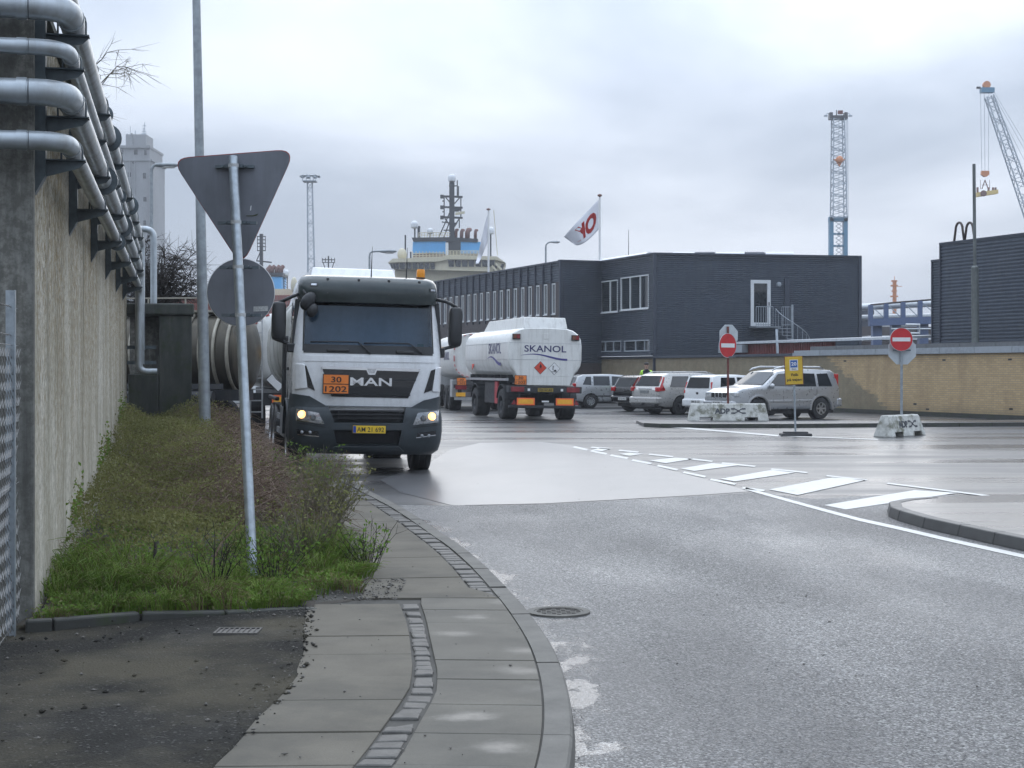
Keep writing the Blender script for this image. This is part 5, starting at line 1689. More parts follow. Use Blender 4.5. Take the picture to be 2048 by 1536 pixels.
text_mesh('SKANOL', 1.75, .36, 'lettering', 'navy_print', tl, (-1.2535,2.75,2.17), (0,-1,0), (0,0,1), bold=.012, depth=.003)
swoosh(tl, (-1.2505,2.95,1.98), (0,-1,0), (0,0,1), 1.95, .20)
d1 = diamond(tl, (-.17,-.002,1.72), (1,0,0), (0,0,1), .215, 'placard_red')
m = MB(); m.prism([(-.20,1.74),(-.17,1.86),(-.14,1.80),(-.12,1.74),(-.17,1.71)], 'y', -.013, -.010); m.prism([(-.23,1.69),(-.11,1.69),(-.11,1.68),(-.23,1.68)], 'y', -.013, -.010); m.build('flame_symbol', 'ink', d1)
d2 = diamond(tl, (.30,-.002,1.70), (1,0,0), (0,0,1), .205, 'white_plain')
m = MB(); m.prism([(.24,1.66),(.25,1.80),(.265,1.80),(.27,1.66)], 'y', -.013, -.010); m.prism([(.25,1.74),(.29,1.79),(.295,1.78),(.26,1.72)], 'y', -.013, -.010); m.prism([(.28,1.64),(.33,1.67),(.38,1.64),(.36,1.615),(.30,1.615)], 'y', -.013, -.010); m.box(.20,.40,-.013,-.010,1.59,1.605); m.build('tree_and_fish_symbol', 'ink', d2)
diamond(tl, (-1.22,5.2,1.84), (0,-1,0), (.13,0,.99), .22, 'placard_red')
for sx in (-1, 1):
    m = MB(); m.box(sx*1.0-.13, sx*1.0+.13, -.06, .03, 2.63, 2.81); lh = m.build('high_lamp', 'black_plastic', tl, bevel=.01)
    m = MB(); m.box(sx*1.0-.11, sx*1.0+.0, -.066, -.055, 2.66, 2.79); m.build('amber_lens', 'tail_amber', lh)
    m = MB(); m.box(sx*1.0+.01, sx*1.0+.11, -.066, -.055, 2.66, 2.79); m.build('red_lens', 'tail_red', lh)
hazard_plate(tl, -.84, -.05, 1.31, .40, .30)
# rear beam with lamps
m = MB(); m.box(-1.24,1.24,-.05,.25,.90,1.12); m.build('rear_beam', 'dark_chassis', tl, bevel=.015)
for sx in (-1, 1):
    m = MB(); m.box(sx*.94-.22, sx*.94+.22, -.075, -.05, .93, 1.09); lo_ = m.build('tail_lamp', 'tail_red', tl, bevel=.01)
    m = MB(); m.box(sx*.56-.04, sx*.56+.04, -.06, -.05, .96, 1.04); m.build('reflector', 'white_plain', tl)
    m = MB(); m.box(sx*.66-.30, sx*.66+.30, -.07, -.055, .50, .735); mp = m.build('marker_plate', 'fluo_orange', tl)
    m = MB(); m.box(sx*.66-.25, sx*.66+.25, -.074, -.069, .545, .69); m.build('plate_field', 'fluo_yellow', mp)
    m = MB(); m.prism([(sx*1.05-.09,.52),(sx*1.05+.09,.52),(sx*1.05,.68)], 'y', -.07, -.055); m.build('red_triangle', 'tail_red', tl)
    m = MB(); m.box(sx*.85-.02, sx*.85+.02, -.02, .02, .50, .90); m.build('bumper_stay', 'dark_chassis', tl)
m = MB(); m.box(-1.22,1.22,-.04,.06,.40,.49); m.build('underrun_bar', 'dark_chassis', tl, bevel=.015)
m = MB(); m.box(-.26,.26,-.07,-.055,.94,1.06); pl_ = m.build('number_plate', 'dirty_plate', tl)
text_mesh('OS 67 62', .42, .075, 'lettering', 'ink', pl_, (-.21,-.073,.963), (1,0,0), (0,0,1), bold=.012, depth=.003)
m = MB(); m.box(-.12,.12,-.07,-.055,.60,.65); m.build('reflector', 'white_plain', tl)
m = MB(); m.box(-.45,-.30,.2,6.4,.85,1.15); m.box(.30,.45,.2,6.4,.85,1.15); m.box(-.8,.8,1.6,3.4,.55,1.1); m.build('chassis', 'dark_chassis', tl)
m = MB(); m.box(-1.24,-1.16,.3,6.3,1.28,1.36); m.build('side_rail', 'alu', tl)
for y_ in (.5, 1.4, 2.3, 3.2, 4.1, 5.0, 5.9):
    m = MB(); m.box(-1.15,-.9,y_-.03,y_+.03,1.22,1.48); m.build('rail_stay', 'dark_chassis', tl)
m = MB(); m.box(-1.1,-.5,2.3,3.9,.50,1.22); m.build('equipment_box', 'dark_chassis', tl, bevel=.03)
m = MB(); m.box(-1.17,-1.10,1.75,2.15,.50,1.25); m.build('red_extinguisher_box', 'pipe_red', tl, bevel=.02)
for y_ in (1.05, 4.9):
    for sx in (-1, 1):
        make_wheel(tl, sx*.98, y_, .51, .50, 'steel_dirty' if 'steel_dirty' in _M else 'dark_chassis', sgn=sx, tyre='rubber')
        m = MB(); pts = [(y_+.60*math.cos(a), .54+.60*math.sin(a)) for a in np.linspace(math.pi*.08, math.pi*.92, 11)]
        m.loft([[(sx*.74,p[0],p[1]),(sx*1.23,p[0],p[1]),(sx*1.23,p[0],p[1]+.03),(sx*.74,p[0],p[1]+.03)] for p in pts]); m.build('mudguard', 'dark_chassis', tl, smooth=40)

# ---- lorry in front of the trailer ------------------------------------------
tw = empty('towing_tanker', (-1.15, 61.8, 0)); tw.rotation_euler = (0, R(.6), R(9))
tag(tw, 'white tanker lorry with red dashed outline, coupled ahead of the SKANOL trailer', 'lorry')
tank_body('tank', 'tank_white', tw, .1, 7.2, 1.25, 1.28, 3.15, .62, 32, .06)
S = tank_section(1.20, 1.33, 3.10, 56, .62)
for i in range(0, 56, 2):      # red reflector dashes round the end
    a, b = S[i], S[(i+1) % 56]
    if a[1] < 1.36 and abs(a[0]) < .9: continue
    m = MB(); m.beam((a[0],.045,a[1]), (b[0],.045,b[1]), .02, .07, up=(0,1,0)); m.build('red_dash', 'red_paint', tw)
text_mesh('SKANOL', 1.9, .34, 'lettering', 'navy_print', tw, (-1.256,3.2,2.05), (0,-1,0), (0,0,1), bold=.012, depth=.003)
m = MB(); m.box(-1.258,-1.25,.3,7,2.55,2.60); m.build('yellow_stripe', 'fluo_yellow', tw)
swoosh(tw, (-.55,.03,2.05), (1,0,0), (0,0,1), 1.2, .12)
hazard_plate(tw, -.90, -.05, 1.18, .38, .29)
m = MB(); m.box(-1.2,1.2,-.02,.2,.92,1.06); m.build('rear_beam', 'dark_chassis', tw)
m = MB(); m.box(-1.15,-.70,-.06,-.021,.86,1.02); m.build('tail_lamp', 'tail_red', tw)
m = MB(); m.box(-1.12,-.74,-.05,-.022,.58,.74); m.build('marker_plate', 'fluo_yellow', tw)
m = MB(); m.box(-1.18,1.18,-.03,.06,.44,.55); m.build('underrun_bar', 'alu', tw)
m = MB(); m.box(-1.24,-1.0,.35,1.0,.55,1.25); m.build('locker', 'alu', tw, bevel=.02)
m = MB(); m.box(-.42,.42,.2,8.8,.75,1.25); m.build('chassis', 'dark_chassis', tw)
for y_ in (1.6, 2.95, 7.6):
    for sx in (-1, 1): make_wheel(tw, sx*.98, y_, .50, .5, 'dark_chassis', sgn=sx, tyre='rubber')
m = MB(); m.loft([ringxy(z, 1.2, 9.6-1.9, 9.6) if False else [(-1.2,7.6,z),(1.2,7.6,z),(1.2,9.7,z),(-1.2,9.7,z)] for z in (.7,1.4,2.2,3.0)]); m.build('cab', 'white_paint', tw, bevel=.12, seg=3)

# ---- stainless steel tanker beyond the wall ---------------------------------
simple('stainless', (.06,.054,.042), .42, .6, var=.25, scale=3, dirt=(.10,.085,.06), dirt_amt=.7)
simple('rib_steel', (.30,.28,.23), .45, .4, var=.2, dirt=(.10,.09,.06), dirt_amt=.5)
simple('ochre_rust', (.35,.22,.05), .6, var=.3)
st = empty('steel_tanker', (-6.12, 35.4, 0)); st.rotation_euler = (0, 0, R(80))
tag(st, 'dirty ribbed stainless steel tank trailer behind the concrete abutment', 'trailer')
m = MB(); rings = []
for y_, s_ in ((-.22,.02),(-.20,.4),(-.13,.75),(-.05,.95),(0,1),(9,1),(9.2,.6)):
    rings.append([(math.cos(a)*.92*s_, y_, 2.05+math.sin(a)*.90*s_) for a in np.linspace(0, 2*math.pi, 33)[:-1]])
m.loft(rings); m.build('tank', 'stainless', st, smooth=40)
for i in range(22):
    y_ = .12 + i*.33
    m = MB(); m.tube([(math.cos(a)*.945, y_, 2.05+math.sin(a)*.925) for a in np.linspace(0, 2*math.pi, 37)], .045, 6, False); m.build('stiffening_rib', 'rib_steel', st, smooth=True)
m = MB(); m.box(-.4,.4,.3,8,2.97,3.02); m.build('walkway', 'rib_steel', st)
m = MB()
for y_ in np.arange(.4, 8, .9): m.beam((-.42,y_,3.0),(-.42,y_,3.3), .03)
m.beam((-.42,.4,3.3),(-.42,8,3.3), .035); m.build('handrail', 'rib_steel', st)
m = MB(); m.box(-.97,-.93,.2,8.5,1.22,1.34); m.box(-.5,.5,0,9,.95,1.2); m.build('chassis', 'dark_chassis', st)
m = MB(); m.tube([(-1.02,.4,1.05),(-1.02,3.6,1.05)], .13, 12); m.build('hose_tube', 'dark_chassis', st, smooth=40)
for k in range(3):
    m = MB(); m.box(-1.12,-1.06,2.9+k*.17,2.97+k*.17,1.0,1.45); m.build('number_board', 'rib_steel', st)
for y_ in (1.0, 2.35, 3.7):
    for sx in (-1, 1): make_wheel(st, sx*.95, y_, .50, .38, 'dark_chassis', sgn=sx, tyre='rubber')
    m = MB(); pts = [(y_+.58*math.cos(a), .52+.58*math.sin(a)) for a in np.linspace(math.pi*.08, math.pi*.92, 11)]
    m.loft([[(-1.16,p[0],p[1]),(-.7,p[0],p[1]),(-.7,p[0],p[1]+.03),(-1.16,p[0],p[1]+.03)] for p in pts]); m.build('mudguard', 'black_plastic', st, smooth=40)
m = MB(); m.box(-.935,-.925,1.2,1.5,1.6,2.3); m.build('ochre_stain_panel', 'ochre_rust', st)
# ---- white tanker with a ladder at its rear -----------------------------------
wtk = empty('ladder_tanker', (-5.15, 37.2, 0)); wtk.rotation_euler = (0, 0, R(14))
tag(wtk, 'white tanker with rear ladder and red dashed rim, half hidden behind the lit lorry', 'lorry')
tank_body('tank', 'tank_white', wtk, 0, 8, 1.25, 1.15, 3.1, .80, 32, .16)
S = tank_section(1.24, 1.16, 3.09, 72, .80)
for i in range(0, 72, 2):
    a, b = S[i], S[(i+1) % 72]
    if a[0] > .3 or a[1] < 1.5: continue
    m = MB(); m.beam((a[0],-.0,a[1]), (b[0],-.0,b[1]), .03, .06, up=(0,1,0)); m.build('red_dash', 'red_paint', wtk)
m = MB()
for x_ in (-1.18, -.90): m.beam((x_,-.22,.5),(x_,-.22,3.15), .035)
m.build('ladder_rails', 'alu', wtk)
for z_ in np.arange(.65, 3.1, .27):
    m = MB(); m.beam((-1.18,-.22,z_),(-.90,-.22,z_), .03); m.build('ladder_rung', 'alu', wtk)
diamond(wtk, (-.52,-.20,1.42), (1,0,0), (0,0,1), .30, 'white_plain')
m = MB(); m.box(-1.2,1.2,-.1,.2,.8,1.1); m.box(-.4,.4,.2,8,.75,1.15); m.build('chassis', 'dark_chassis', wtk)
m = MB(); m.box(-.66,-.40,-.16,-.11,.55,1.05); mp = m.build('marker_plate', 'fluo_orange', wtk)
m = MB(); m.box(-.62,-.44,-.165,-.159,.60,1.0); m.build('plate_field', 'fluo_yellow', mp)
o_ = MB(); o_.lathe([(0,0),(.24,0),(.24,.01)], 20, (-.42,-.17,2.05), 'y'); o_.build('orange_disc', 'fluo_yellow', wtk)
for y_ in (1.2, 2.5):
    for sx in (-1, 1): make_wheel(wtk, sx*.98, y_, .50, .5, 'dark_chassis', sgn=sx, tyre='rubber')
# ================================================================== office building and brick wall
simple('cladding_blue', (.066,.082,.108), .42, .25, var=.10, scale=2.5, dirt=(.11,.12,.13), dirt_amt=.45, world=True)
simple('trim_dark', (.05,.06,.08), .45, .2, var=.1)
simple('brown_panel', (.055,.045,.045), .6, var=.2, world=True)
simple('frame_white', (.62,.64,.65), .45, var=.05)
simple('frame_grey', (.30,.33,.36), .45, var=.05)
simple('glass_dark', (.022,.028,.034), .04, .0, var=.4, scale=.8, world=True, spec=.8)
simple('roof_grey', (.12,.125,.13), .7, var=.15)
simple('skylight', (.72,.73,.74), .4, var=.05)
simple('room_dark', (.02,.022,.025), .8, var=.5, scale=1.5, world=True)
simple('galv_light', (.30,.33,.36), .5, .3, var=.15)

def adopt(o, root):
    o.parent = root; o.matrix_parent_inverse = Matrix.Translation(-Vector(root.location)); return o
class Face:
    """vertical wall plane from a to b (seen from outside a is on the left)"""
    def __init__(s, a, b, root):
        s.a = Vector((a[0], a[1], 0)); s.b = Vector((b[0], b[1], 0)); s.root = root
        s.d = (s.b-s.a); s.L = s.d.length; s.d.normalize()
        s.n = Vector((s.d.y, -s.d.x, 0))       # outward, towards the viewer
        s.M = Matrix((( s.d.x, -s.n.x, 0, s.a.x), (s.d.y, -s.n.y, 0, s.a.y), (0,0,1,0), (0,0,0,1)))   # x along, y inward, z up
    def x(s, u):
        r_ = (u-1024)/F       # X = r*Y
        return (s.a.x - r_*s.a.y) / (r_*s.d.y - s.d.x)
    def z(s, v, x): return EYE - (v-HZ)*(s.a.y + s.d.y*x)/F
    def put(s, mb, name, m, parent=None, **kw):
        o = mb.build(name, m, **kw); o.data.transform(s.M)
        if parent is None: adopt(o, s.root)
        else: o.parent = parent; o.matrix_parent_inverse = Matrix.Translation(-Vector(s.root.location)) if parent.parent is None else Matrix.Identity(4)
        return o
    def ribs(s, mb, x0, x1, z0, z1, p=.10, dpt=.035):
        zs = []
        k = math.floor(z0/p)
        prof_ = []
        z_ = k*p
        while z_ < z1:
            for f, d in ((0,0.),(.38,0.),(.52,-dpt),(.86,-dpt)):
                q = z_+f*p
                if z0 <= q <= z1: prof_.append((d, q))
            z_ += p
        if prof_[0][1] > z0+1e-4: prof_.insert(0, (prof_[0][0], z0))
        if prof_[-1][1] < z1-1e-4: prof_.append((prof_[-1][0], z1))
        n = len(prof_)
        mb.add([(x0, d, q) for d, q in prof_]+[(x1, d, q) for d, q in prof_], [(i, n+i, n+i+1, i+1) for i in range(n-1)])
    def clad(s, z0, z1, holes, m='cladding_blue', x0=0, x1=None, name='cladding'):
        x1 = s.L if x1 is None else x1
        mb = MB()
        xs = sorted({x0, x1} | {max(x0, min(x1, h[i])) for h in holes for i in (0, 1)})
        for a, b in zip(xs[:-1], xs[1:]):
            if b-a < 1e-4: continue
            mid = (a+b)/2
            cuts = sorted([(h[2], h[3]) for h in holes if h[0] < mid < h[1]])
            z_ = z0
            for c0, c1 in cuts:
                if c0 > z_: s.ribs(mb, a, b, z_, c0)
                z_ = c1
            if z_ < z1: s.ribs(mb, a, b, z_, z1)
        return s.put(mb, name, m, fix=False)
    def window(s, x0, x1, z0, z1, mull=(), fm='frame_white', deep=.05, fw=.06, sill=True, name='window', opening=None):
        mb = MB()
        mb.box(x0, x1, .0-.03, deep, z0, z0+fw); mb.box(x0, x1, -.03, deep, z1-fw, z1); mb.box(x0, x0+fw, -.03, deep, z0+fw, z1-fw); mb.box(x1-fw, x1, -.03, deep, z0+fw, z1-fw)
        for q in mull: mb.box(q-fw/2, q+fw/2, -.03, deep, z0+fw, z1-fw)
        w = s.put(mb, name, fm)
        es = [x0]+list(mull)+[x1]
        for a, b in zip(es[:-1], es[1:]):
            pb = MB(); pb.box(a+fw*.5, b-fw*.5, deep-.02, deep-.01, z0+fw*.8, z1-fw*.8); o = s.put(pb, 'pane', 'glass_dark'); o.parent = w; o.matrix_parent_inverse = Matrix.Identity(4)
        if sill:
            pb = MB(); pb.box(x0-.03, x1+.03, -.08, .02, z0-.04, z0-.002); o = s.put(pb, 'sill', fm); o.parent = w; o.matrix_parent_inverse = Matrix.Identity(4)
        return w

Cc = (6.95, 74.8); Bb = (4.69, 80.5); Aa = (2.49, 79.6); Ee = (2.49-.397*26, 79.6+26); Dd = (17.40, 76.9)
bld = empty('office_building', (Cc[0], Cc[1], 0))
tag(bld, 'flat-roofed two-storey office in dark blue corrugated cladding with white-framed windows', 'building')
RH = 7.30; WT = 2.45
# left wing: far end E to corner A
fw_ = Face(Ee, Aa, bld)
mb = MB(); fw_.ribs(mb, 0, fw_.L, 6.22, RH-.06, .13); fw_.put(mb, 'louvre_band', 'cladding_blue', fix=False)
mb = MB(); mb.box(0, fw_.L, -.03, .15, 0, 4.55); fw_.put(mb, 'lower_wall', 'brown_panel')
mb = MB(); mb.box(0, fw_.L, .16, .2, 4.4, 6.3); fw_.put(mb, 'window_backing', 'room_dark')
nb = 26; bw_ = fw_.L/nb
for i in range(nb):
    xa_ = i*bw_
    mb = MB(); mb.box(xa_-.03, xa_+.03, -.10, .05, 4.35, RH-.05); fw_.put(mb, 'fin', 'trim_dark')
    mb = MB(); mb.box(xa_+.50, xa_+bw_-.03, -.02, .05, 4.55, 6.22); fw_.put(mb, 'brown_panel', 'brown_panel')
    fw_.window(xa_+.035, xa_+.50, 4.56, 6.18, (), 'frame_white', .06, .07, True)
mb = MB(); mb.box(0, fw_.L+.02, -.06, .3, RH-.06, RH+.02); fw_.put(mb, 'roof_edge', 'trim_dark')
# end face A-B
f2 = Face(Aa, Bb, bld); f2.clad(2.0, RH, [])
mb = MB(); mb.box(-.06, .04, -.07, .05, 0, RH+.02); f2.put(mb, 'corner_trim', 'trim_dark')
mb = MB(); mb.box(0, f2.L, .0, .1, 0, 2.0); f2.put(mb, 'plinth', 'brown_panel')
# face B-C with the large windows
f3 = Face(Bb, Cc, bld)
def rect(f, u0, v0, u1, v1):
    xa_, xb_ = f.x(u0), f.x(u1); xm = (xa_+xb_)/2
    return xa_, xb_, f.z(v1, xm), f.z(v0, xm)
w1 = rect(f3, 1202, 561, 1236, 625); w2 = rect(f3, 1242, 552, 1298, 619); w3 = rect(f3, 1192, 682, 1243, 704); w4 = rect(f3, 1249, 680, 1300, 703)
f3.clad(WT+.02, RH, [w1, w2, w3, w4])
f3.window(*w1, mull=(w1[0]*.45+w1[1]*.55,), fm='frame_white'); f3.window(*w2, mull=(w2[0]*.66+w2[1]*.34, w2[0]*.30+w2[1]*.70), fm='frame_white')
f3.window(*w3, mull=(w3[0]*.62+w3[1]*.38, w3[0]*.3+w3[1]*.7), fm='frame_grey', sill=False); f3.window(*w4, mull=(w4[0]*.55+w4[1]*.45, w4[0]*.2+w4[1]*.8), fm='frame_grey', sill=False)
mb = MB(); mb.box(.0, f3.L, -.25, .02, WT-.10, WT+.02); f3.put(mb, 'long_sill', 'trim_dark')
mb = MB(); mb.box(0, f3.L, .35, .4, WT, RH); f3.put(mb, 'window_backing', 'room_dark')
# face C-D with the door
f4 = Face(Cc, Dd, bld)
dr_ = rect(f4, 1501, 560, 1541, 652)
f4.clad(1.5, RH-.02, [dr_])
dx0, dx1, dz0, dz1 = dr_
door = f4.window(dx0, dx1, dz0, dz1, (), 'frame_white', .06, .17, False, name='door')
mb = MB(); mb.box(dx0-.05, dx1+.05, .12, .16, dz0, dz1); f4.put(mb, 'door_backing', 'room_dark')
mb = MB(); mb.box(dx1-.11, dx1-.08, -.08, -.031, dz0+1.0, dz0+1.18); o = f4.put(mb, 'door_handle', 'black_plastic'); o.parent = door; o.matrix_parent_inverse = Matrix.Identity(4)
mb = MB(); lx_ = f4.x(1557); lz_ = f4.z(569, lx_); mb.lathe([(.0,-.16),(.10,-.14),(.13,-.06),(.13,0)], 14, (lx_, 0, lz_), 'y'); f4.put(mb, 'wall_lamp', 'galv_light', smooth=40)
mb = MB(); px_ = f4.x(1573); mb.box(px_-.12, px_+.12, -.09, .02, 1.5, f4.z(556, px_)); f4.put(mb, 'pilaster', 'trim_dark')
for x_ in (0, f4.L):
    mb = MB(); mb.box(x_-.10, x_+.06, -.07, .05, 1.0, RH+.02); f4.put(mb, 'corner_trim', 'trim_dark')
# roof edge trims and roof deck
for f in (f2, f3, f4):
    mb = MB(); mb.box(-.05, f.L+.05, -.08, .2, RH-.01, RH+.06); f.put(mb, 'roof_edge', 'trim_dark')
back = Vector((-.369, .929, 0))*16
mb = MB()
pl = [Vector((*Ee,0)), Vector((*Aa,0)), Vector((*Bb,0)), Vector((*Cc,0)), Vector((*Dd,0)), Vector((*Dd,0))+back, Vector((*Ee,0))+Vector((12,5,0))]
mb.prism([(p.x, p.y) for p in pl], 'z', RH-.35, RH-.05); adopt(mb.build('roof_deck', 'roof_grey'), bld)
fR = Face((Dd[0], Dd[1]), (Dd[0]+back.x, Dd[1]+back.y), bld); fR.clad(1.0, RH, [])
for u0, u1, v, m_ in ((1345,1390,504,'skylight'),(1390,1431,504,'trim_dark'),(1431,1490,503.5,'skylight'),(1490,1530,504,'trim_dark'),(1530,1588,504.5,'skylight')):
    Yr = 77.6
    a, b = P(u0, v, Yr), P(u1, v, Yr)
    mb = MB(); mb.tube([(a.x, Yr, RH+.03),(b.x-.05, Yr, RH+.03)], .28, 14); adopt(mb.build('roof_duct', m_, smooth=40), bld)
for u0, u1, ya, yb in ((1125,1176,86,84.),(1205,1300,82,77.)):
    a, b = P(u0, 515, ya), P(u1, 512, yb); mb = MB(); mb.tube([(a.x, ya, RH+.0),(b.x, yb, RH+.0)], .27, 14); adopt(mb.build('roof_duct', 'skylight', smooth=40), bld)
a, b = P(1084, 515, 90), P(1118, 512, 90); mb = MB(); mb.hexa([(a.x,89,RH-.05),(b.x,89,RH-.05),(b.x,91,RH-.05),(a.x,91,RH-.05),(a.x+.25,89.3,RH+.35),(b.x-.1,89.3,RH+.35),(b.x-.1,90.7,RH+.35),(a.x+.25,90.7,RH+.35)]); adopt(mb.build('roof_hatch', 'galv_light', bevel=.03), bld)
for u, v0, Yr in ((1257,460,80),):
    q = P(u, v0, Yr); mb = MB(); mb.tube([(q.x,Yr,RH-.1),(q.x,Yr,RH+.4),(q.x,Yr,q.z)], [.035,.02,.012], 6); adopt(mb.build('aerial', 'trim_dark'), bld)
# outside landing and spiral stair by the door
land = empty('outside_stair', f4.M @ Vector((dx0, 0, 0))); tag(land, 'galvanised spiral stair and railing at the office door', 'stair')
def fput(mb, name, m_, **kw):
    o = mb.build(name, m_, **kw); o.data.transform(f4.M); adopt(o, land); return o
lz = dz0 - .04
mb = MB(); mb.box(dx0-.1, dx1+.15, -1.0, -.03, lz-.06, lz); fput(mb, 'landing', 'galv_light')
def rail(p, q, nb, h, name='railing'):
    p = Vector(p); q = Vector(q); mb = MB()
    mb.beam(p+Vector((0,0,h)), q+Vector((0,0,h)), .04); mb.beam(p+Vector((0,0,.08)), q+Vector((0,0,.08)), .03)
    for i in range(nb+1):
        c = p.lerp(q, i/nb); mb.beam(c, c+Vector((0,0,h)), .022)
    return fput(mb, name, 'galv_light')
rail((dx0-.08,-1.0,lz), (dx1-.25,-1.0,lz), 7, .95); rail((dx1+.2,-1.0,lz), (dx1+.75,-1.0,lz), 6, .95)
cxs, cys = dx1+.70, -1.1
mb = MB(); mb.tube([(cxs, cys, WT-.4), (cxs, cys, lz+1.05)], .06, 10); fput(mb, 'stair_column', 'galv_light')
hand = []
for i in range(10):
    a = math.pi + i*.30; z_ = lz - .10 - i*.17
    mb = MB(); c_, s_ = math.cos(a), math.sin(a); r_ = .85
    a2 = a+.30
    mb.prism([(cxs, cys), (cxs+r_*c_, cys+r_*s_), (cxs+r_*math.cos(a2), cys+r_*math.sin(a2))], 'z', z_-.03, z_); fput(mb, 'stair_tread', 'galv_light')
    mb = MB(); mb.beam((cxs+r_*c_, cys+r_*s_, z_), (cxs+r_*c_, cys+r_*s_, z_+.95), .022); fput(mb, 'baluster', 'galv_light')
    hand.append((cxs+r_*c_, cys+r_*s_, z_+.95))
mb = MB(); mb.tube(hand, .022, 6); fput(mb, 'handrail', 'galv_light')

# yellow brick wall -----------------------------------------------------------
wd = Vector((.3690, -.9294, 0))
wB = Vector((15.6, 53.0, 0)) + wd*9.0; wA = Vector((6.95, 74.8, 0)) - wd*9
bwall = empty('brick_wall', (15.6, 53., 0)); tag(bwall, 'long yellow brick yard wall, weathered grey behind the parked cars', 'wall')
n_ = NT('yellow_brick')
geo = n_.n('ShaderNodeTexCoord')
bt = n_.n('ShaderNodeTexBrick')
bt.inputs['Scale'].default_value = 1.0; bt.inputs['Brick Width'].default_value = .24; bt.inputs['Row Height'].default_value = .075; bt.inputs['Mortar Size'].default_value = .008
bt.inputs['Color1'].default_value = (.50,.36,.19,1); bt.inputs['Color2'].default_value = (.42,.30,.155,1); bt.inputs['Mortar'].default_value = (.28,.24,.18,1)
uvm = n_.n('ShaderNodeUVMap'); n_.l(uvm.outputs[0], bt.inputs['Vector'])
sp_ = n_.n('ShaderNodeSeparateXYZ'); n_.l(uvm.outputs[0], sp_.inputs[0])
# old weathered length of wall: grey-olive, its edge steps down with the courses
stepz = n_.n('ShaderNodeMath', operation='SNAP'); n_.l(sp_.outputs[1], stepz.inputs[0]); stepz.inputs[1].default_value = .15
edge = n_.math('ADD', sp_.outputs[0], n_.math('MULTIPLY', stepz.outputs[0], 2.2))
wig = n_.math('MULTIPLY', n_.noise(uvm.outputs[0], 2.2, 4), 1.6)
old = n_.ramp(n_.math('SUBTRACT', n_.math('ADD', edge, wig), 0.0), [(0.0, 1.), (1.0, 0.)])
old_m = n_.n('ShaderNodeMapRange'); old_m.inputs['From Min'].default_value = 29.1; old_m.inputs['From Max'].default_value = 29.35; old_m.inputs['To Min'].default_value = .82; old_m.inputs['To Max'].default_value = 0.
n_.l(n_.math('ADD', edge, wig), old_m.inputs[0])
gry = n_.ramp(n_.noise(uvm.outputs[0], 3.0, 6, .65), [(.3, (.13,.12,.085)), (.7, (.235,.21,.15))])
c_ = n_.mix(old_m.outputs[0], bt.outputs['Color'], gry)
st_ = n_.ramp(n_.noise(n_.pos(True, (1,1,.4)), 1.1, 5, .6), [(.45,0.),(.7,.4)])
c_ = n_.mix(st_, c_, (.16,.11,.07))
low = n_.ramp(n_.math('ADD', sp_.outputs[1], n_.math('MULTIPLY', n_.noise(uvm.outputs[0], 2., 5), .5)), [(.3,.55),(.75,0.)])
c_ = n_.mix(low, c_, (.15,.13,.085))
n_.set('Base Color', c_); n_.set('Roughness', .85)
n_.bump(bt.outputs['Fac'], -.4, .008)
def uv_wall(o, org, d):
    uvl = o.data.uv_layers.new(name='UVMap')
    for lp in o.data.loops:
        co = o.data.vertices[lp.vertex_index].co
        uvl.data[lp.index].uv = ((co-org).dot(d), co.z)
LW = (wB-wA).length; nW_ = Vector((wd.y, -wd.x, 0))
bf = Face(wA, wB, bwall)
mb = MB(); mb.box(0, LW, 0, .35, 0, 2.22); o = bf.put(mb, 'brickwork', 'yellow_brick'); uv_wall(o, wA, wd)
mb = MB(); mb.box(0, LW, -.06, .02, 0, .16); bf.put(mb, 'wall_footing', 'kerb_dark')
k = 0
x_ = bf.x(1592)
cop_x = x_
while x_ < LW:
    L_ = 1.9
    mb = MB(); mb.box(x_+.01, min(LW, x_+L_-.01), -.10, .45, 2.225, 2.44); bf.put(mb, 'coping_panel', 'galv_light' if k % 3 else 'frame_grey')
    mb = MB(); mb.box(x_+.6, min(LW, x_+L_+.58), .3, 1.2, 2.44, 2.60); bf.put(mb, 'upper_coping', 'roof_grey')
    x_ += L_; k += 1
mb = MB(); mb.box(0, cop_x-.02, -.08, .4, 2.225, 2.33); bf.put(mb, 'coping_strip', 'trim_dark')
for u, v in ((1690,708),(1888,700),(1830,808),(2020,700),(1855,820),(2022,818)):
    xq = bf.x(u); zq_ = max(.25, min(2.0, bf.z(v, xq))); mb = MB(); mb.box(xq-.09, xq+.09, -.004, .02, zq_-.03, zq_+.03); bf.put(mb, 'vent_hole', 'ink')
# low shed roof and red cladding between wall and office ------------------------
shed = empty('lean_to_shed', bf.M @ Vector((bf.x(1500), 1.6, 0))); tag(shed, 'low shed with red corrugated side and pale roof edge behind the brick wall', 'shed')
simple('red_sheet', (.22,.055,.05), .5, .2, var=.2, dirt=(.1,.06,.05), dirt_amt=.4)
simple('pale_roof', (.52,.55,.58), .45, .2, var=.12)
a, b = bf.x(1395), bf.x(1600)
def sput(mb, name, m_, **kw):
    o = mb.build(name, m_, **kw); o.data.transform(bf.M); adopt(o, shed); return o
mb = MB(); n_r = int((b-a)/.14)
for i in range(n_r): mb.box(a+i*.14, a+i*.14+.08, 1.55, 1.62, 1.2, 2.82)
mb.box(a, b, 1.60, 1.7, 1.2, 2.82); sput(mb, 'red_cladding', 'red_sheet')
a2, b2 = bf.x(1393), bf.x(1735)
mb = MB(); mb.hexa([(a2,1.3,2.83),(b2,1.3,2.83),(b2,5.5,3.0),(a2,5.5,3.0),(a2,1.3,2.93),(b2,1.3,2.93),(b2,5.5,3.1),(a2,5.5,3.1)]); sput(mb, 'shed_roof', 'pale_roof')
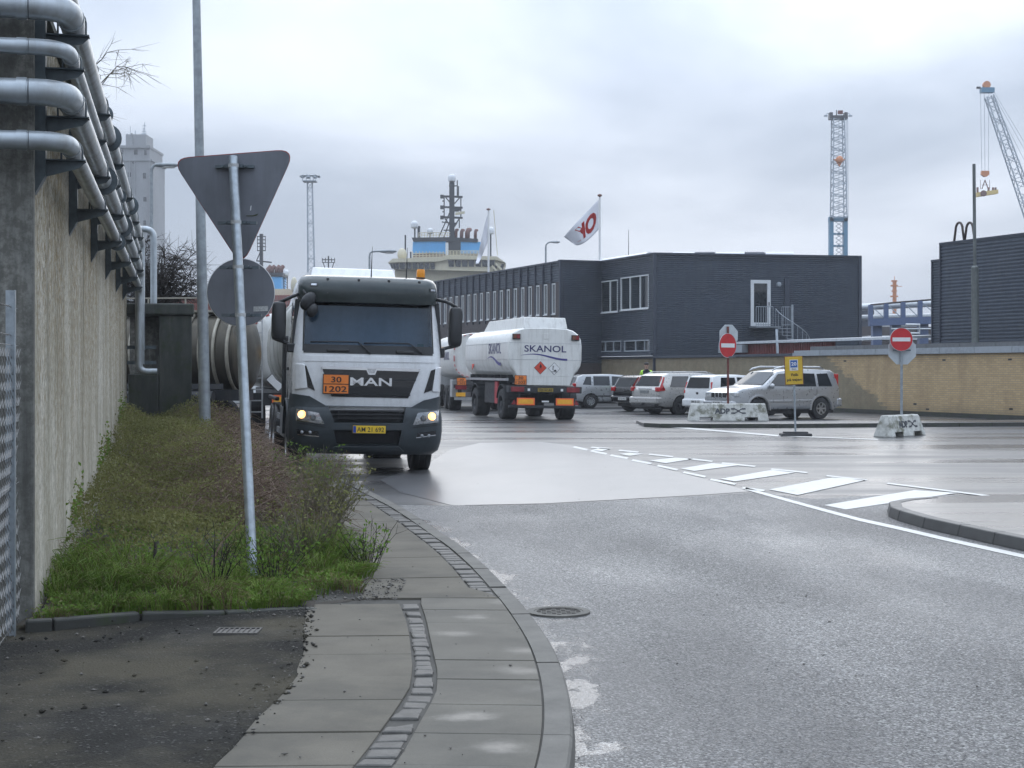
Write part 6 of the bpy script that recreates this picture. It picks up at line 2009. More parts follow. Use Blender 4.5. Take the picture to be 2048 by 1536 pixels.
mb = MB(); mb.box(bf.x(1391), bf.x(1437), 1.2, 1.5, 2.44, 2.80); sput(mb, 'gutter_box', 'frame_grey')
mb = MB(); mb.beam((bf.x(1497),1.4,3.4),(bf.x(1507),1.2,2.35), .10); sput(mb, 'downpipe', 'galv_light')
for q in np.arange(a2, b2, .22):
    pass
# dark shed on the right --------------------------------------------------------
r0 = Vector((15.95, 58.3, 0)); rb = empty('corrugated_shed', r0); tag(rb, 'tall windowless dark corrugated shed with stepped roofline behind the brick wall', 'building')
fr4 = Face(r0, r0+wd*12, rb)
s1 = fr4.x(1881)
fr4.clad(1.0, 5.75, [], x0=0, x1=s1)
mb = MB(); fr4.ribs(mb, s1, fr4.L, 1.0, 6.35, .13); fr4.put(mb, 'cladding', 'cladding_blue', fix=False)
mb = MB(); mb.box(s1, s1+.06, -.06, 8, 1, 6.38); mb.box(-.04, .03, -.06, 8, 1, 5.78); fr4.put(mb, 'end_trim', 'trim_dark')
mb = MB(); mb.box(-.04, s1, -.07, 8, 5.75, 5.82); mb.box(s1, fr4.L, -.07, 8, 6.36, 6.43); fr4.put(mb, 'roof_edge', 'trim_dark')
mb = MB(); mb.box(0.03, fr4.L, .05, 8, 0, 5.7); fr4.put(mb, 'shed_core', 'roof_grey')
simple('rail_brown', (.06,.045,.04), .5, .3, var=.2)
for k in range(2):
    ua, ub = 1894+k*21, 1916+k*21
    xa_, xb_ = fr4.x(ua), fr4.x(ub)
    top_ = fr4.z(446, xa_)
    pts = [(xa_, .3, 6.3)] + [( (xa_+xb_)/2 - math.cos(t)*(xb_-xa_)*.32, .3, top_-.28+math.sin(t)*.28) for t in np.linspace(0, math.pi, 9)] + [(xb_, .3, 6.3)]
    mb = MB(); mb.tube(pts, .045, 8); fr4.put(mb, 'ladder_hoop', 'rail_brown', smooth=True)

# far pavement with kerb ----------------------------------------------------------
fp = MB()
kpts = [G(u, v, .11) for u, v in [(1287,846),(1320,847.5),(1420,848),(1560,848),(1700,847),(1850,846),(2048,845),(2150,844)]]
bk_ = [(x, y+2.6) for x, y in kpts]
fp.loft([[(a[0],a[1],0.),(a[0],a[1],.10),(b[0],b[1],.10),(b[0],b[1],0.)] for a, b in zip(kpts, bk_)])
far_pav = fp.build('far_pavement', 'asphalt_yard'); tag(far_pav, 'narrow raised footway before the parked cars', kind='structure')
for a, b in zip(kpts[:-1], kpts[1:]):
    n = max(1, int((b[0]-a[0])/1.0))
    for i in range(n):
        t0_, t1_ = i/n, (i+1)/n
        xa_, ya_ = a[0]+(b[0]-a[0])*t0_+.01, a[1]+(b[1]-a[1])*t0_; xb_, yb_ = a[0]+(b[0]-a[0])*t1_-.01, a[1]+(b[1]-a[1])*t1_
        mb = MB(); mb.hexa([(xa_,ya_-.12,0),(xb_,yb_-.12,0),(xb_,yb_-.002,0),(xa_,ya_-.002,0),(xa_,ya_-.11,.115),(xb_,yb_-.11,.115),(xb_,yb_-.002,.115),(xa_,ya_-.002,.115)]); mb.build('far_kerb_stone', 'kerb_dark', far_pav)
# ================================================================== parked cars
simple('paint_silver', (.42,.43,.44), .30, .55, var=.04, coat=.5)
simple('paint_silver_warm', (.45,.44,.42), .30, .5, var=.04, coat=.5)
simple('paint_white', (.74,.75,.75), .3, 0, var=.03, coat=.5)
simple('paint_black', (.012,.012,.014), .25, .1, var=.1, coat=.6)
simple('car_glass_opaque', (.015,.018,.021), .04, 0, var=.3, scale=2, spec=.8)
simple('rear_glass', (.012,.014,.016), .12, 0, var=.3, scale=2, spec=.2)
simple('lamp_red', (.45,.012,.015), .15, var=.15, coat=.5)
simple('lamp_clear', (.55,.57,.58), .12, .4, var=.2, scale=20)
simple('plate_white', (.65,.65,.63), .5, var=.08, scale=30)
simple('alloy', (.48,.49,.50), .3, .8, var=.15)
simple('alloy_dark', (.05,.05,.055), .35, .5, var=.2)
simple('trim_black', (.02,.02,.022), .5, var=.2)

def car(label, loc, rz, L, W, prof_, belt, side_win, wheels, wr, paint, front_glass, rear_glass, rim='alloy', spokes=5, tumble=.16, extras=None):
    """prof_: closed side outline (y from rear, z); belt: height where the glass starts; side_win: list of (y,z) outlines"""
    root = empty('parked_car', loc, rz); tag(root, label, 'car', 'cars parked by the brick wall')
    zr = max(p[1] for p in prof_); hw = W/2
    def wx(y, z):
        t = max(0., (z-belt)/(zr-belt)); low = max(0., (.45-z)/.3)
        e_ = min(1., min(y, L-y)/.5); plan = 1 - .10*(1-max(0,e_))**2
        return hw*(1-tumble*t**1.15)*(1-.05*low)*plan
    # dense outline
    pts = []
    n = len(prof_)
    for i in range(n):
        a, b = prof_[i], prof_[(i+1) % n]
        k = max(1, int(math.hypot(b[0]-a[0], b[1]-a[1])/.22))
        for j in range(k): pts.append((a[0]+(b[0]-a[0])*j/k, a[1]+(b[1]-a[1])*j/k))
    cy, cz = L/2, .75
    def inset(p, d):
        v = Vector((cy-p[0], (cz-p[1])*1.6)); 
        if v.length > 0: v.normalize()
        return (p[0]+v.x*d, p[1]+v.y*d)
    rings = []
    for s_, d in ((-1.,.075),(-.985,.035),(-.95,.012),(-.8,0),(-.4,-.006),(.4,-.006),(.8,0),(.95,.012),(.985,.035),(1.,.075)):
        ring = []
        for p in pts:
            q = inset(p, d); ring.append((s_*wx(*p), q[0], q[1]))
        rings.append(ring)
    # curved flanks: shrink the outermost outline in steps towards the middle of the side
    outer = [inset(p, .075) for p in pts]
    for s_ in (-1, 1):
        extra = [[(s_*wx(cy+(q[0]-cy)*f_, cz+(q[1]-cz)*f_)*(1.0 if f_ > .9 else 1.004), cy+(q[0]-cy)*f_, cz+(q[1]-cz)*f_) for q in outer] for f_ in (.9,.75,.6,.45,.3,.15,.02)]
        if s_ < 0: rings = extra[::-1] + rings
        else: rings = rings + extra
    m = MB(); m.loft(rings); body = m.build('body', paint, root, smooth=38)
    cut = MB()
    for wy in wheels:
        for sx in (-1, 1):
            c = MB(); c.lathe([(wr*1.17, sx*(hw-.26)), (wr*1.17, sx*(hw+.3))], 28, (0, wy, wr), 'x')
            cut.add(c.v, c.f)
    bool_cut(body, cut)
    body.data.polygons.foreach_set('use_smooth', [True]*len(body.data.polygons)); body.data.set_sharp_from_angle(angle=R(34))
    def side_panel(name, poly, m_, off=.006, sides=(-1,1), parent=root):
        out = []
        for sx in sides:
            # fan of the outline onto the curved side
            cxp = sum(p[0] for p in poly)/len(poly); czp = sum(p[1] for p in poly)/len(poly)
            V = []; Fs = []
            dense = []
            for i in range(len(poly)):
                a, b = poly[i], poly[(i+1) % len(poly)]
                k = max(1, int(math.hypot(b[0]-a[0], b[1]-a[1])/.15))
                dense += [(a[0]+(b[0]-a[0])*j/k, a[1]+(b[1]-a[1])*j/k) for j in range(k)]
            nD = len(dense)
            for f_ in (1.0, .5):
                for p in dense:
                    y_, z_ = cxp+(p[0]-cxp)*f_, czp+(p[1]-czp)*f_
                    V.append((sx*(wx(y_, z_)+off), y_, z_))
            V.append((sx*(wx(cxp, czp)+off), cxp, czp))
            for i in range(nD):
                j = (i+1) % nD
                Fs.append((i, j, nD+j, nD+i)); Fs.append((nD+i, nD+j, 2*nD))
            mm = MB(); mm.add(V, Fs); out.append(mm.build(name, m_, parent, smooth=True))
        return out
    for poly in side_win: side_panel('side_window', poly, 'car_glass_opaque')
    def cross_glass(name, a, b, ins, m_='car_glass_opaque', off=.02):
        """glass across the car between two outline points"""
        V = []; nx = 10
        d = Vector((b[0]-a[0], b[1]-a[1])).normalized(); nn = Vector((d.y, -d.x))
        if nn.y < 0: nn = -nn
        for t in np.linspace(0, 1, 5):
            y_, z_ = a[0]+(b[0]-a[0])*t, a[1]+(b[1]-a[1])*t
            for s_ in np.linspace(-1, 1, nx+1):
                x_ = s_*(wx(y_, z_)-ins)
                crown = -.012*abs(s_)**3
                V.append((x_, y_+nn.x*(off+crown), z_+nn.y*(off+crown*.6)))
        Fs = [(j*(nx+1)+i, j*(nx+1)+i+1, (j+1)*(nx+1)+i+1, (j+1)*(nx+1)+i) for j in range(4) for i in range(nx)]
        mm = MB(); mm.add(V, Fs); return mm.build(name, m_, root, smooth=True)
    cross_glass('windscreen', *front_glass, .10); cross_glass('rear_window', *rear_glass, .14, 'rear_glass')
    for wy in wheels:
        for sx in (-1, 1): make_wheel(root, sx*(hw-.12), wy, wr, .21, rim, sgn=sx, tyre='rubber', spokes=spokes)
    m = MB(); m.box(-hw*.8, hw*.8, .25, L-.3, .20, .45); m.build('underbody', 'trim_black', root)
    for wy in wheels:
        for sx in (-1, 1):
            m = MB(); m.lathe([(wr*1.16, sx*(hw-.25)), (0.02, sx*(hw-.25))], 24, (0, wy, wr), 'x', caps=False); m.build('wheel_well', 'trim_black', root)
    if extras: extras(root, wx, side_panel, hw, L)
    return root
def boxpart(root, name, m_, x0, x1, y0, y1, z0, z1, bevel=.01):
    m = MB(); m.box(x0, x1, y0, y1, z0, z1); return m.build(name, m_, root, bevel=bevel)
def plate(root, y, z, facing=-1, body='', x=0):
    p = boxpart(root, 'number_plate', 'plate_white', x-.26, x+.26, y-.008, y+.008, z-.055, z+.055, .004)
    if body:
        xd = (1,0,0) if facing < 0 else (-1,0,0)
        text_mesh(body, .42, .07, 'lettering', 'ink', p, (x-.21*-facing*(-1 if facing>0 else 1) if False else (x-.21 if facing < 0 else x+.21), y+facing*.009, z-.035), xd, (0,0,1), bold=.01, depth=.002)
    return p
# silver SUV facing left -----------------------------------------------------------
def ex_suv(root, wx, sp_, hw, L):
    for sx in (-1, 1):
        m = MB(); m.tube([(sx*.62,.55,1.66),(sx*.62,.75,1.745),(sx*.63,2.3,1.76),(sx*.63,2.62,1.70),(sx*.63,2.75,1.62)], [.02,.032,.032,.028,.02], 8); m.build('roof_rail', 'alloy', root, smooth=True)
        blob((sx*(hw+.10),3.02,1.12), (.11,.07,.09), 'paint_silver', 'wing_mirror', root)
        boxpart(root, 'door_handle', 'paint_silver', sx*(hw+.005)-.02, sx*(hw+.005)+.02, 1.25, 1.42, .985, 1.02); boxpart(root, 'door_handle', 'paint_silver', sx*(hw+.005)-.02, sx*(hw+.005)+.02, 2.18, 2.35, .985, 1.02)
        boxpart(root, 'tail_lamp', 'lamp_red', sx*(hw-.20)-.07, sx*(hw-.20)+.07, .05, .22, 1.02, 1.52)
        hl = boxpart(root, 'headlamp', 'lamp_clear', sx*(hw-.20)-.17, sx*(hw-.20)+.12, 4.22, 4.44, .76, .93, .04)
        blob((sx*.55,4.50,.48), (.09,.05,.07), 'lamp_clear', 'fog_lamp', root)
        for y_ in (2.02, 1.08):
            m = MB(); m.beam((sx*(wx(y_,.5)+.004),y_,.45),(sx*(wx(y_,1.0)+.004),y_,1.0), .012, .012); m.build('door_gap', 'ink', root)
        m = MB(); m.box(sx*(hw+.0)-.02, sx*(hw+.0)+.015, 1.25, 3.15, .58, .66); m.build('side_moulding', 'paint_silver', root, bevel=.012)
        for wy in (.88, 3.50):
            m = MB(); pts = [(wy+.44*math.cos(a), .36+.44*math.sin(a)) for a in np.linspace(-.1, math.pi+.1, 15)]
            m.loft([[(sx*(hw-.06),p[0],p[1]),(sx*(hw+.025),p[0],p[1]),(sx*(hw+.02),p[0]+(p[0]-wy)*.12,p[1]+(p[1]-.36)*.12),(sx*(hw-.06),p[0]+(p[0]-wy)*.12,p[1]+(p[1]-.36)*.12)] for p in pts]); m.build('wheel_flare', 'paint_silver', root, smooth=40)
    boxpart(root, 'grille', 'trim_black', -.42, .42, 4.40, 4.47, .72, .90)
    for x_ in (-.2, 0, .2): boxpart(root, 'grille_bar', 'chrome', x_-.025, x_+.025, 4.46, 4.49, .72, .90)
    boxpart(root, 'front_bumper', 'paint_silver', -hw+.06, hw-.06, 4.30, 4.54, .42, .64, .06); boxpart(root, 'lower_grille', 'trim_black', -.45, .45, 4.52, 4.55, .44, .52)
    boxpart(root, 'rear_bumper', 'paint_silver', -hw+.04, hw-.04, -.06, .2, .42, .70, .06)
    plate(root, 4.55, .57, 1, 'VK 41 806')
SUVc = P(1548, 740, 51.6)
h_ = R(28)
fd2 = Vector((-math.cos(h_), -math.sin(h_)))
rc = Vector((SUVc.x, 51.9)) - fd2*2.25
car('silver off-road car with roof rails and dark windows, parked facing the barrier', (rc.x, rc.y, 0), math.atan2(-fd2.x, fd2.y), 4.5, 1.78,
    [(.06,.42),(.0,.62),(.03,1.05),(.20,1.56),(.36,1.65),(1.2,1.685),(2.0,1.68),(2.62,1.60),(3.28,1.14),(4.15,1.03),(4.42,.90),(4.5,.62),(4.46,.42),(4.2,.33),(.3,.33)],
    1.05, [[(.42,1.10),(1.0,1.10),(1.0,1.52),(.55,1.54)], [(1.10,1.10),(1.98,1.10),(1.98,1.55),(1.10,1.53)], [(2.08,1.10),(3.08,1.12),(2.62,1.52),(2.08,1.55)]],
    (.88,3.50), .355, 'paint_silver', ((3.25,1.165),(2.68,1.575)), ((.06,1.10),(.20,1.52)), 'alloy', 6, .19, ex_suv)
# silver estate, rear quarter --------------------------------------------------------
def ex_v70(root, wx, sp_, hw, L):
    for sx in (-1, 1):
        sp_('tail_lamp', [(.03,.86),(.30,.90),(.24,1.0),(.22,1.12),(.36,1.38),(.30,1.40),(.10,1.05)], 'lamp_red', .012, (sx,))
        boxpart(root, 'tail_lamp_rear', 'lamp_red', sx*(hw-.16)-.09, sx*(hw-.16)+.09, -.005, .12, .86, 1.02, .02)
        m = MB(); m.beam((sx*(hw-.24),.16,1.0), (sx*(hw-.27),.33,1.40), .05, .05); m.build('lamp_column', 'lamp_red', root, bevel=.02)
        m = MB(); m.tube([(sx*.62,.6,1.50),(sx*.62,.8,1.57),(sx*.62,2.4,1.575),(sx*.62,2.7,1.50)], .022, 7); m.build('roof_rail', 'alloy', root, smooth=True)
        m = MB(); m.beam((sx*(wx(1.5,.5)+.004),1.62,.45),(sx*(wx(1.5,.98)+.004),1.62,.98), .012, .012); m.build('door_gap', 'ink', root)
        boxpart(root, 'door_handle', 'paint_silver_warm', sx*(hw+.002)-.02, sx*(hw+.002)+.02, 1.75, 1.93, .86, .89)
        blob((sx*(hw+.09),3.35,1.05), (.10,.07,.08), 'paint_silver_warm', 'wing_mirror', root)
    boxpart(root, 'rear_bumper', 'paint_silver_warm', -hw+.05, hw-.05, -.07, .22, .40, .66, .06); boxpart(root, 'bumper_skirt', 'trim_black', -hw+.15, hw-.15, -.06, .2, .27, .40, .03)
    boxpart(root, 'number_plate', 'plate_dark', -.26, .26, -.012, .03, .79, .90, .004)
    boxpart(root, 'tailgate_strip', 'chrome', -.42, .42, .02, .05, .955, .975, .004)
    boxpart(root, 'tow_hitch', 'trim_black', -.03, .03, -.14, 0, .36, .42, .01)
simple('plate_dark', (.20,.21,.21), .5, var=.2)
V = P(1288, 740, 57.0)
car('silver estate car with tall red tail lamps and dark alloy wheels', (V.x, 57.0, 0), R(-59), 4.82, 1.86,
    [(.06,.34),(.0,.60),(.03,.92),(.12,1.02),(.36,1.44),(.55,1.52),(1.8,1.555),(2.75,1.50),(3.70,1.00),(4.45,.88),(4.76,.70),(4.82,.45),(4.7,.28),(.4,.28)],
    .98, [[(.50,1.02),(1.45,1.01),(1.45,1.42),(.72,1.42)], [(1.55,1.01),(2.40,1.01),(2.40,1.43),(1.55,1.43)], [(2.48,1.01),(3.40,1.02),(2.82,1.40),(2.48,1.43)]],
    (1.02,3.84), .335, 'paint_silver_warm', ((3.66,1.02),(2.82,1.47)), ((.14,1.05),(.36,1.42)), 'alloy_dark', 5, .22, ex_v70)
# small white city car ------------------------------------------------------------------
def ex_up(root, wx, sp_, hw, L):
    for sx in (-1, 1):
        m = MB(); m.beam((sx*(hw-.12),.03,.82), (sx*(hw-.18),.13,1.22), .09, .06); m.build('tail_lamp', 'lamp_red', root, bevel=.02)
        blob((sx*(hw+.08),2.55,1.0), (.09,.06,.07), 'paint_white', 'wing_mirror', root)
        m = MB(); m.beam((sx*(wx(1.2,.5)+.004),1.28,.42),(sx*(wx(1.2,.95)+.004),1.28,.95), .012, .012); m.build('door_gap', 'ink', root)
    boxpart(root, 'rear_bumper', 'paint_white', -hw+.05, hw-.05, -.06, .2, .34, .62, .06)
    plate(root, -.066, .52, -1, 'BM 40 123')
    boxpart(root, 'tailgate_handle', 'trim_black', -.06, .06, -.004, .03, .78, .86, .01)
U = P(1394, 740, 55.0)
car('small white hatchback half hidden behind the barrier', (U.x, 55.0, 0), R(-55), 3.56, 1.64,
    [(.05,.32),(.0,.55),(.02,.95),(.15,1.40),(.36,1.46),(1.4,1.485),(2.1,1.44),(2.90,1.0),(3.38,.86),(3.55,.60),(3.5,.28),(.3,.27)],
    .96, [[(.38,1.0),(1.16,1.0),(1.16,1.38),(.50,1.38)], [(1.26,1.0),(2.62,1.0),(2.10,1.36),(1.26,1.39)]],
    (.52,2.94), .30, 'paint_white', ((2.86,1.02),(2.14,1.42)), ((.03,1.0),(.15,1.38)), 'alloy', 6, .19, ex_up)
# black hatchback -----------------------------------------------------------------------
def ex_blk(root, wx, sp_, hw, L):
    for sx in (-1, 1):
        boxpart(root, 'tail_lamp', 'lamp_red', sx*(hw-.17)-.13, sx*(hw-.17)+.10, -.02, .16, .80, .98, .03)
    boxpart(root, 'rear_bumper', 'paint_black', -hw+.05, hw-.05, -.06, .2, .34, .62, .06)
    plate(root, -.066, .50, -1, 'ZP 33 914')
    m = MB(); m.tube([(0,.5,1.46),(0,.40,1.62)], [.008,.004], 5); m.build('aerial', 'trim_black', root)
K_ = P(1247, 740, 61.5)
car('black hatchback squeezed between two silver cars', (K_.x, 61.5, 0), R(-57), 4.15, 1.74,
    [(.06,.34),(.0,.58),(.04,.92),(.30,1.36),(.5,1.44),(1.6,1.47),(2.4,1.41),(3.2,1.0),(3.9,.86),(4.1,.66),(4.15,.42),(4.0,.28),(.35,.28)],
    .95, [[(.55,1.0),(1.15,.98),(1.15,1.36),(.70,1.36)], [(1.25,.98),(2.0,.98),(2.0,1.37),(1.25,1.37)], [(2.08,.98),(2.95,1.0),(2.4,1.34),(2.08,1.36)]],
    (.80,3.30), .31, 'paint_black', ((3.16,1.02),(2.44,1.385)), ((.08,.98),(.30,1.34)), 'alloy', 6, .16, ex_blk)
# pale silver hatchback by the trailer ------------------------------------------------------
def ex_fab(root, wx, sp_, hw, L):
    for sx in (-1, 1):
        boxpart(root, 'tail_lamp', 'lamp_red', sx*(hw-.12)-.09, sx*(hw-.12)+.08, -.01, .14, .85, 1.08, .03)
        for y_ in (1.62, 2.55):
            m = MB(); m.beam((sx*(wx(y_,.45)+.004),y_,.40),(sx*(wx(y_,.95)+.004),y_,.95), .012, .012); m.build('door_gap', 'ink', root)
        for y_ in (1.70, 2.62): boxpart(root, 'door_handle', 'trim_black', sx*(hw+.002)-.018, sx*(hw+.002)+.018, y_, y_+.16, .86, .89)
        m = MB(); m.box(sx*hw-.02, sx*hw+.012, .95, 3.0, .50, .55); m.build('side_moulding', 'trim_black', root)
        sp_('dent', [(1.0,.60),(1.25,.56),(1.5,.62),(1.48,.74),(1.2,.80),(1.02,.74)], 'dent_silver', .003, (sx,))
        blob((sx*(hw+.09),3.0,1.02), (.10,.07,.08), 'paint_silver', 'wing_mirror', root)
    boxpart(root, 'rear_bumper', 'paint_silver', -hw+.05, hw-.05, -.06, .2, .34, .60, .06)
simple('dent_silver', (.24,.24,.24), .35, .5, var=.3, scale=12)
A_ = P(1175, 740, 67.2)
car('pale silver hatchback with a dented door beside the tank trailer', (A_.x-.80, 67.1, 0), R(-80), 4.0, 1.66,
    [(.06,.34),(.0,.58),(.04,.95),(.22,1.36),(.45,1.45),(1.6,1.475),(2.4,1.42),(3.1,1.0),(3.75,.88),(3.95,.68),(4.0,.42),(3.9,.28),(.35,.28)],
    .95, [[(.42,1.02),(.80,1.0),(.80,1.36),(.58,1.36)], [(.90,.98),(1.62,.98),(1.62,1.38),(.90,1.38)], [(1.72,.98),(2.85,1.0),(2.35,1.35),(1.72,1.38)]],
    (.78,3.24), .30, 'paint_silver', ((3.06,1.02),(2.44,1.385)), ((.06,1.0),(.22,1.34)), 'alloy', 9, .15, ex_fab)

# ================================================================== barriers, signs
n_ = NT('barrier_concrete')
f_ = n_.noise(n_.pos(False), 5, 6, .65); g_ = n_.noise(n_.pos(False, loc=(4,4,4)), 2.5, 6, .7)
c_ = n_.ramp(f_, [(.3,(.36,.36,.33)),(.65,(.60,.60,.56))])
c_ = n_.mix(n_.ramp(g_, [(.5,0.),(.62,.9)]), c_, (.13,.13,.09))
n_.set('Base Color', c_); n_.set('Roughness', .8); n_.bump(n_.noise(n_.pos(False), 40, 4, .7), .6, .01)
simple('print_grey', (.05,.055,.065), .7, var=.4, scale=30)
simple('rust_post', (.16,.05,.04), .6, .3, var=.35, scale=14)
simple('sign_red', (.52,.02,.025), .4, var=.1)
simple('sign_grey_back', (.50,.54,.56), .5, .2, var=.08)
simple('sign_yellow', (.62,.40,.03), .45, var=.1, dirt=(.3,.22,.06), dirt_amt=.3)
simple('sign_blue', (.02,.10,.34), .4, var=.05)
simple('rubber_foot', (.03,.03,.032), .6, var=.3, bump=.3)
def barrier(label, loc, rz, L):
    root = empty('concrete_barrier', loc, rz); tag(root, label, 'barrier', 'painted concrete barrier blocks')
    m = MB()
    sec_ = [(-.27,0),(.27,0),(.25,.08),(.12,.50),(.09,.53),(-.09,.53),(-.12,.50),(-.25,.08)]
    rings = [[(x, y*(1 if abs(x) < L/2-.01 else .97), z if z < .5 else z-.0) for y, z in sec_] for x in ()]
    m.loft([[(sgn*(L/2 - .10*(z/.53)) + k, y, z) for y, z in sec_] for sgn, k in ((-1,0),(1,0))])
    b = m.build('barrier_block', 'barrier_concrete', root)
    c = MB(); c.box(-L*.28-.20,-L*.28+.20,-1,1,-.1,.11); c.box(L*.28-.20,L*.28+.20,-1,1,-.1,.11); bool_cut(b, c)
    bv = b.modifiers.new('bevel', 'BEVEL'); bv.width = .018; bv.segments = 2; bv.limit_method = 'ANGLE'
    slope = Vector((0, .13, .42)).normalized()
    def on(z): return -.25 + (z-.08)*.13/.42 - .006
    text_mesh('ADP', .46, .17, 'lettering', 'print_grey', root, (-.42, on(.22), .22), (1,0,0), slope, bold=.04, depth=.004)
    for k, (x0_, d) in enumerate(((.08,1),(.52,-1))):
        m = MB()
        def pt(x, z): return (x, on(z)-.003, z)
        for zc, sg in ((.37,-1),(.24,1)):
            pts2 = [(x0_, zc+.022), (x0_+d*.10, zc+.022), (x0_+d*.24, .305+.012), (x0_+d*.24, .305-.030), (x0_+d*.12, zc-.022), (x0_, zc-.022)] if sg < 0 else [(x0_, zc-.022), (x0_+d*.10, zc-.022), (x0_+d*.24, .305-.012), (x0_+d*.24, .305+.030), (x0_+d*.12, zc+.022), (x0_, zc+.022)]
            m.add([pt(*q) for q in pts2], [tuple(range(6))])
        m.build('arrow_mark', 'print_grey', root)
    return root
b1 = P(1456, 740, 46.9); bar1 = barrier('long mossy white concrete barrier block in front of the parked cars', (b1.x, 46.95, .10), R(-1), 2.45)
b2_ = P(1806, 740, 38.2); bar2 = barrier('chipped white concrete barrier block standing alone on the wet road', (b2_.x, 38.5, .0), R(48), 1.75)
def roundel(parent, c, r_, rz, m_bar=True):
    o = MB(); o.lathe([(0,-.01),(r_,-.01),(r_,.0),(0,.0)], 40, axis='y'); d = o.build('red_disc', 'sign_red', parent); d.location = c; d.rotation_euler = (0,0,rz)
    o = MB(); o.lathe([(r_*1.0,-.012),(r_*1.03,-.012),(r_*1.03,.004),(r_*1.0,.004)], 40, axis='y', caps=False); o.build('disc_rim', 'sign_grey_back', d)
    o = MB(); o.box(-r_*.80,r_*.80,-.016,-.011,-r_*.17,r_*.17); o.build('white_bar', 'white_plain', d)
    return d
def octagon(parent, c, r_, rz):
    o = MB(); o.prism([(math.cos(a)*r_*1.08, math.sin(a)*r_*1.08) for a in np.arange(8)*math.pi/4+math.pi/8], 'y', 0, .01); d = o.build('octagon_back', 'sign_grey_back', parent, bevel=.004); d.location = c; d.rotation_euler = (0,0,rz); return d
def no_entry(label, u, Y, zc, r_, rz, zo, ro, rzo, base_z, post):
    b = P(u, 740, Y); root = empty('no_entry_sign', (b.x, Y, base_z)); tag(root, label, 'road sign', 'no entry signs set in concrete barriers')
    m = MB(); m.tube([(0,0,.05),(0,0,max(zc, zo)+r_*.75-base_z)], .035, 12); m.build('post', post, root, smooth=40)
    roundel(root, (-.02,-.06,zc-base_z), r_, rz)
    octagon(root, (.03,.05,zo-base_z), ro, rzo)
    m = MB(); m.box(-.22,.22,-.05,-.035,zc-r_*.95-base_z-.02,zc-r_*.95-base_z+.02); m.build('clamp_rail', 'bracket_steel', root)
    return root
no_entry('no entry sign on a rusty post in the long barrier', 1456, 46.9, EYE-(691-740)*46.9/F, .365, R(38), EYE-(671-740)*46.9/F, .33, R(25), .1, 'rust_post')
no_entry('no entry sign on a pale post in the lone barrier', 1803, 38.5, EYE-(679-740)*38.5/F, .285, R(4), EYE-(701-740)*38.5/F, .35, R(4), 0., 'steel_pole')
# yellow notice on a stand
yb = P(1591, 740, 38.4)
ys_ = empty('yellow_notice', (yb.x, 38.4, 0)); tag(ys_, 'yellow notice board reading Folk paa vejen on a post with rubber foot', 'road sign')
m = MB(); m.box(-.38,.38,-.20,.20,0,.07); m.box(-.30,.30,-.13,.13,.07,.115); m.build('rubber_foot', 'rubber_foot', ys_, bevel=.02)
m = MB(); m.tube([(0,0,.1),(-.055,0,2.08)], .025, 10); m.build('post', 'galvanised', ys_, smooth=40)
bc = (-.045, -.035, EYE-(741-740)*38.4/F)
m = MB(); m.box(-.22,.22,0,.012,-.345,.345); bd = m.build('board', 'sign_yellow', ys_, bevel=.02); bd.location = bc; bd.rotation_euler = (0,R(-2),R(3))
m = MB(); m.box(-.235,.235,.004,.018,-.36,.36); m.build('board_rim', 'rust_post', bd, bevel=.02)
m = MB(); m.box(-.105,.105,-.006,0,.0,.27); m.build('white_field', 'white_plain', bd)
m = MB(); m.box(-.088,.088,-.010,-.005,.075,.255); m.build('blue_field', 'sign_blue', bd)
text_mesh('20', .13, .09, 'lettering', 'white_plain', bd, (-.065,-.011,.12), (1,0,0), (0,0,1), bold=.02, depth=.002)
text_mesh('Zone', .12, .035, 'lettering', 'ink', bd, (-.06,-.008,.022), (1,0,0), (0,0,1), bold=.01, depth=.002)
text_mesh('Folk', .18, .07, 'lettering', 'ink', bd, (-.07,-.003,-.14), (1,0,0), (0,0,1), bold=.02, depth=.002)
text_mesh('på vejen', .36, .085, 'lettering', 'ink', bd, (-.18,-.003,-.28), (1,0,0), (0,0,1), bold=.02, depth=.002)

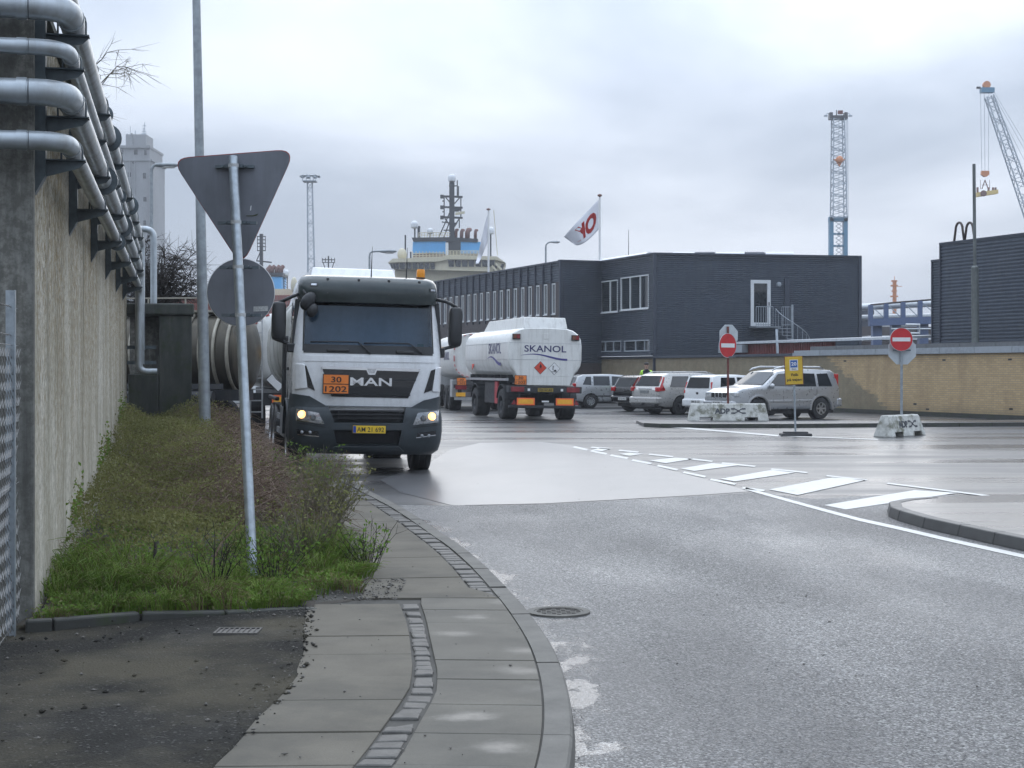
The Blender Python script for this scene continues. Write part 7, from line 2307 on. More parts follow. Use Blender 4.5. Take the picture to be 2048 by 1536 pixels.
# ================================================================== man behind the cars
def person(label, loc, rz):
    root = empty('person', loc, rz); tag(root, label, 'person')
    J = {'pel':(0,0,.98),'spi':(0,.0,1.16),'che':(0,.01,1.40),'nec':(0,.0,1.56),'hb':(0,-.01,1.63),'ht':(0,-.01,1.82),
         'sl':(-.19,0,1.47),'el':(-.27,.03,1.20),'wl':(-.24,-.10,.97),'sr':(.19,0,1.47),'er':(.27,.03,1.20),'wr':(.24,-.10,.97),
         'hl':(-.10,0,.93),'kl':(-.11,-.02,.50),'al':(-.11,.03,.09),'tl':(-.12,-.13,.04),'hr':(.10,0,.93),'kr':(.11,-.03,.50),'ar':(.11,.02,.09),'tr':(.12,-.14,.04)}
    rad = {'pel':.15,'spi':.14,'che':.165,'nec':.062,'hb':.075,'ht':.085,'sl':.085,'el':.062,'wl':.045,'sr':.085,'er':.062,'wr':.045,'hl':.10,'kl':.075,'al':.05,'tl':.045,'hr':.10,'kr':.075,'ar':.05,'tr':.045}
    E = [('pel','spi'),('spi','che'),('che','nec'),('nec','hb'),('hb','ht'),('che','sl'),('sl','el'),('el','wl'),('che','sr'),('sr','er'),('er','wr'),('pel','hl'),('hl','kl'),('kl','al'),('al','tl'),('pel','hr'),('hr','kr'),('kr','ar'),('ar','tr')]
    ks = list(J); me = bpy.data.meshes.new('body'); me.from_pydata([J[k] for k in ks], [(ks.index(a), ks.index(b)) for a, b in E], [])
    o = bpy.data.objects.new('body', me); COL.objects.link(o)
    sk = o.modifiers.new('skin', 'SKIN'); sk.use_smooth_shade = True; sb = o.modifiers.new('sub', 'SUBSURF'); sb.levels = 2; sb.render_levels = 2
    for i, k in enumerate(ks):
        me.skin_vertices[0].data[i].radius = (rad[k], rad[k]*(.78 if k in ('che','spi','pel') else 1)); me.skin_vertices[0].data[i].use_root = (k == 'pel')
    dg = bpy.context.evaluated_depsgraph_get(); m2 = bpy.data.meshes.new_from_object(o.evaluated_get(dg)); o.modifiers.clear(); o.data = m2
    m2.materials.clear()
    for q in ('skin','hi_vis','navy_work'): m2.materials.append(M(q))
    for p in m2.polygons:
        c = p.center; p.use_smooth = True
        p.material_index = 0 if c.z > 1.545 or (c.z < 1.0 and abs(c.x) > .215 and c.z > .9) else (1 if c.z > .98 else 2)
        if p.material_index == 1 and abs(c.x) < .12 and c.z > 1.38: p.material_index = 2
    o.parent = root
    def hand(sx):
        h = MB(); w = Vector(J['wl' if sx < 0 else 'wr'])
        h.tube([w+Vector((0,0,.02)), w+Vector((0,-.02,-.05)), w+Vector((0,-.03,-.10))], [.032,.042,.036], 8)
        for i, l in enumerate((.075,.085,.08,.06)):
            b = w+Vector((0,-.055+i*.02,-.095)); h.tube([b, b+Vector((-sx*.006,-.004,-l*.5)), b+Vector((-sx*.022,-.008,-l))], [.010,.009,.007], 6)
        b = w+Vector((0,-.05,-.05)); h.tube([b, b+Vector((-sx*.01,-.03,-.03)), b+Vector((-sx*.015,-.035,-.065))], [.012,.010,.008], 6)
        h.build('hand', 'skin', root, smooth=True)
    hand(-1); hand(1)
    blob((0,.012,1.80), (.096,.108,.085), 'hair', 'hair', root)
    for sx in (-1,1):
        blob((sx*.034,-.088,1.745), (.013,.008,.008), 'ink', 'eye', root); blob((sx*.092,0,1.735), (.012,.022,.032), 'skin', 'ear', root)
    blob((0,-.105,1.715), (.014,.022,.024), 'skin', 'nose', root); blob((0,-.090,1.668), (.028,.008,.008), 'lip', 'mouth', root)
    m = MB(); m.lathe([(.085,1.50),(.095,1.55),(.082,1.585)], 16, (0,0,0), caps=False); m.build('collar', 'navy_work', root, smooth=True)
    return root
simple('skin', (.42,.26,.19), .55, var=.08); simple('hair', (.02,.016,.013), .6, var=.3); simple('lip', (.30,.13,.11), .5)
simple('hi_vis', (.42,.75,.06), .6, var=.08); simple('navy_work', (.012,.015,.03), .8, var=.2)
pp = P(1293, 740, 63.5)
person('person in a yellow-green high-visibility jacket standing behind the silver estate', (pp.x, 63.5, .10), R(-10))
# ================================================================== far background: ships, cranes, silo, masts, flags
simple('ship_cream', (.62,.57,.42), .5, var=.06, dirt=(.4,.33,.22), dirt_amt=.3, scale=.5)
simple('ship_blue', (.10,.36,.70), .5, var=.06, scale=.5)
simple('ship_black', (.03,.033,.04), .5, var=.2, scale=.5)
simple('ship_red', (.28,.07,.05), .6, var=.2, scale=.3)
simple('ship_brown', (.17,.085,.07), .7, var=.2, scale=1)
simple('dome_white', (.70,.72,.74), .4, var=.03)
simple('far_glass', (.02,.024,.028), .25, var=.3, scale=.6, spec=.8)
simple('crane_grey', (.38,.43,.48), .5, .2, var=.1, scale=.5)
simple('crane_blue', (.10,.24,.36), .5, .1, var=.1, scale=.5)
simple('crane_orange', (.62,.24,.10), .5, var=.1)
simple('crane_yellow', (.60,.45,.16), .5, var=.1)
simple('silo_concrete', (.30,.31,.32), .8, var=.15, scale=.12, dirt=(.17,.175,.18), dirt_amt=.7)
simple('truss_blue', (.09,.13,.24), .5, .1, var=.1)
simple('pipe_silver', (.55,.57,.58), .4, .5, var=.1)
simple('brick_red', (.20,.07,.055), .8, var=.2, scale=.8)
simple('flag_white', (.72,.72,.76), .8, var=.03)
simple('flag_red', (.62,.05,.045), .8, var=.05)

def lattice(mb, a, b, wa, wb, n, leg=.12, brace=.07, sides=4, up=None):
    """lattice mast from a to b, square section"""
    a = Vector(a); b = Vector(b); d = (b-a).normalized()
    x = d.cross(Vector((0,1,0)) if abs(d.y) < .9 else Vector((1,0,0))).normalized(); y = d.cross(x)
    cor = [(1,1),(1,-1),(-1,-1),(-1,1)]
    def q(t, k): w = (wa+(wb-wa)*t)/2; return a.lerp(b, t) + x*cor[k][0]*w + y*cor[k][1]*w
    for k in range(4): mb.beam(q(0,k), q(1,k), leg)
    for i in range(n):
        t0_, t1_ = i/n, (i+1)/n
        for k in range(4):
            k2 = (k+1) % 4
            mb.beam(q(t0_,k) if i % 2 else q(t0_,k2), q(t1_,k2) if i % 2 else q(t1_,k), brace)
            if i % 3 == 0: mb.beam(q(t0_,k), q(t0_,k2), brace)

def dome(name, c, r_, parent, m_='dome_white'):
    mb = MB(); mb.lathe([(r_*.55,-r_*1.0),(r_*.93,-r_*.75),(r_,-.1*r_),(r_*.97,.25*r_),(r_*.80,.62*r_),(r_*.45,.92*r_),(0.01,r_)], 18, c); return mb.build(name, m_, parent, smooth=50)

# ---- supply vessel behind the office -------------------------------------------
SY = 220.
def ship_frame(u0): return (P(u0, 740, SY).x, SY)
sx0, _ = ship_frame(895)
ship = empty('supply_vessel', (sx0, SY, 0)); tag(ship, 'cream supply vessel bridge with sky blue funnel blocks and radar mast behind the office', 'ship')
def S(zx, zy):
    u = 740+zx*.2441; v = 320+zy*.2441
    return ((u-1024)*SY/F - sx0, EYE-(v-HZ)*SY/F)
def spoly(pts, y0, y1, name, m_, parent=ship, **kw):
    mb = MB(); mb.prism([S(*p) for p in pts], 'y', y0, y1); return mb.build(name, m_, parent, **kw)
(hx0, hz0), (hx1, hz1) = S(200, 900), S(1080, 1100)
mb = MB(); mb.box(hx0, hx1, 1, 14, 0, hz0); mb.build('superstructure', 'ship_cream', ship)
spoly([(160,848),(245,838),(560,832),(640,818),(1030,824),(1110,850),(1085,905),(1000,915),(600,905),(250,898),(190,893)], -.5, 8, 'bridge', 'ship_cream')
spoly([(150,846),(190,812),(560,800),(640,782),(1040,794),(1112,846),(1030,822),(640,818),(560,836),(245,842)], -1.0, 8, 'bridge_roof', 'ship_cream')
wins = [[(165,853),(185,853),(195,893),(180,893)], [(188,853),(210,851),(218,894),(198,893)], [(213,851),(236,849),(242,896),(221,894)]]
x_ = 247
for w_ in (47,46,45,44,43,40): wins.append([(x_,846),(x_+w_-5,845),(x_+w_-3,895),(x_+3,896)]); x_ += w_+5
x_ = 642
for k in range(7):
    wins.append([(x_,822),(x_+49,823),(x_+46,877),(x_+5,874)]); x_ += 55
wins += [[(1030,850),(1050,850),(1032,905),(1010,905)], [(1075,856),(1102,856),(1090,900),(1068,900)]]
for q in wins: spoly(q, -.75 if q[0][0] < 640 else -.65, -.45, 'bridge_window', 'far_glass')
spoly([(340,655),(430,648),(615,650),(612,755),(420,750),(335,760)], 3, 8, 'funnel_block', 'ship_blue'); spoly([(735,655),(908,658),(910,755),(735,755)], 3, 8, 'funnel_block', 'ship_blue')
spoly([(330,622),(650,618),(880,632),(880,660),(640,652),(345,655)], 2.8, 8.2, 'funnel_top', 'ship_black'); spoly([(636,652),(737,652),(737,790),(636,790)], 2.9, 8, 'mast_base', 'ship_black')
spoly([(340,755),(910,755),(910,800),(340,800)], 3.2, 8, 'funnel_skirt', 'ship_brown')
spoly([(612,664),(634,664),(634,780),(612,780)], 2.6, 3.2, 'white_post', 'dome_white')
for zx, zt, w_ in ((697,542,14),(745,545,16),(795,540,22),(860,546,14)):
    (cx_, zt_) = S(zx, zt); (_, zb_) = S(zx, 632); r_ = w_*.2441*SY/F
    mb = MB(); mb.tube([(cx_-r_*.3,5,zb_),(cx_-r_*.2,5,zt_-r_*1.2),(cx_+r_*.1,5,zt_-r_*.4),(cx_+r_*.8,5.4,zt_-r_*.1)], [r_,r_,r_*.95,r_*.8], 10); mb.build('exhaust_pipe', 'ship_brown', ship, smooth=True)
def sbeam(mb, a, b, w, y=5.): (xa,za),(xb,zb) = S(*a), S(*b); mb.beam((xa,y,za),(xb,y,zb), w)
mb = MB(); sbeam(mb, (660,150),(660,640), .75); mb.build('radar_mast', 'ship_black', ship)
for zy in (265, 355, 440):
    mb = MB(); sbeam(mb, (575,zy),(750,zy+6), .28); sbeam(mb, (577,zy-12),(577,zy+18), .5); mb.build('mast_yard', 'ship_black', ship)
mb = MB()
for a, b in (((595,258),(595,440)),((735,262),(735,445)),((660,360),(545,620)),((655,440),(590,615)),((600,450),(655,520)),((722,450),(722,530)),((722,450),(680,520)),((600,265),(655,330)),((735,265),(670,340)),((580,305),(600,305)),((580,395),(600,395)),((590,550),(660,548)),((575,480),(650,490)),((705,130),(705,260)),((715,180),(715,262)),((635,180),(700,178))):
    sbeam(mb, a, b, .16)
mb.build('mast_bracing', 'ship_black', ship)
spoly([(640,365),(735,372),(715,388),(665,388)], 4.5, 6, 'mast_platform', 'ship_black'); spoly([(636,488),(705,488),(672,535),(655,535)], 4.5, 6, 'mast_platform', 'ship_black')
mb = MB(); sbeam(mb, (690,415),(768,402), .35, 4.6); mb.build('radar_scanner', 'ship_cream', ship)
for zx, zy, rr in ((660,112,34),(346,502,33),(478,556,26),(985,552,32)):
    cx_, cz_ = S(zx, zy); r_ = rr*.2441*SY/F; dome('radome', (cx_, 5, cz_), r_, ship)
mb = MB()
for a, b in (((349,530),(349,622)),((478,580),(478,622)),((985,580),(985,790)),((378,515),(378,620)),((388,515),(388,620)),((270,590),(270,745)),((315,730),(315,960))): sbeam(mb, a, b, .22)
mb.build('aerial_post', 'ship_black', ship)
mb = MB()
for zy in (580, 600): sbeam(mb, (390,zy),(650,zy), .09, 3.)
for zx in range(390, 650, 24): sbeam(mb, (zx,578),(zx,620), .09, 3.)
for zy in (740, 757, 772): sbeam(mb, (640,zy),(910,zy), .10, 1.2); sbeam(mb, (345,zy+20),(612,zy+16), .10, 1.2)
for zx in range(345, 910, 28): sbeam(mb, (zx,742),(zx,795), .10, 1.2)
mb.build('railing', 'ship_cream', ship)
mb = MB(); sbeam(mb, (1010,380),(1042,760), .10); sbeam(mb, (1030,850),(1080,905), .3, -1.); sbeam(mb, (1000,870),(1040,915), .3, -1.); mb.build('stay_wire', 'ship_cream', ship)
cx_, cz_ = S(255, 765); blob((cx_, 2, cz_), (.7,.6,.9), 'ship_cream', 'searchlight', ship)

# ---- second vessel behind the signs ----------------------------------------------
v2x = P(530, 740, 230).x
ves = empty('offshore_vessel', (v2x, 230, 0)); tag(ves, 'second offshore vessel with red hull and brown exhausts behind the round sign', 'ship')
def S2(u, v): q = P(u, v, 230); return (q.x-v2x, q.z)
def vpoly(pts, y0, y1, name, m_, **kw):
    mb = MB(); mb.prism([S2(*p) for p in pts], 'y', y0, y1); return mb.build(name, m_, ves, **kw)
vpoly([(380,592),(440,592),(600,590),(604,740),(380,740)], 0, 14, 'hull', 'ship_red')
vpoly([(470,577),(575,577),(600,584),(600,589.5),(470,589.5)], 1, 12, 'deck_house', 'ship_cream')
vpoly([(500,551),(557,551),(557,576.5),(500,576.5)], 3, 8, 'funnel_block', 'ship_blue')
vpoly([(498,543),(560,543),(560,550.5),(498,550.5)], 2.8, 8.2, 'funnel_top', 'ship_black')
for u in (526, 534, 544, 552):
    x_, zt_ = S2(u, 527); _, zb_ = S2(u, 544); mb = MB(); mb.tube([(x_,5,zb_),(x_,5,zt_-.5),(x_+.35,5.2,zt_)], [.36,.36,.3], 8); mb.build('exhaust_pipe', 'ship_brown', ves, smooth=True)
x_, z_ = S2(562, 541); dome('radome', (x_, 5, z_), .48, ves)
mb = MB(); mb.beam((S2(558,546)[0],5,S2(0,577)[1]), (S2(558,546)[0],5,S2(0,548)[1]), .12); mb.beam((S2(565,546)[0],5,S2(0,577)[1]), (S2(565,546)[0],5,S2(0,548)[1]), .12)
for v in range(548, 577, 5): mb.beam((S2(558,v)[0],5,S2(0,v)[1]),(S2(565,v+4)[0],5,S2(0,v+4)[1]), .08)
mb.build('radome_mast', 'ship_black', ves)
mb = MB(); xm = S2(512, 0)[0]
mb.beam((xm,5,S2(0,545)[1]), (xm,5,S2(0,462)[1]), .5)
for v in (467, 474, 481, 488, 496): mb.beam((S2(503,0)[0],5,S2(0,v)[1]), (S2(521,0)[0],5,S2(0,v)[1]), .14)
mb.beam((S2(504,0)[0],5,S2(0,466)[1]), (S2(504,0)[0],5,S2(0,496)[1]), .1); mb.beam((S2(520,0)[0],5,S2(0,466)[1]), (S2(520,0)[0],5,S2(0,496)[1]), .1)
mb.beam((S2(502,0)[0],5,S2(0,517)[1]), (S2(510,0)[0],5,S2(0,498)[1]), .14); mb.beam((S2(502,0)[0],5,S2(0,517)[1]), (S2(533,0)[0],5,S2(0,520)[1]), .2)
mb.build('radar_mast', 'ship_black', ves)
x_, z_ = S2(588, 578); blob((x_, 0, z_+.6), (.5,.5,1.2), 'ship_cream', 'deck_crane', ves)
mb = MB()
for u in np.arange(430, 600, 5.): mb.beam((S2(u,0)[0],-.05,S2(0,592)[1]), (S2(u,0)[0],-.05,S2(0,640)[1]), .06)
for v in (600, 610, 620): mb.beam((S2(430,0)[0],-.05,S2(0,v)[1]), (S2(600,0)[0],-.05,S2(0,v)[1]), .06)
mb.build('hull_framing', 'ship_brown', ves)

# ---- grain silo -------------------------------------------------------------------
QY = 350.
qx = P(262, 740, QY).x
silo = empty('grain_silo', (qx, QY, 0)); tag(silo, 'tall grey concrete grain silo with rooftop aerials beyond the wall', 'silo')
def Q(u, v): q = P(u, v, QY); return (q.x-qx, q.z)
def qbox(u0, v0, u1, v1, y0, y1, name, m_='silo_concrete', base=None):
    (xa, za), (xb, zb) = Q(u0, v1), Q(u1, v0); mb = MB(); mb.box(xa, xb, y0, y1, za if base is None else base, zb); return mb.build(name, m_, silo)
qbox(190, 322, 302, 740, 0, 14, 'shaft', base=0)
qbox(186, 318, 305, 322, -.3, 14.3, 'cornice'); qbox(190, 296, 299, 318, .2, 13, 'top_storey'); qbox(186, 291, 300, 296, -.3, 13.5, 'roof_slab')
qbox(247, 266, 288, 291, 2, 9, 'lift_house'); qbox(258, 264, 261, 291, 1.7, 2, 'lift_house_rib')
for u in (222, 258, 268, 299): qbox(u, 322, u+2, 740, -.35, 0, 'buttress', base=0)
for u0, v0, u1, v1 in ((228,299,238,308),(240,299,246,308),(268,299,275,309),(288,300,293,310),(256,345,262,354),(286,346,292,357),(257,393,263,402),(287,394,293,403),(257,440,262,449),(287,441,292,450)):
    qbox(u0, v0, u1, v1, -.12 if v0 > 320 else .08, .02 if v0 > 320 else .25, 'silo_window', 'far_glass')
xo, zo_ = Q(268, 325.5); mb = MB(); mb.lathe([(0,-.1),(.35,-.1),(.35,0)], 16, (xo,0,zo_), 'y'); mb.build('round_vent', 'ink', silo)
mb = MB()
for u, vt, w_ in ((252,247,.09),(262,256,.18),(246,262,.25),(278,250,.12),(281,239,.14),(284,260,.14)):
    (xa, za), (_, zb) = Q(u, vt), Q(u, 268); mb.beam((xa,4,za),(xa,4,zb), w_)
for a, b in (((273,262),(284,262)),((278,252),(281,252)),((277,246),(284,246)),((276,258),(284,257))):
    (xa, za), (xb, zb) = Q(*a), Q(*b); mb.beam((xa,4,za),(xb,4,zb), .15)
mb.build('aerial_array', 'crane_grey', silo)

# ---- floodlight towers ---------------------------------------------------------------
TY = 200.
tx = P(622, 740, TY).x
ft = empty('floodlight_tower', (tx, TY, 0)); tag(ft, 'slender lattice floodlight tower with a ring of lamps above the lorry', 'light tower')
hz_ = EYE-(364-740)*TY/F
mb = MB(); lattice(mb, (.25,0,0), (-.15,0,hz_), 1.15, .62, 34, .10, .05); mb.build('lattice_mast', 'crane_grey', ft)
mb = MB(); mb.box(-1.0,.75,-.9,.9,hz_,hz_+.12); 
for x_ in (-.98,-.5,0,.4,.73): mb.box(x_-.04,x_+.04,-.9,-.82,hz_+.1,hz_+.75)
mb.box(-1.0,.75,-.9,-.85,hz_+.70,hz_+.78); mb.build('platform', 'crane_grey', ft)
for k in range(8):
    a = 2*math.pi*k/8+.3; c = Vector((-.12+1.05*math.cos(a), .9*math.sin(a), hz_+.75)); o_ = Vector((math.cos(a), math.sin(a), -.35)).normalized()
    mb = MB(); mb.beam(c-o_*.2, c+o_*.28, .42, .22); mb.build('floodlight', 'galv_light', ft)
ax_ = P(657, 740, TY).x
am = empty('aerial_mast', (ax_, TY, 0)); tag(am, 'small dark aerial frame peeping over the lorry tank', 'mast')
za_, zb_ = EYE-(512-740)*TY/F, EYE-(531-740)*TY/F
mb = MB(); mb.beam((0,0,0),(0,0,za_), .16); mb.build('mast_pole', 'ship_black', am)
mb = MB()
for x_ in (-.8,-.4,.4,.8): mb.beam((x_,0,zb_+.4),(x_,0,za_-.25), .09)
for z_ in (zb_+.4, zb_+.75, za_-.5): mb.beam((-.85,0,z_),(.85,0,z_), .09)
mb.beam((-.45,0,zb_-.4),(-.7,0,zb_+.4), .1); mb.beam((.45,0,zb_-.4),(.7,0,zb_+.4), .1); mb.build('aerial_frame', 'ship_black', am)

# ---- harbour crane seen end-on ------------------------------------------------------
CY = 250.
cx0 = P(1676, 740, CY).x
cr = empty('harbour_crane', (cx0, CY, 0)); tag(cr, 'grey lattice crane boom seen end-on with blue base above the office roof', 'crane')
def Cc_(u, v): q = P(u, v, CY); return (q.x-cx0, q.z)
zt = Cc_(0,238)[1]; zm = Cc_(0,437)[1]
mb = MB(); lattice(mb, (.1,0,zm), (0,0,zt), 2.25, 1.75, 26, .16, .085); mb.build('boom_lattice', 'crane_grey', cr)
for sx in (-1, 1):
    mb = MB(); mb.box(sx*1.15-.32, sx*1.15+.32, -.6, .6, 0, zm+.1); mb.build('tower_leg', 'crane_blue', cr)
mb = MB(); mb.box(-1.5,1.5,-.6,.6,zm-.5,zm+.25); mb.build('tower_head', 'crane_blue', cr)
for v in (468, 492, 512): mb = MB(); z_ = Cc_(0,v)[1]; mb.box(-1.1,1.1,-.5,.5,z_-.14,z_+.14); mb.build('tower_rung', 'crane_blue', cr)
mb = MB()
for v in range(445, 515, 8): mb.beam((-.5,-.65,Cc_(0,v)[1]), (.5,-.65,Cc_(0,v+8)[1]), .09); mb.beam((.5,-.65,Cc_(0,v)[1]), (-.5,-.65,Cc_(0,v+8)[1]), .09)
mb.build('ladder_frame', 'crane_grey', cr)
mb = MB(); mb.box(-1.45,1.45,-.7,.7,zt-.1,zt+.5); mb.build('boom_head', 'ship_black', cr)
for sx in (-1, 1):
    mb = MB(); mb.box(sx*1.2-.25,sx*1.2+.25,-.6,.6,zt+.5,zt+1.0); mb.build('sheave_box', 'ship_black', cr)
    mb = MB(); mb.tube([(sx*1.3,0,zt+.8),(sx*1.75,0,zt+.95),(sx*2.0,0,zt+.7)], .06, 6); mb.box(sx*2.0-.28,sx*2.0+.28,-.2,.2,zt+.40,zt+.62); mb.build('boom_light', 'crane_grey', cr)
mb = MB(); mb.tube([(-.25,0,zt+.5),(-.25,0,Cc_(0,220)[1])], .08, 6); mb.build('wind_gauge', 'ship_black', cr)
mb = MB(); mb.box(0,.75,-.3,.3,zt+.8,zt+1.35); mb.build('warning_lamp', 'brick_red', cr)
xo, zo_ = Cc_(1675, 322); blob((xo,-1.6,zo_), (.62,.4,.62), 'crane_orange', 'hook_block', cr); 
mb = MB(); mb.prism([(xo-1.0,zo_+.1),(xo+1.0,zo_+.1),(xo+.6,zo_-.2),(xo,zo_-1.1),(xo-.6,zo_-.2)], 'y', -1.55, -1.3); mb.build('hook_plate', 'crane_orange', cr)
for x_ in (-1.35, 1.32, 1.5, 0.0):
    mb = MB(); mb.tube([(x_,-.75,zm),(x_*.95,-.75,zt)], .035, 4); mb.build('boom_rope', 'crane_grey', cr)

# ---- second crane with spreader --------------------------------------------------------
c2x = P(2060, 740, CY).x
c2 = empty('luffing_crane', (c2x, CY, 0)); tag(c2, 'grey luffing crane boom with orange sheave and hanging yellow spreader', 'crane')
def C2(u, v): q = P(u, v, CY); return Vector((q.x-c2x, 0, q.z))
mb = MB(); lattice(mb, C2(2130,620), C2(1978,192), 2.3, 1.15, 34, .17, .09); mb.build('boom_lattice', 'crane_grey', c2)
a_ = C2(1976,182); mb = MB(); mb.box(a_.x-1.2,a_.x+.9,-.6,.6,a_.z-.3,a_.z+.5); mb.build('boom_head', 'crane_blue', c2)
mb = MB(); mb.lathe([(.05,-.3),(.62,-.3),(.62,.3),(.05,.3)], 18, (C2(1973,170).x,0,C2(0,170).z), 'y'); mb.build('sheave', 'crane_orange', c2, smooth=40)
mb = MB(); q_ = C2(1957,176); mb.box(q_.x-.3,q_.x+.3,-.2,.2,q_.z-.12,q_.z+.2); mb.build('boom_light', 'ship_black', c2)
for u1, u2 in ((1961,1963.5),(1968.5,1970),(1977.5,1977)):
    mb = MB(); mb.tube([C2(u1,185), C2(u2,342)], .035, 4); mb.build('hoist_rope', 'crane_grey', c2)
for a, b in (((1986,180),(2130,420)),((1988,190),(2130,445)),((1990,205),(2130,480))):
    mb = MB(); mb.tube([C2(*a), C2(*b)], .03, 4); mb.build('luffing_rope', 'crane_grey', c2)
h0 = C2(1970,345); mb = MB(); mb.prism([(h0.x-.6,h0.z+.25),(h0.x+.6,h0.z+.25),(h0.x+.65,h0.z-.35),(h0.x+.2,h0.z-.7),(h0.x-.2,h0.z-.7),(h0.x-.65,h0.z-.35)], 'y', -.3, .3); mb.build('hook_block', 'crane_orange', c2)
mb = MB(); h1 = C2(1970,360)
for sx in (-1, 1): mb.beam((h1.x,0,h1.z),(h1.x+sx*.5,0,C2(0,378).z), .12); mb.beam((h1.x+sx*.75,0,C2(0,360).z),(h1.x+sx*.75,0,C2(0,378).z), .06)
mb.beam((h1.x-.5,0,C2(0,370).z),(h1.x+.5,0,C2(0,370).z), .08); mb.build('hanger_frame', 'ship_brown', c2)
s0, s1_ = C2(1951,389), C2(1994,384)
mb = MB(); mb.hexa([(s0.x,-.7,s0.z-.45),(s1_.x,-.7,s1_.z-.3),(s1_.x,.7,s1_.z-.3),(s0.x,.7,s0.z-.45),(s0.x,-.6,s0.z+.25),(s1_.x,-.6,s1_.z+.35),(s1_.x,.6,s1_.z+.35),(s0.x,.6,s0.z+.25)]); sp1 = mb.build('spreader', 'crane_yellow', c2)
mb = MB(); mb.lathe([(.05,-.9),(.5,-.9),(.5,-.75),(.05,-.75)], 16, (C2(1964,0).x,0,C2(0,388).z), 'y'); mb.build('cable_reel', 'ship_brown', c2)
for u in (1955, 1977, 1986, 1991): q_ = C2(u, 381); mb = MB(); mb.box(q_.x-.12,q_.x+.12,-.2,.2,q_.z-.3,q_.z+.5); mb.build('flipper', 'ship_brown', c2)

# ---- pipe bridge and yard between the two dark buildings ---------------------------------
BY = 118.
px0 = P(1800, 740, BY).x
pb = empty('pipe_bridge', (px0, BY, 0)); tag(pb, 'blue steel pipe bridge crossing between the two dark buildings', 'bridge')
def B(u, v, y=0.): q = P(u, v, BY); return Vector((q.x-px0, y, q.z))
mb = MB()
top = [(1741,610),(1772,607),(1806,604),(1840,601.5),(1880,598)]; bot = [(1741,640),(1772,639),(1806,638),(1840,637),(1880,636)]
for a, b in zip(top[:-1], top[1:]): mb.beam(B(*a), B(*b), .14)
mb.build('top_chord', 'rail_brown', pb)
mb = MB(); mb.beam(B(1738,645), B(1885,640), .7, .55); mb.build('bottom_chord', 'truss_blue', pb)
for a, b in zip(top, bot):
    mb = MB(); mb.beam(B(*a), B(*b), .32); mb.build('truss_post', 'truss_blue', pb)
for a, b in zip(top[:-1], bot[1:]):
    mb = MB(); mb.tube([B(*a), B(*b)], .04, 5); mb.build('truss_tie', 'crane_grey', pb)
mb = MB(); mb.tube([B(1700,614,2.), B(1890,604,2.)], .27, 12); mb.build('insulated_pipe', 'pipe_silver', pb, smooth=40)
mb = MB(); mb.tube([B(1700,634,2.5), B(1890,630,2.5)], .22, 12); mb.build('insulated_pipe', 'pipe_silver', pb, smooth=40)
for u in (1757, 1795, 1850):
    mb = MB(); a = B(u,642); mb.box(a.x-.35,a.x+.35,.3,1.0,0,a.z); mb.build('bridge_pier', 'truss_blue', pb)
mb = MB(); mb.tube([B(1798,651,-2), B(1825,651,-2), B(1825,668,-2), B(1800,668,-2)], .1, 8); mb.tube([B(1770,659,-2), B(1866,659,-2)], .06, 6); mb.build('white_pipework', 'pipe_silver', pb)
tb_x = P(1800, 740, 135.).x
tk_ = empty('tank_terminal', (tb_x, 135., 0)); tag(tk_, 'low dark terminal building with white roof beyond the pipe bridge', 'building')
def T(u, v): q = P(u, v, 135.); return (q.x-tb_x, q.z)
def tbox(u0, v0, u1, v1, y0, y1, name, m_):
    (xa, za), (xb, zb) = T(u0, v1), T(u1, v0); mb = MB(); mb.box(xa, xb, y0, y1, za, zb); return mb.build(name, m_, tk_)
tbox(1690, 652, 1900, 750, 2, 10, 'terminal_wall', 'brown_panel'); tbox(1700, 616, 1775, 652, 5, 12, 'tank_block', 'trim_dark'); tbox(1790, 622, 1830, 651, 6, 12, 'white_block', 'skylight'); tbox(1825, 626, 1900, 651, 8, 14, 'grey_block', 'frame_grey')
for u0 in (1760, 1800, 1845): tbox(u0, 656, u0+14, 676, 1.9, 2.1, 'terminal_window', 'far_glass')
tbox(1712, 674, 1850, 682, -6, 1, 'white_roof', 'skylight')
om = P(1789, 740, 260.)
omt = empty('orange_mast', (om.x, 260., 0)); tag(omt, 'distant orange ship mast above the pipe bridge', 'mast')
mb = MB(); zt_ = EYE-(562-740)*260/F; mb.beam((0,0,0),(0,0,zt_), .55, .5); mb.build('mast_column', 'crane_orange', omt)
mb = MB()
for dz_, w_ in ((0,.9),(-.8,1.1),(-1.7,.8),(-2.6,1.2)): mb.box(-w_*.55,w_*.45,-.3,.3,zt_+dz_-.12,zt_+dz_+.12)
mb.beam((0,0,zt_-.9),(1.3,0,zt_-.9), .08); mb.beam((0,0,zt_),(0,0,zt_+.8), .08); mb.build('mast_yard', 'crane_orange', omt)

# ---- red brick shed and bus-like roof behind the tankers ------------------------------------
rbx = P(400, 740, 75.).x
rbs = empty('red_shed', (rbx, 75., 0)); tag(rbs, 'low red-brown shed glimpsed behind the steel tanker', 'building')
mb = MB(); mb.box(-1.6,1.2,0,6,0,EYE-(594-740)*75/F); mb.build('shed_wall', 'brick_red', rbs)
mb = MB(); mb.box(-1.8,1.4,-.2,6.2,EYE-(594-740)*75/F,EYE-(591-740)*75/F); mb.build('shed_roof', 'trim_dark', rbs)
tkx = P(415, 740, 52.).x
ctr = empty('parked_coach', (tkx, 52., 0)); tag(ctr, 'dark-windowed white vehicle roof showing above the steel tanker', 'vehicle')
mb = MB(); mb.box(-1.1,2.2,0,2.5,.5,2.95); mb.build('coach_body', 'paint_white', ctr, bevel=.1)
mb = MB(); mb.box(-1.0,2.1,-.01,.05,3.0-.55,3.0-.15); mb.build('coach_window', 'car_glass_opaque', ctr)
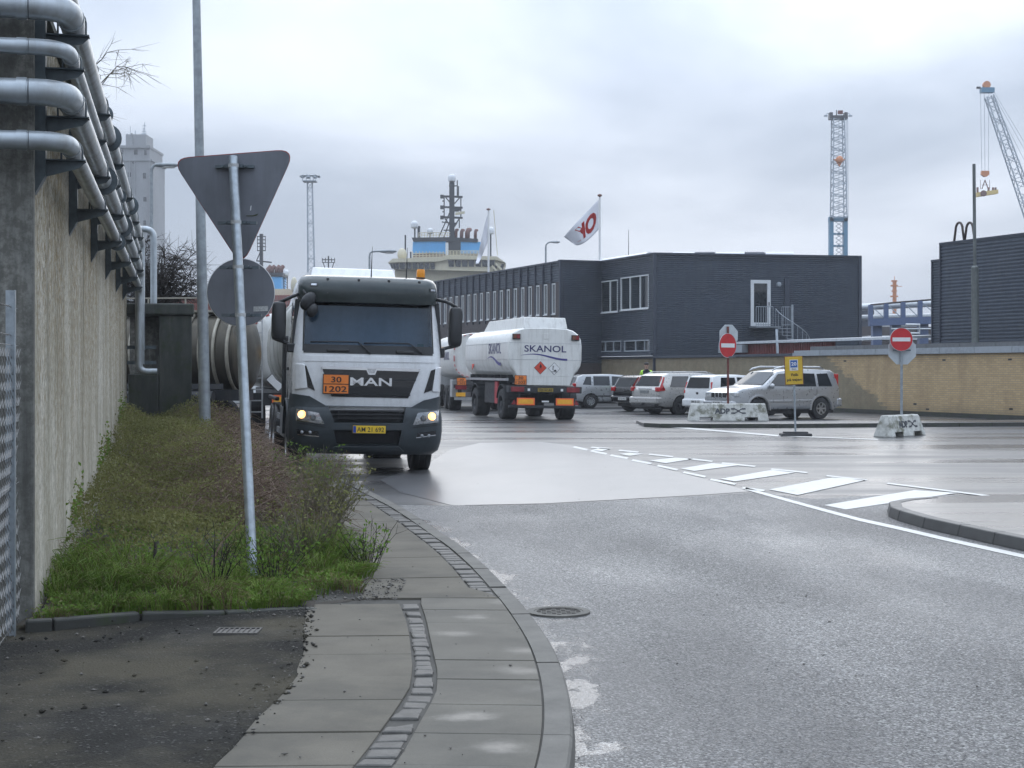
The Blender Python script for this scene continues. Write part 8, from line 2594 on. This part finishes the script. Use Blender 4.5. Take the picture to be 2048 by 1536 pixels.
mb = MB(); mb.box(-1.1,2.2,-.02,2.5,2.96,3.55); mb.build('coach_roof', 'paint_black', ctr, bevel=.08)
for x_ in (-.5, 1.6): make_wheel(ctr, x_, .3, .45, .3, tyre='rubber')

# ---- flags ---------------------------------------------------------------------------------
def flag(label, u, vt, Y, Yb, fn, fm, pole_r, letters=None):
    b = P(u, 740, Y); root = empty('flagpole', (b.x, Y, 0)); tag(root, label, 'flag')
    zt_ = EYE-(vt-HZ)*Y/F
    mb = MB(); mb.tube([(0,0,0),(0,0,zt_)], [pole_r*1.4, pole_r], 10); mb.build('pole', 'white_plain', root, smooth=40)
    mb = MB(); mb.lathe([(.01,zt_),(pole_r*2.2,zt_+.05),(pole_r*2.2,zt_+.12),(.01,zt_+.17)], 12); mb.build('finial', 'ship_brown', root, smooth=40)
    n1, n2 = 24, 12
    V = [tuple(fn(i/n1, j/n2)-Vector((b.x, Y, 0))) for i in range(n1+1) for j in range(n2+1)]
    Fs = [(i*(n2+1)+j, i*(n2+1)+j+1, (i+1)*(n2+1)+j+1, (i+1)*(n2+1)+j) for i in range(n1) for j in range(n2)]
    mb = MB(); mb.add(V, Fs); cl = mb.build('cloth', fm, root, smooth=True)
    sd = cl.modifiers.new('thick', 'SOLIDIFY'); sd.thickness = .006
    if letters:
        for off in (-.014, .014):
            o = text_mesh(letters, 1, 1, 'lettering', 'flag_red', cl, (0,0,0), (1,0,0), (0,1,0), bold=.05, depth=0.0)
            co = np.zeros(len(o.data.vertices)*3); o.data.vertices.foreach_get('co', co); co = co.reshape(-1,3)
            for i in range(len(co)):
                s_, t_ = .07+co[i,0]*.72, .84-co[i,1]*.62
                q = fn(s_, t_)+Vector((0,off,0))-Vector((b.x, Y, 0)); co[i] = q
            o.data.vertices.foreach_set('co', co.ravel()); o.data.update()
            
    return root
def ok_fn(s_, t_):
    a = Vector((1197-69*s_+2*s_*(1-s_)*3, 399+74*s_-12*s_*(1-s_))); b = Vector((1197-47*s_-14*s_*(1-s_), 459+30*s_+44*s_*(1-s_)))
    q = a.lerp(b, t_); p = P(q.x, q.y, 82.); p.y += .22*math.sin(s_*7+t_*1.5)*s_; return p
flag('white flag with red OK letters blowing beside its pole over the office roof', 1199.5, 394, 82., 0, ok_fn, 'flag_white', .055, 'OK')
def w_fn(s_, t_):
    a = Vector((976-22*s_, 428+100*s_**1.3)); b = Vector((976-18*s_, 482+46*s_))
    q = a.lerp(b, t_); p = P(q.x-5*math.sin(t_*3)*s_, q.y, 112.); p.y += .35*math.sin(s_*9+t_*2)*(s_*.8+.1); return p
flag('limp plain white flag hanging on its pole in front of the vessel', 977, 421, 112., 0, w_fn, 'flag_white', .07)
# ================================================================== damp harbour air
hz_m = bpy.data.materials.new('damp_air'); hz_m.use_nodes = True
ht = hz_m.node_tree; ht.nodes.clear()
ho = ht.nodes.new('ShaderNodeOutputMaterial'); hv = ht.nodes.new('ShaderNodeVolumePrincipled')
hv.inputs['Color'].default_value = (.92, .95, 1, 1); hv.inputs['Density'].default_value = .0006; hv.inputs['Anisotropy'].default_value = .2
ht.links.new(hv.outputs[0], ho.inputs['Volume'])
_M['damp_air'] = hz_m
m = MB(); m.box(-1502, 1502, -62, 3002, -1.6, 70)
o = m.build('haze', 'damp_air'); tag(o, 'thin damp haze over the harbour', kind='stuff')
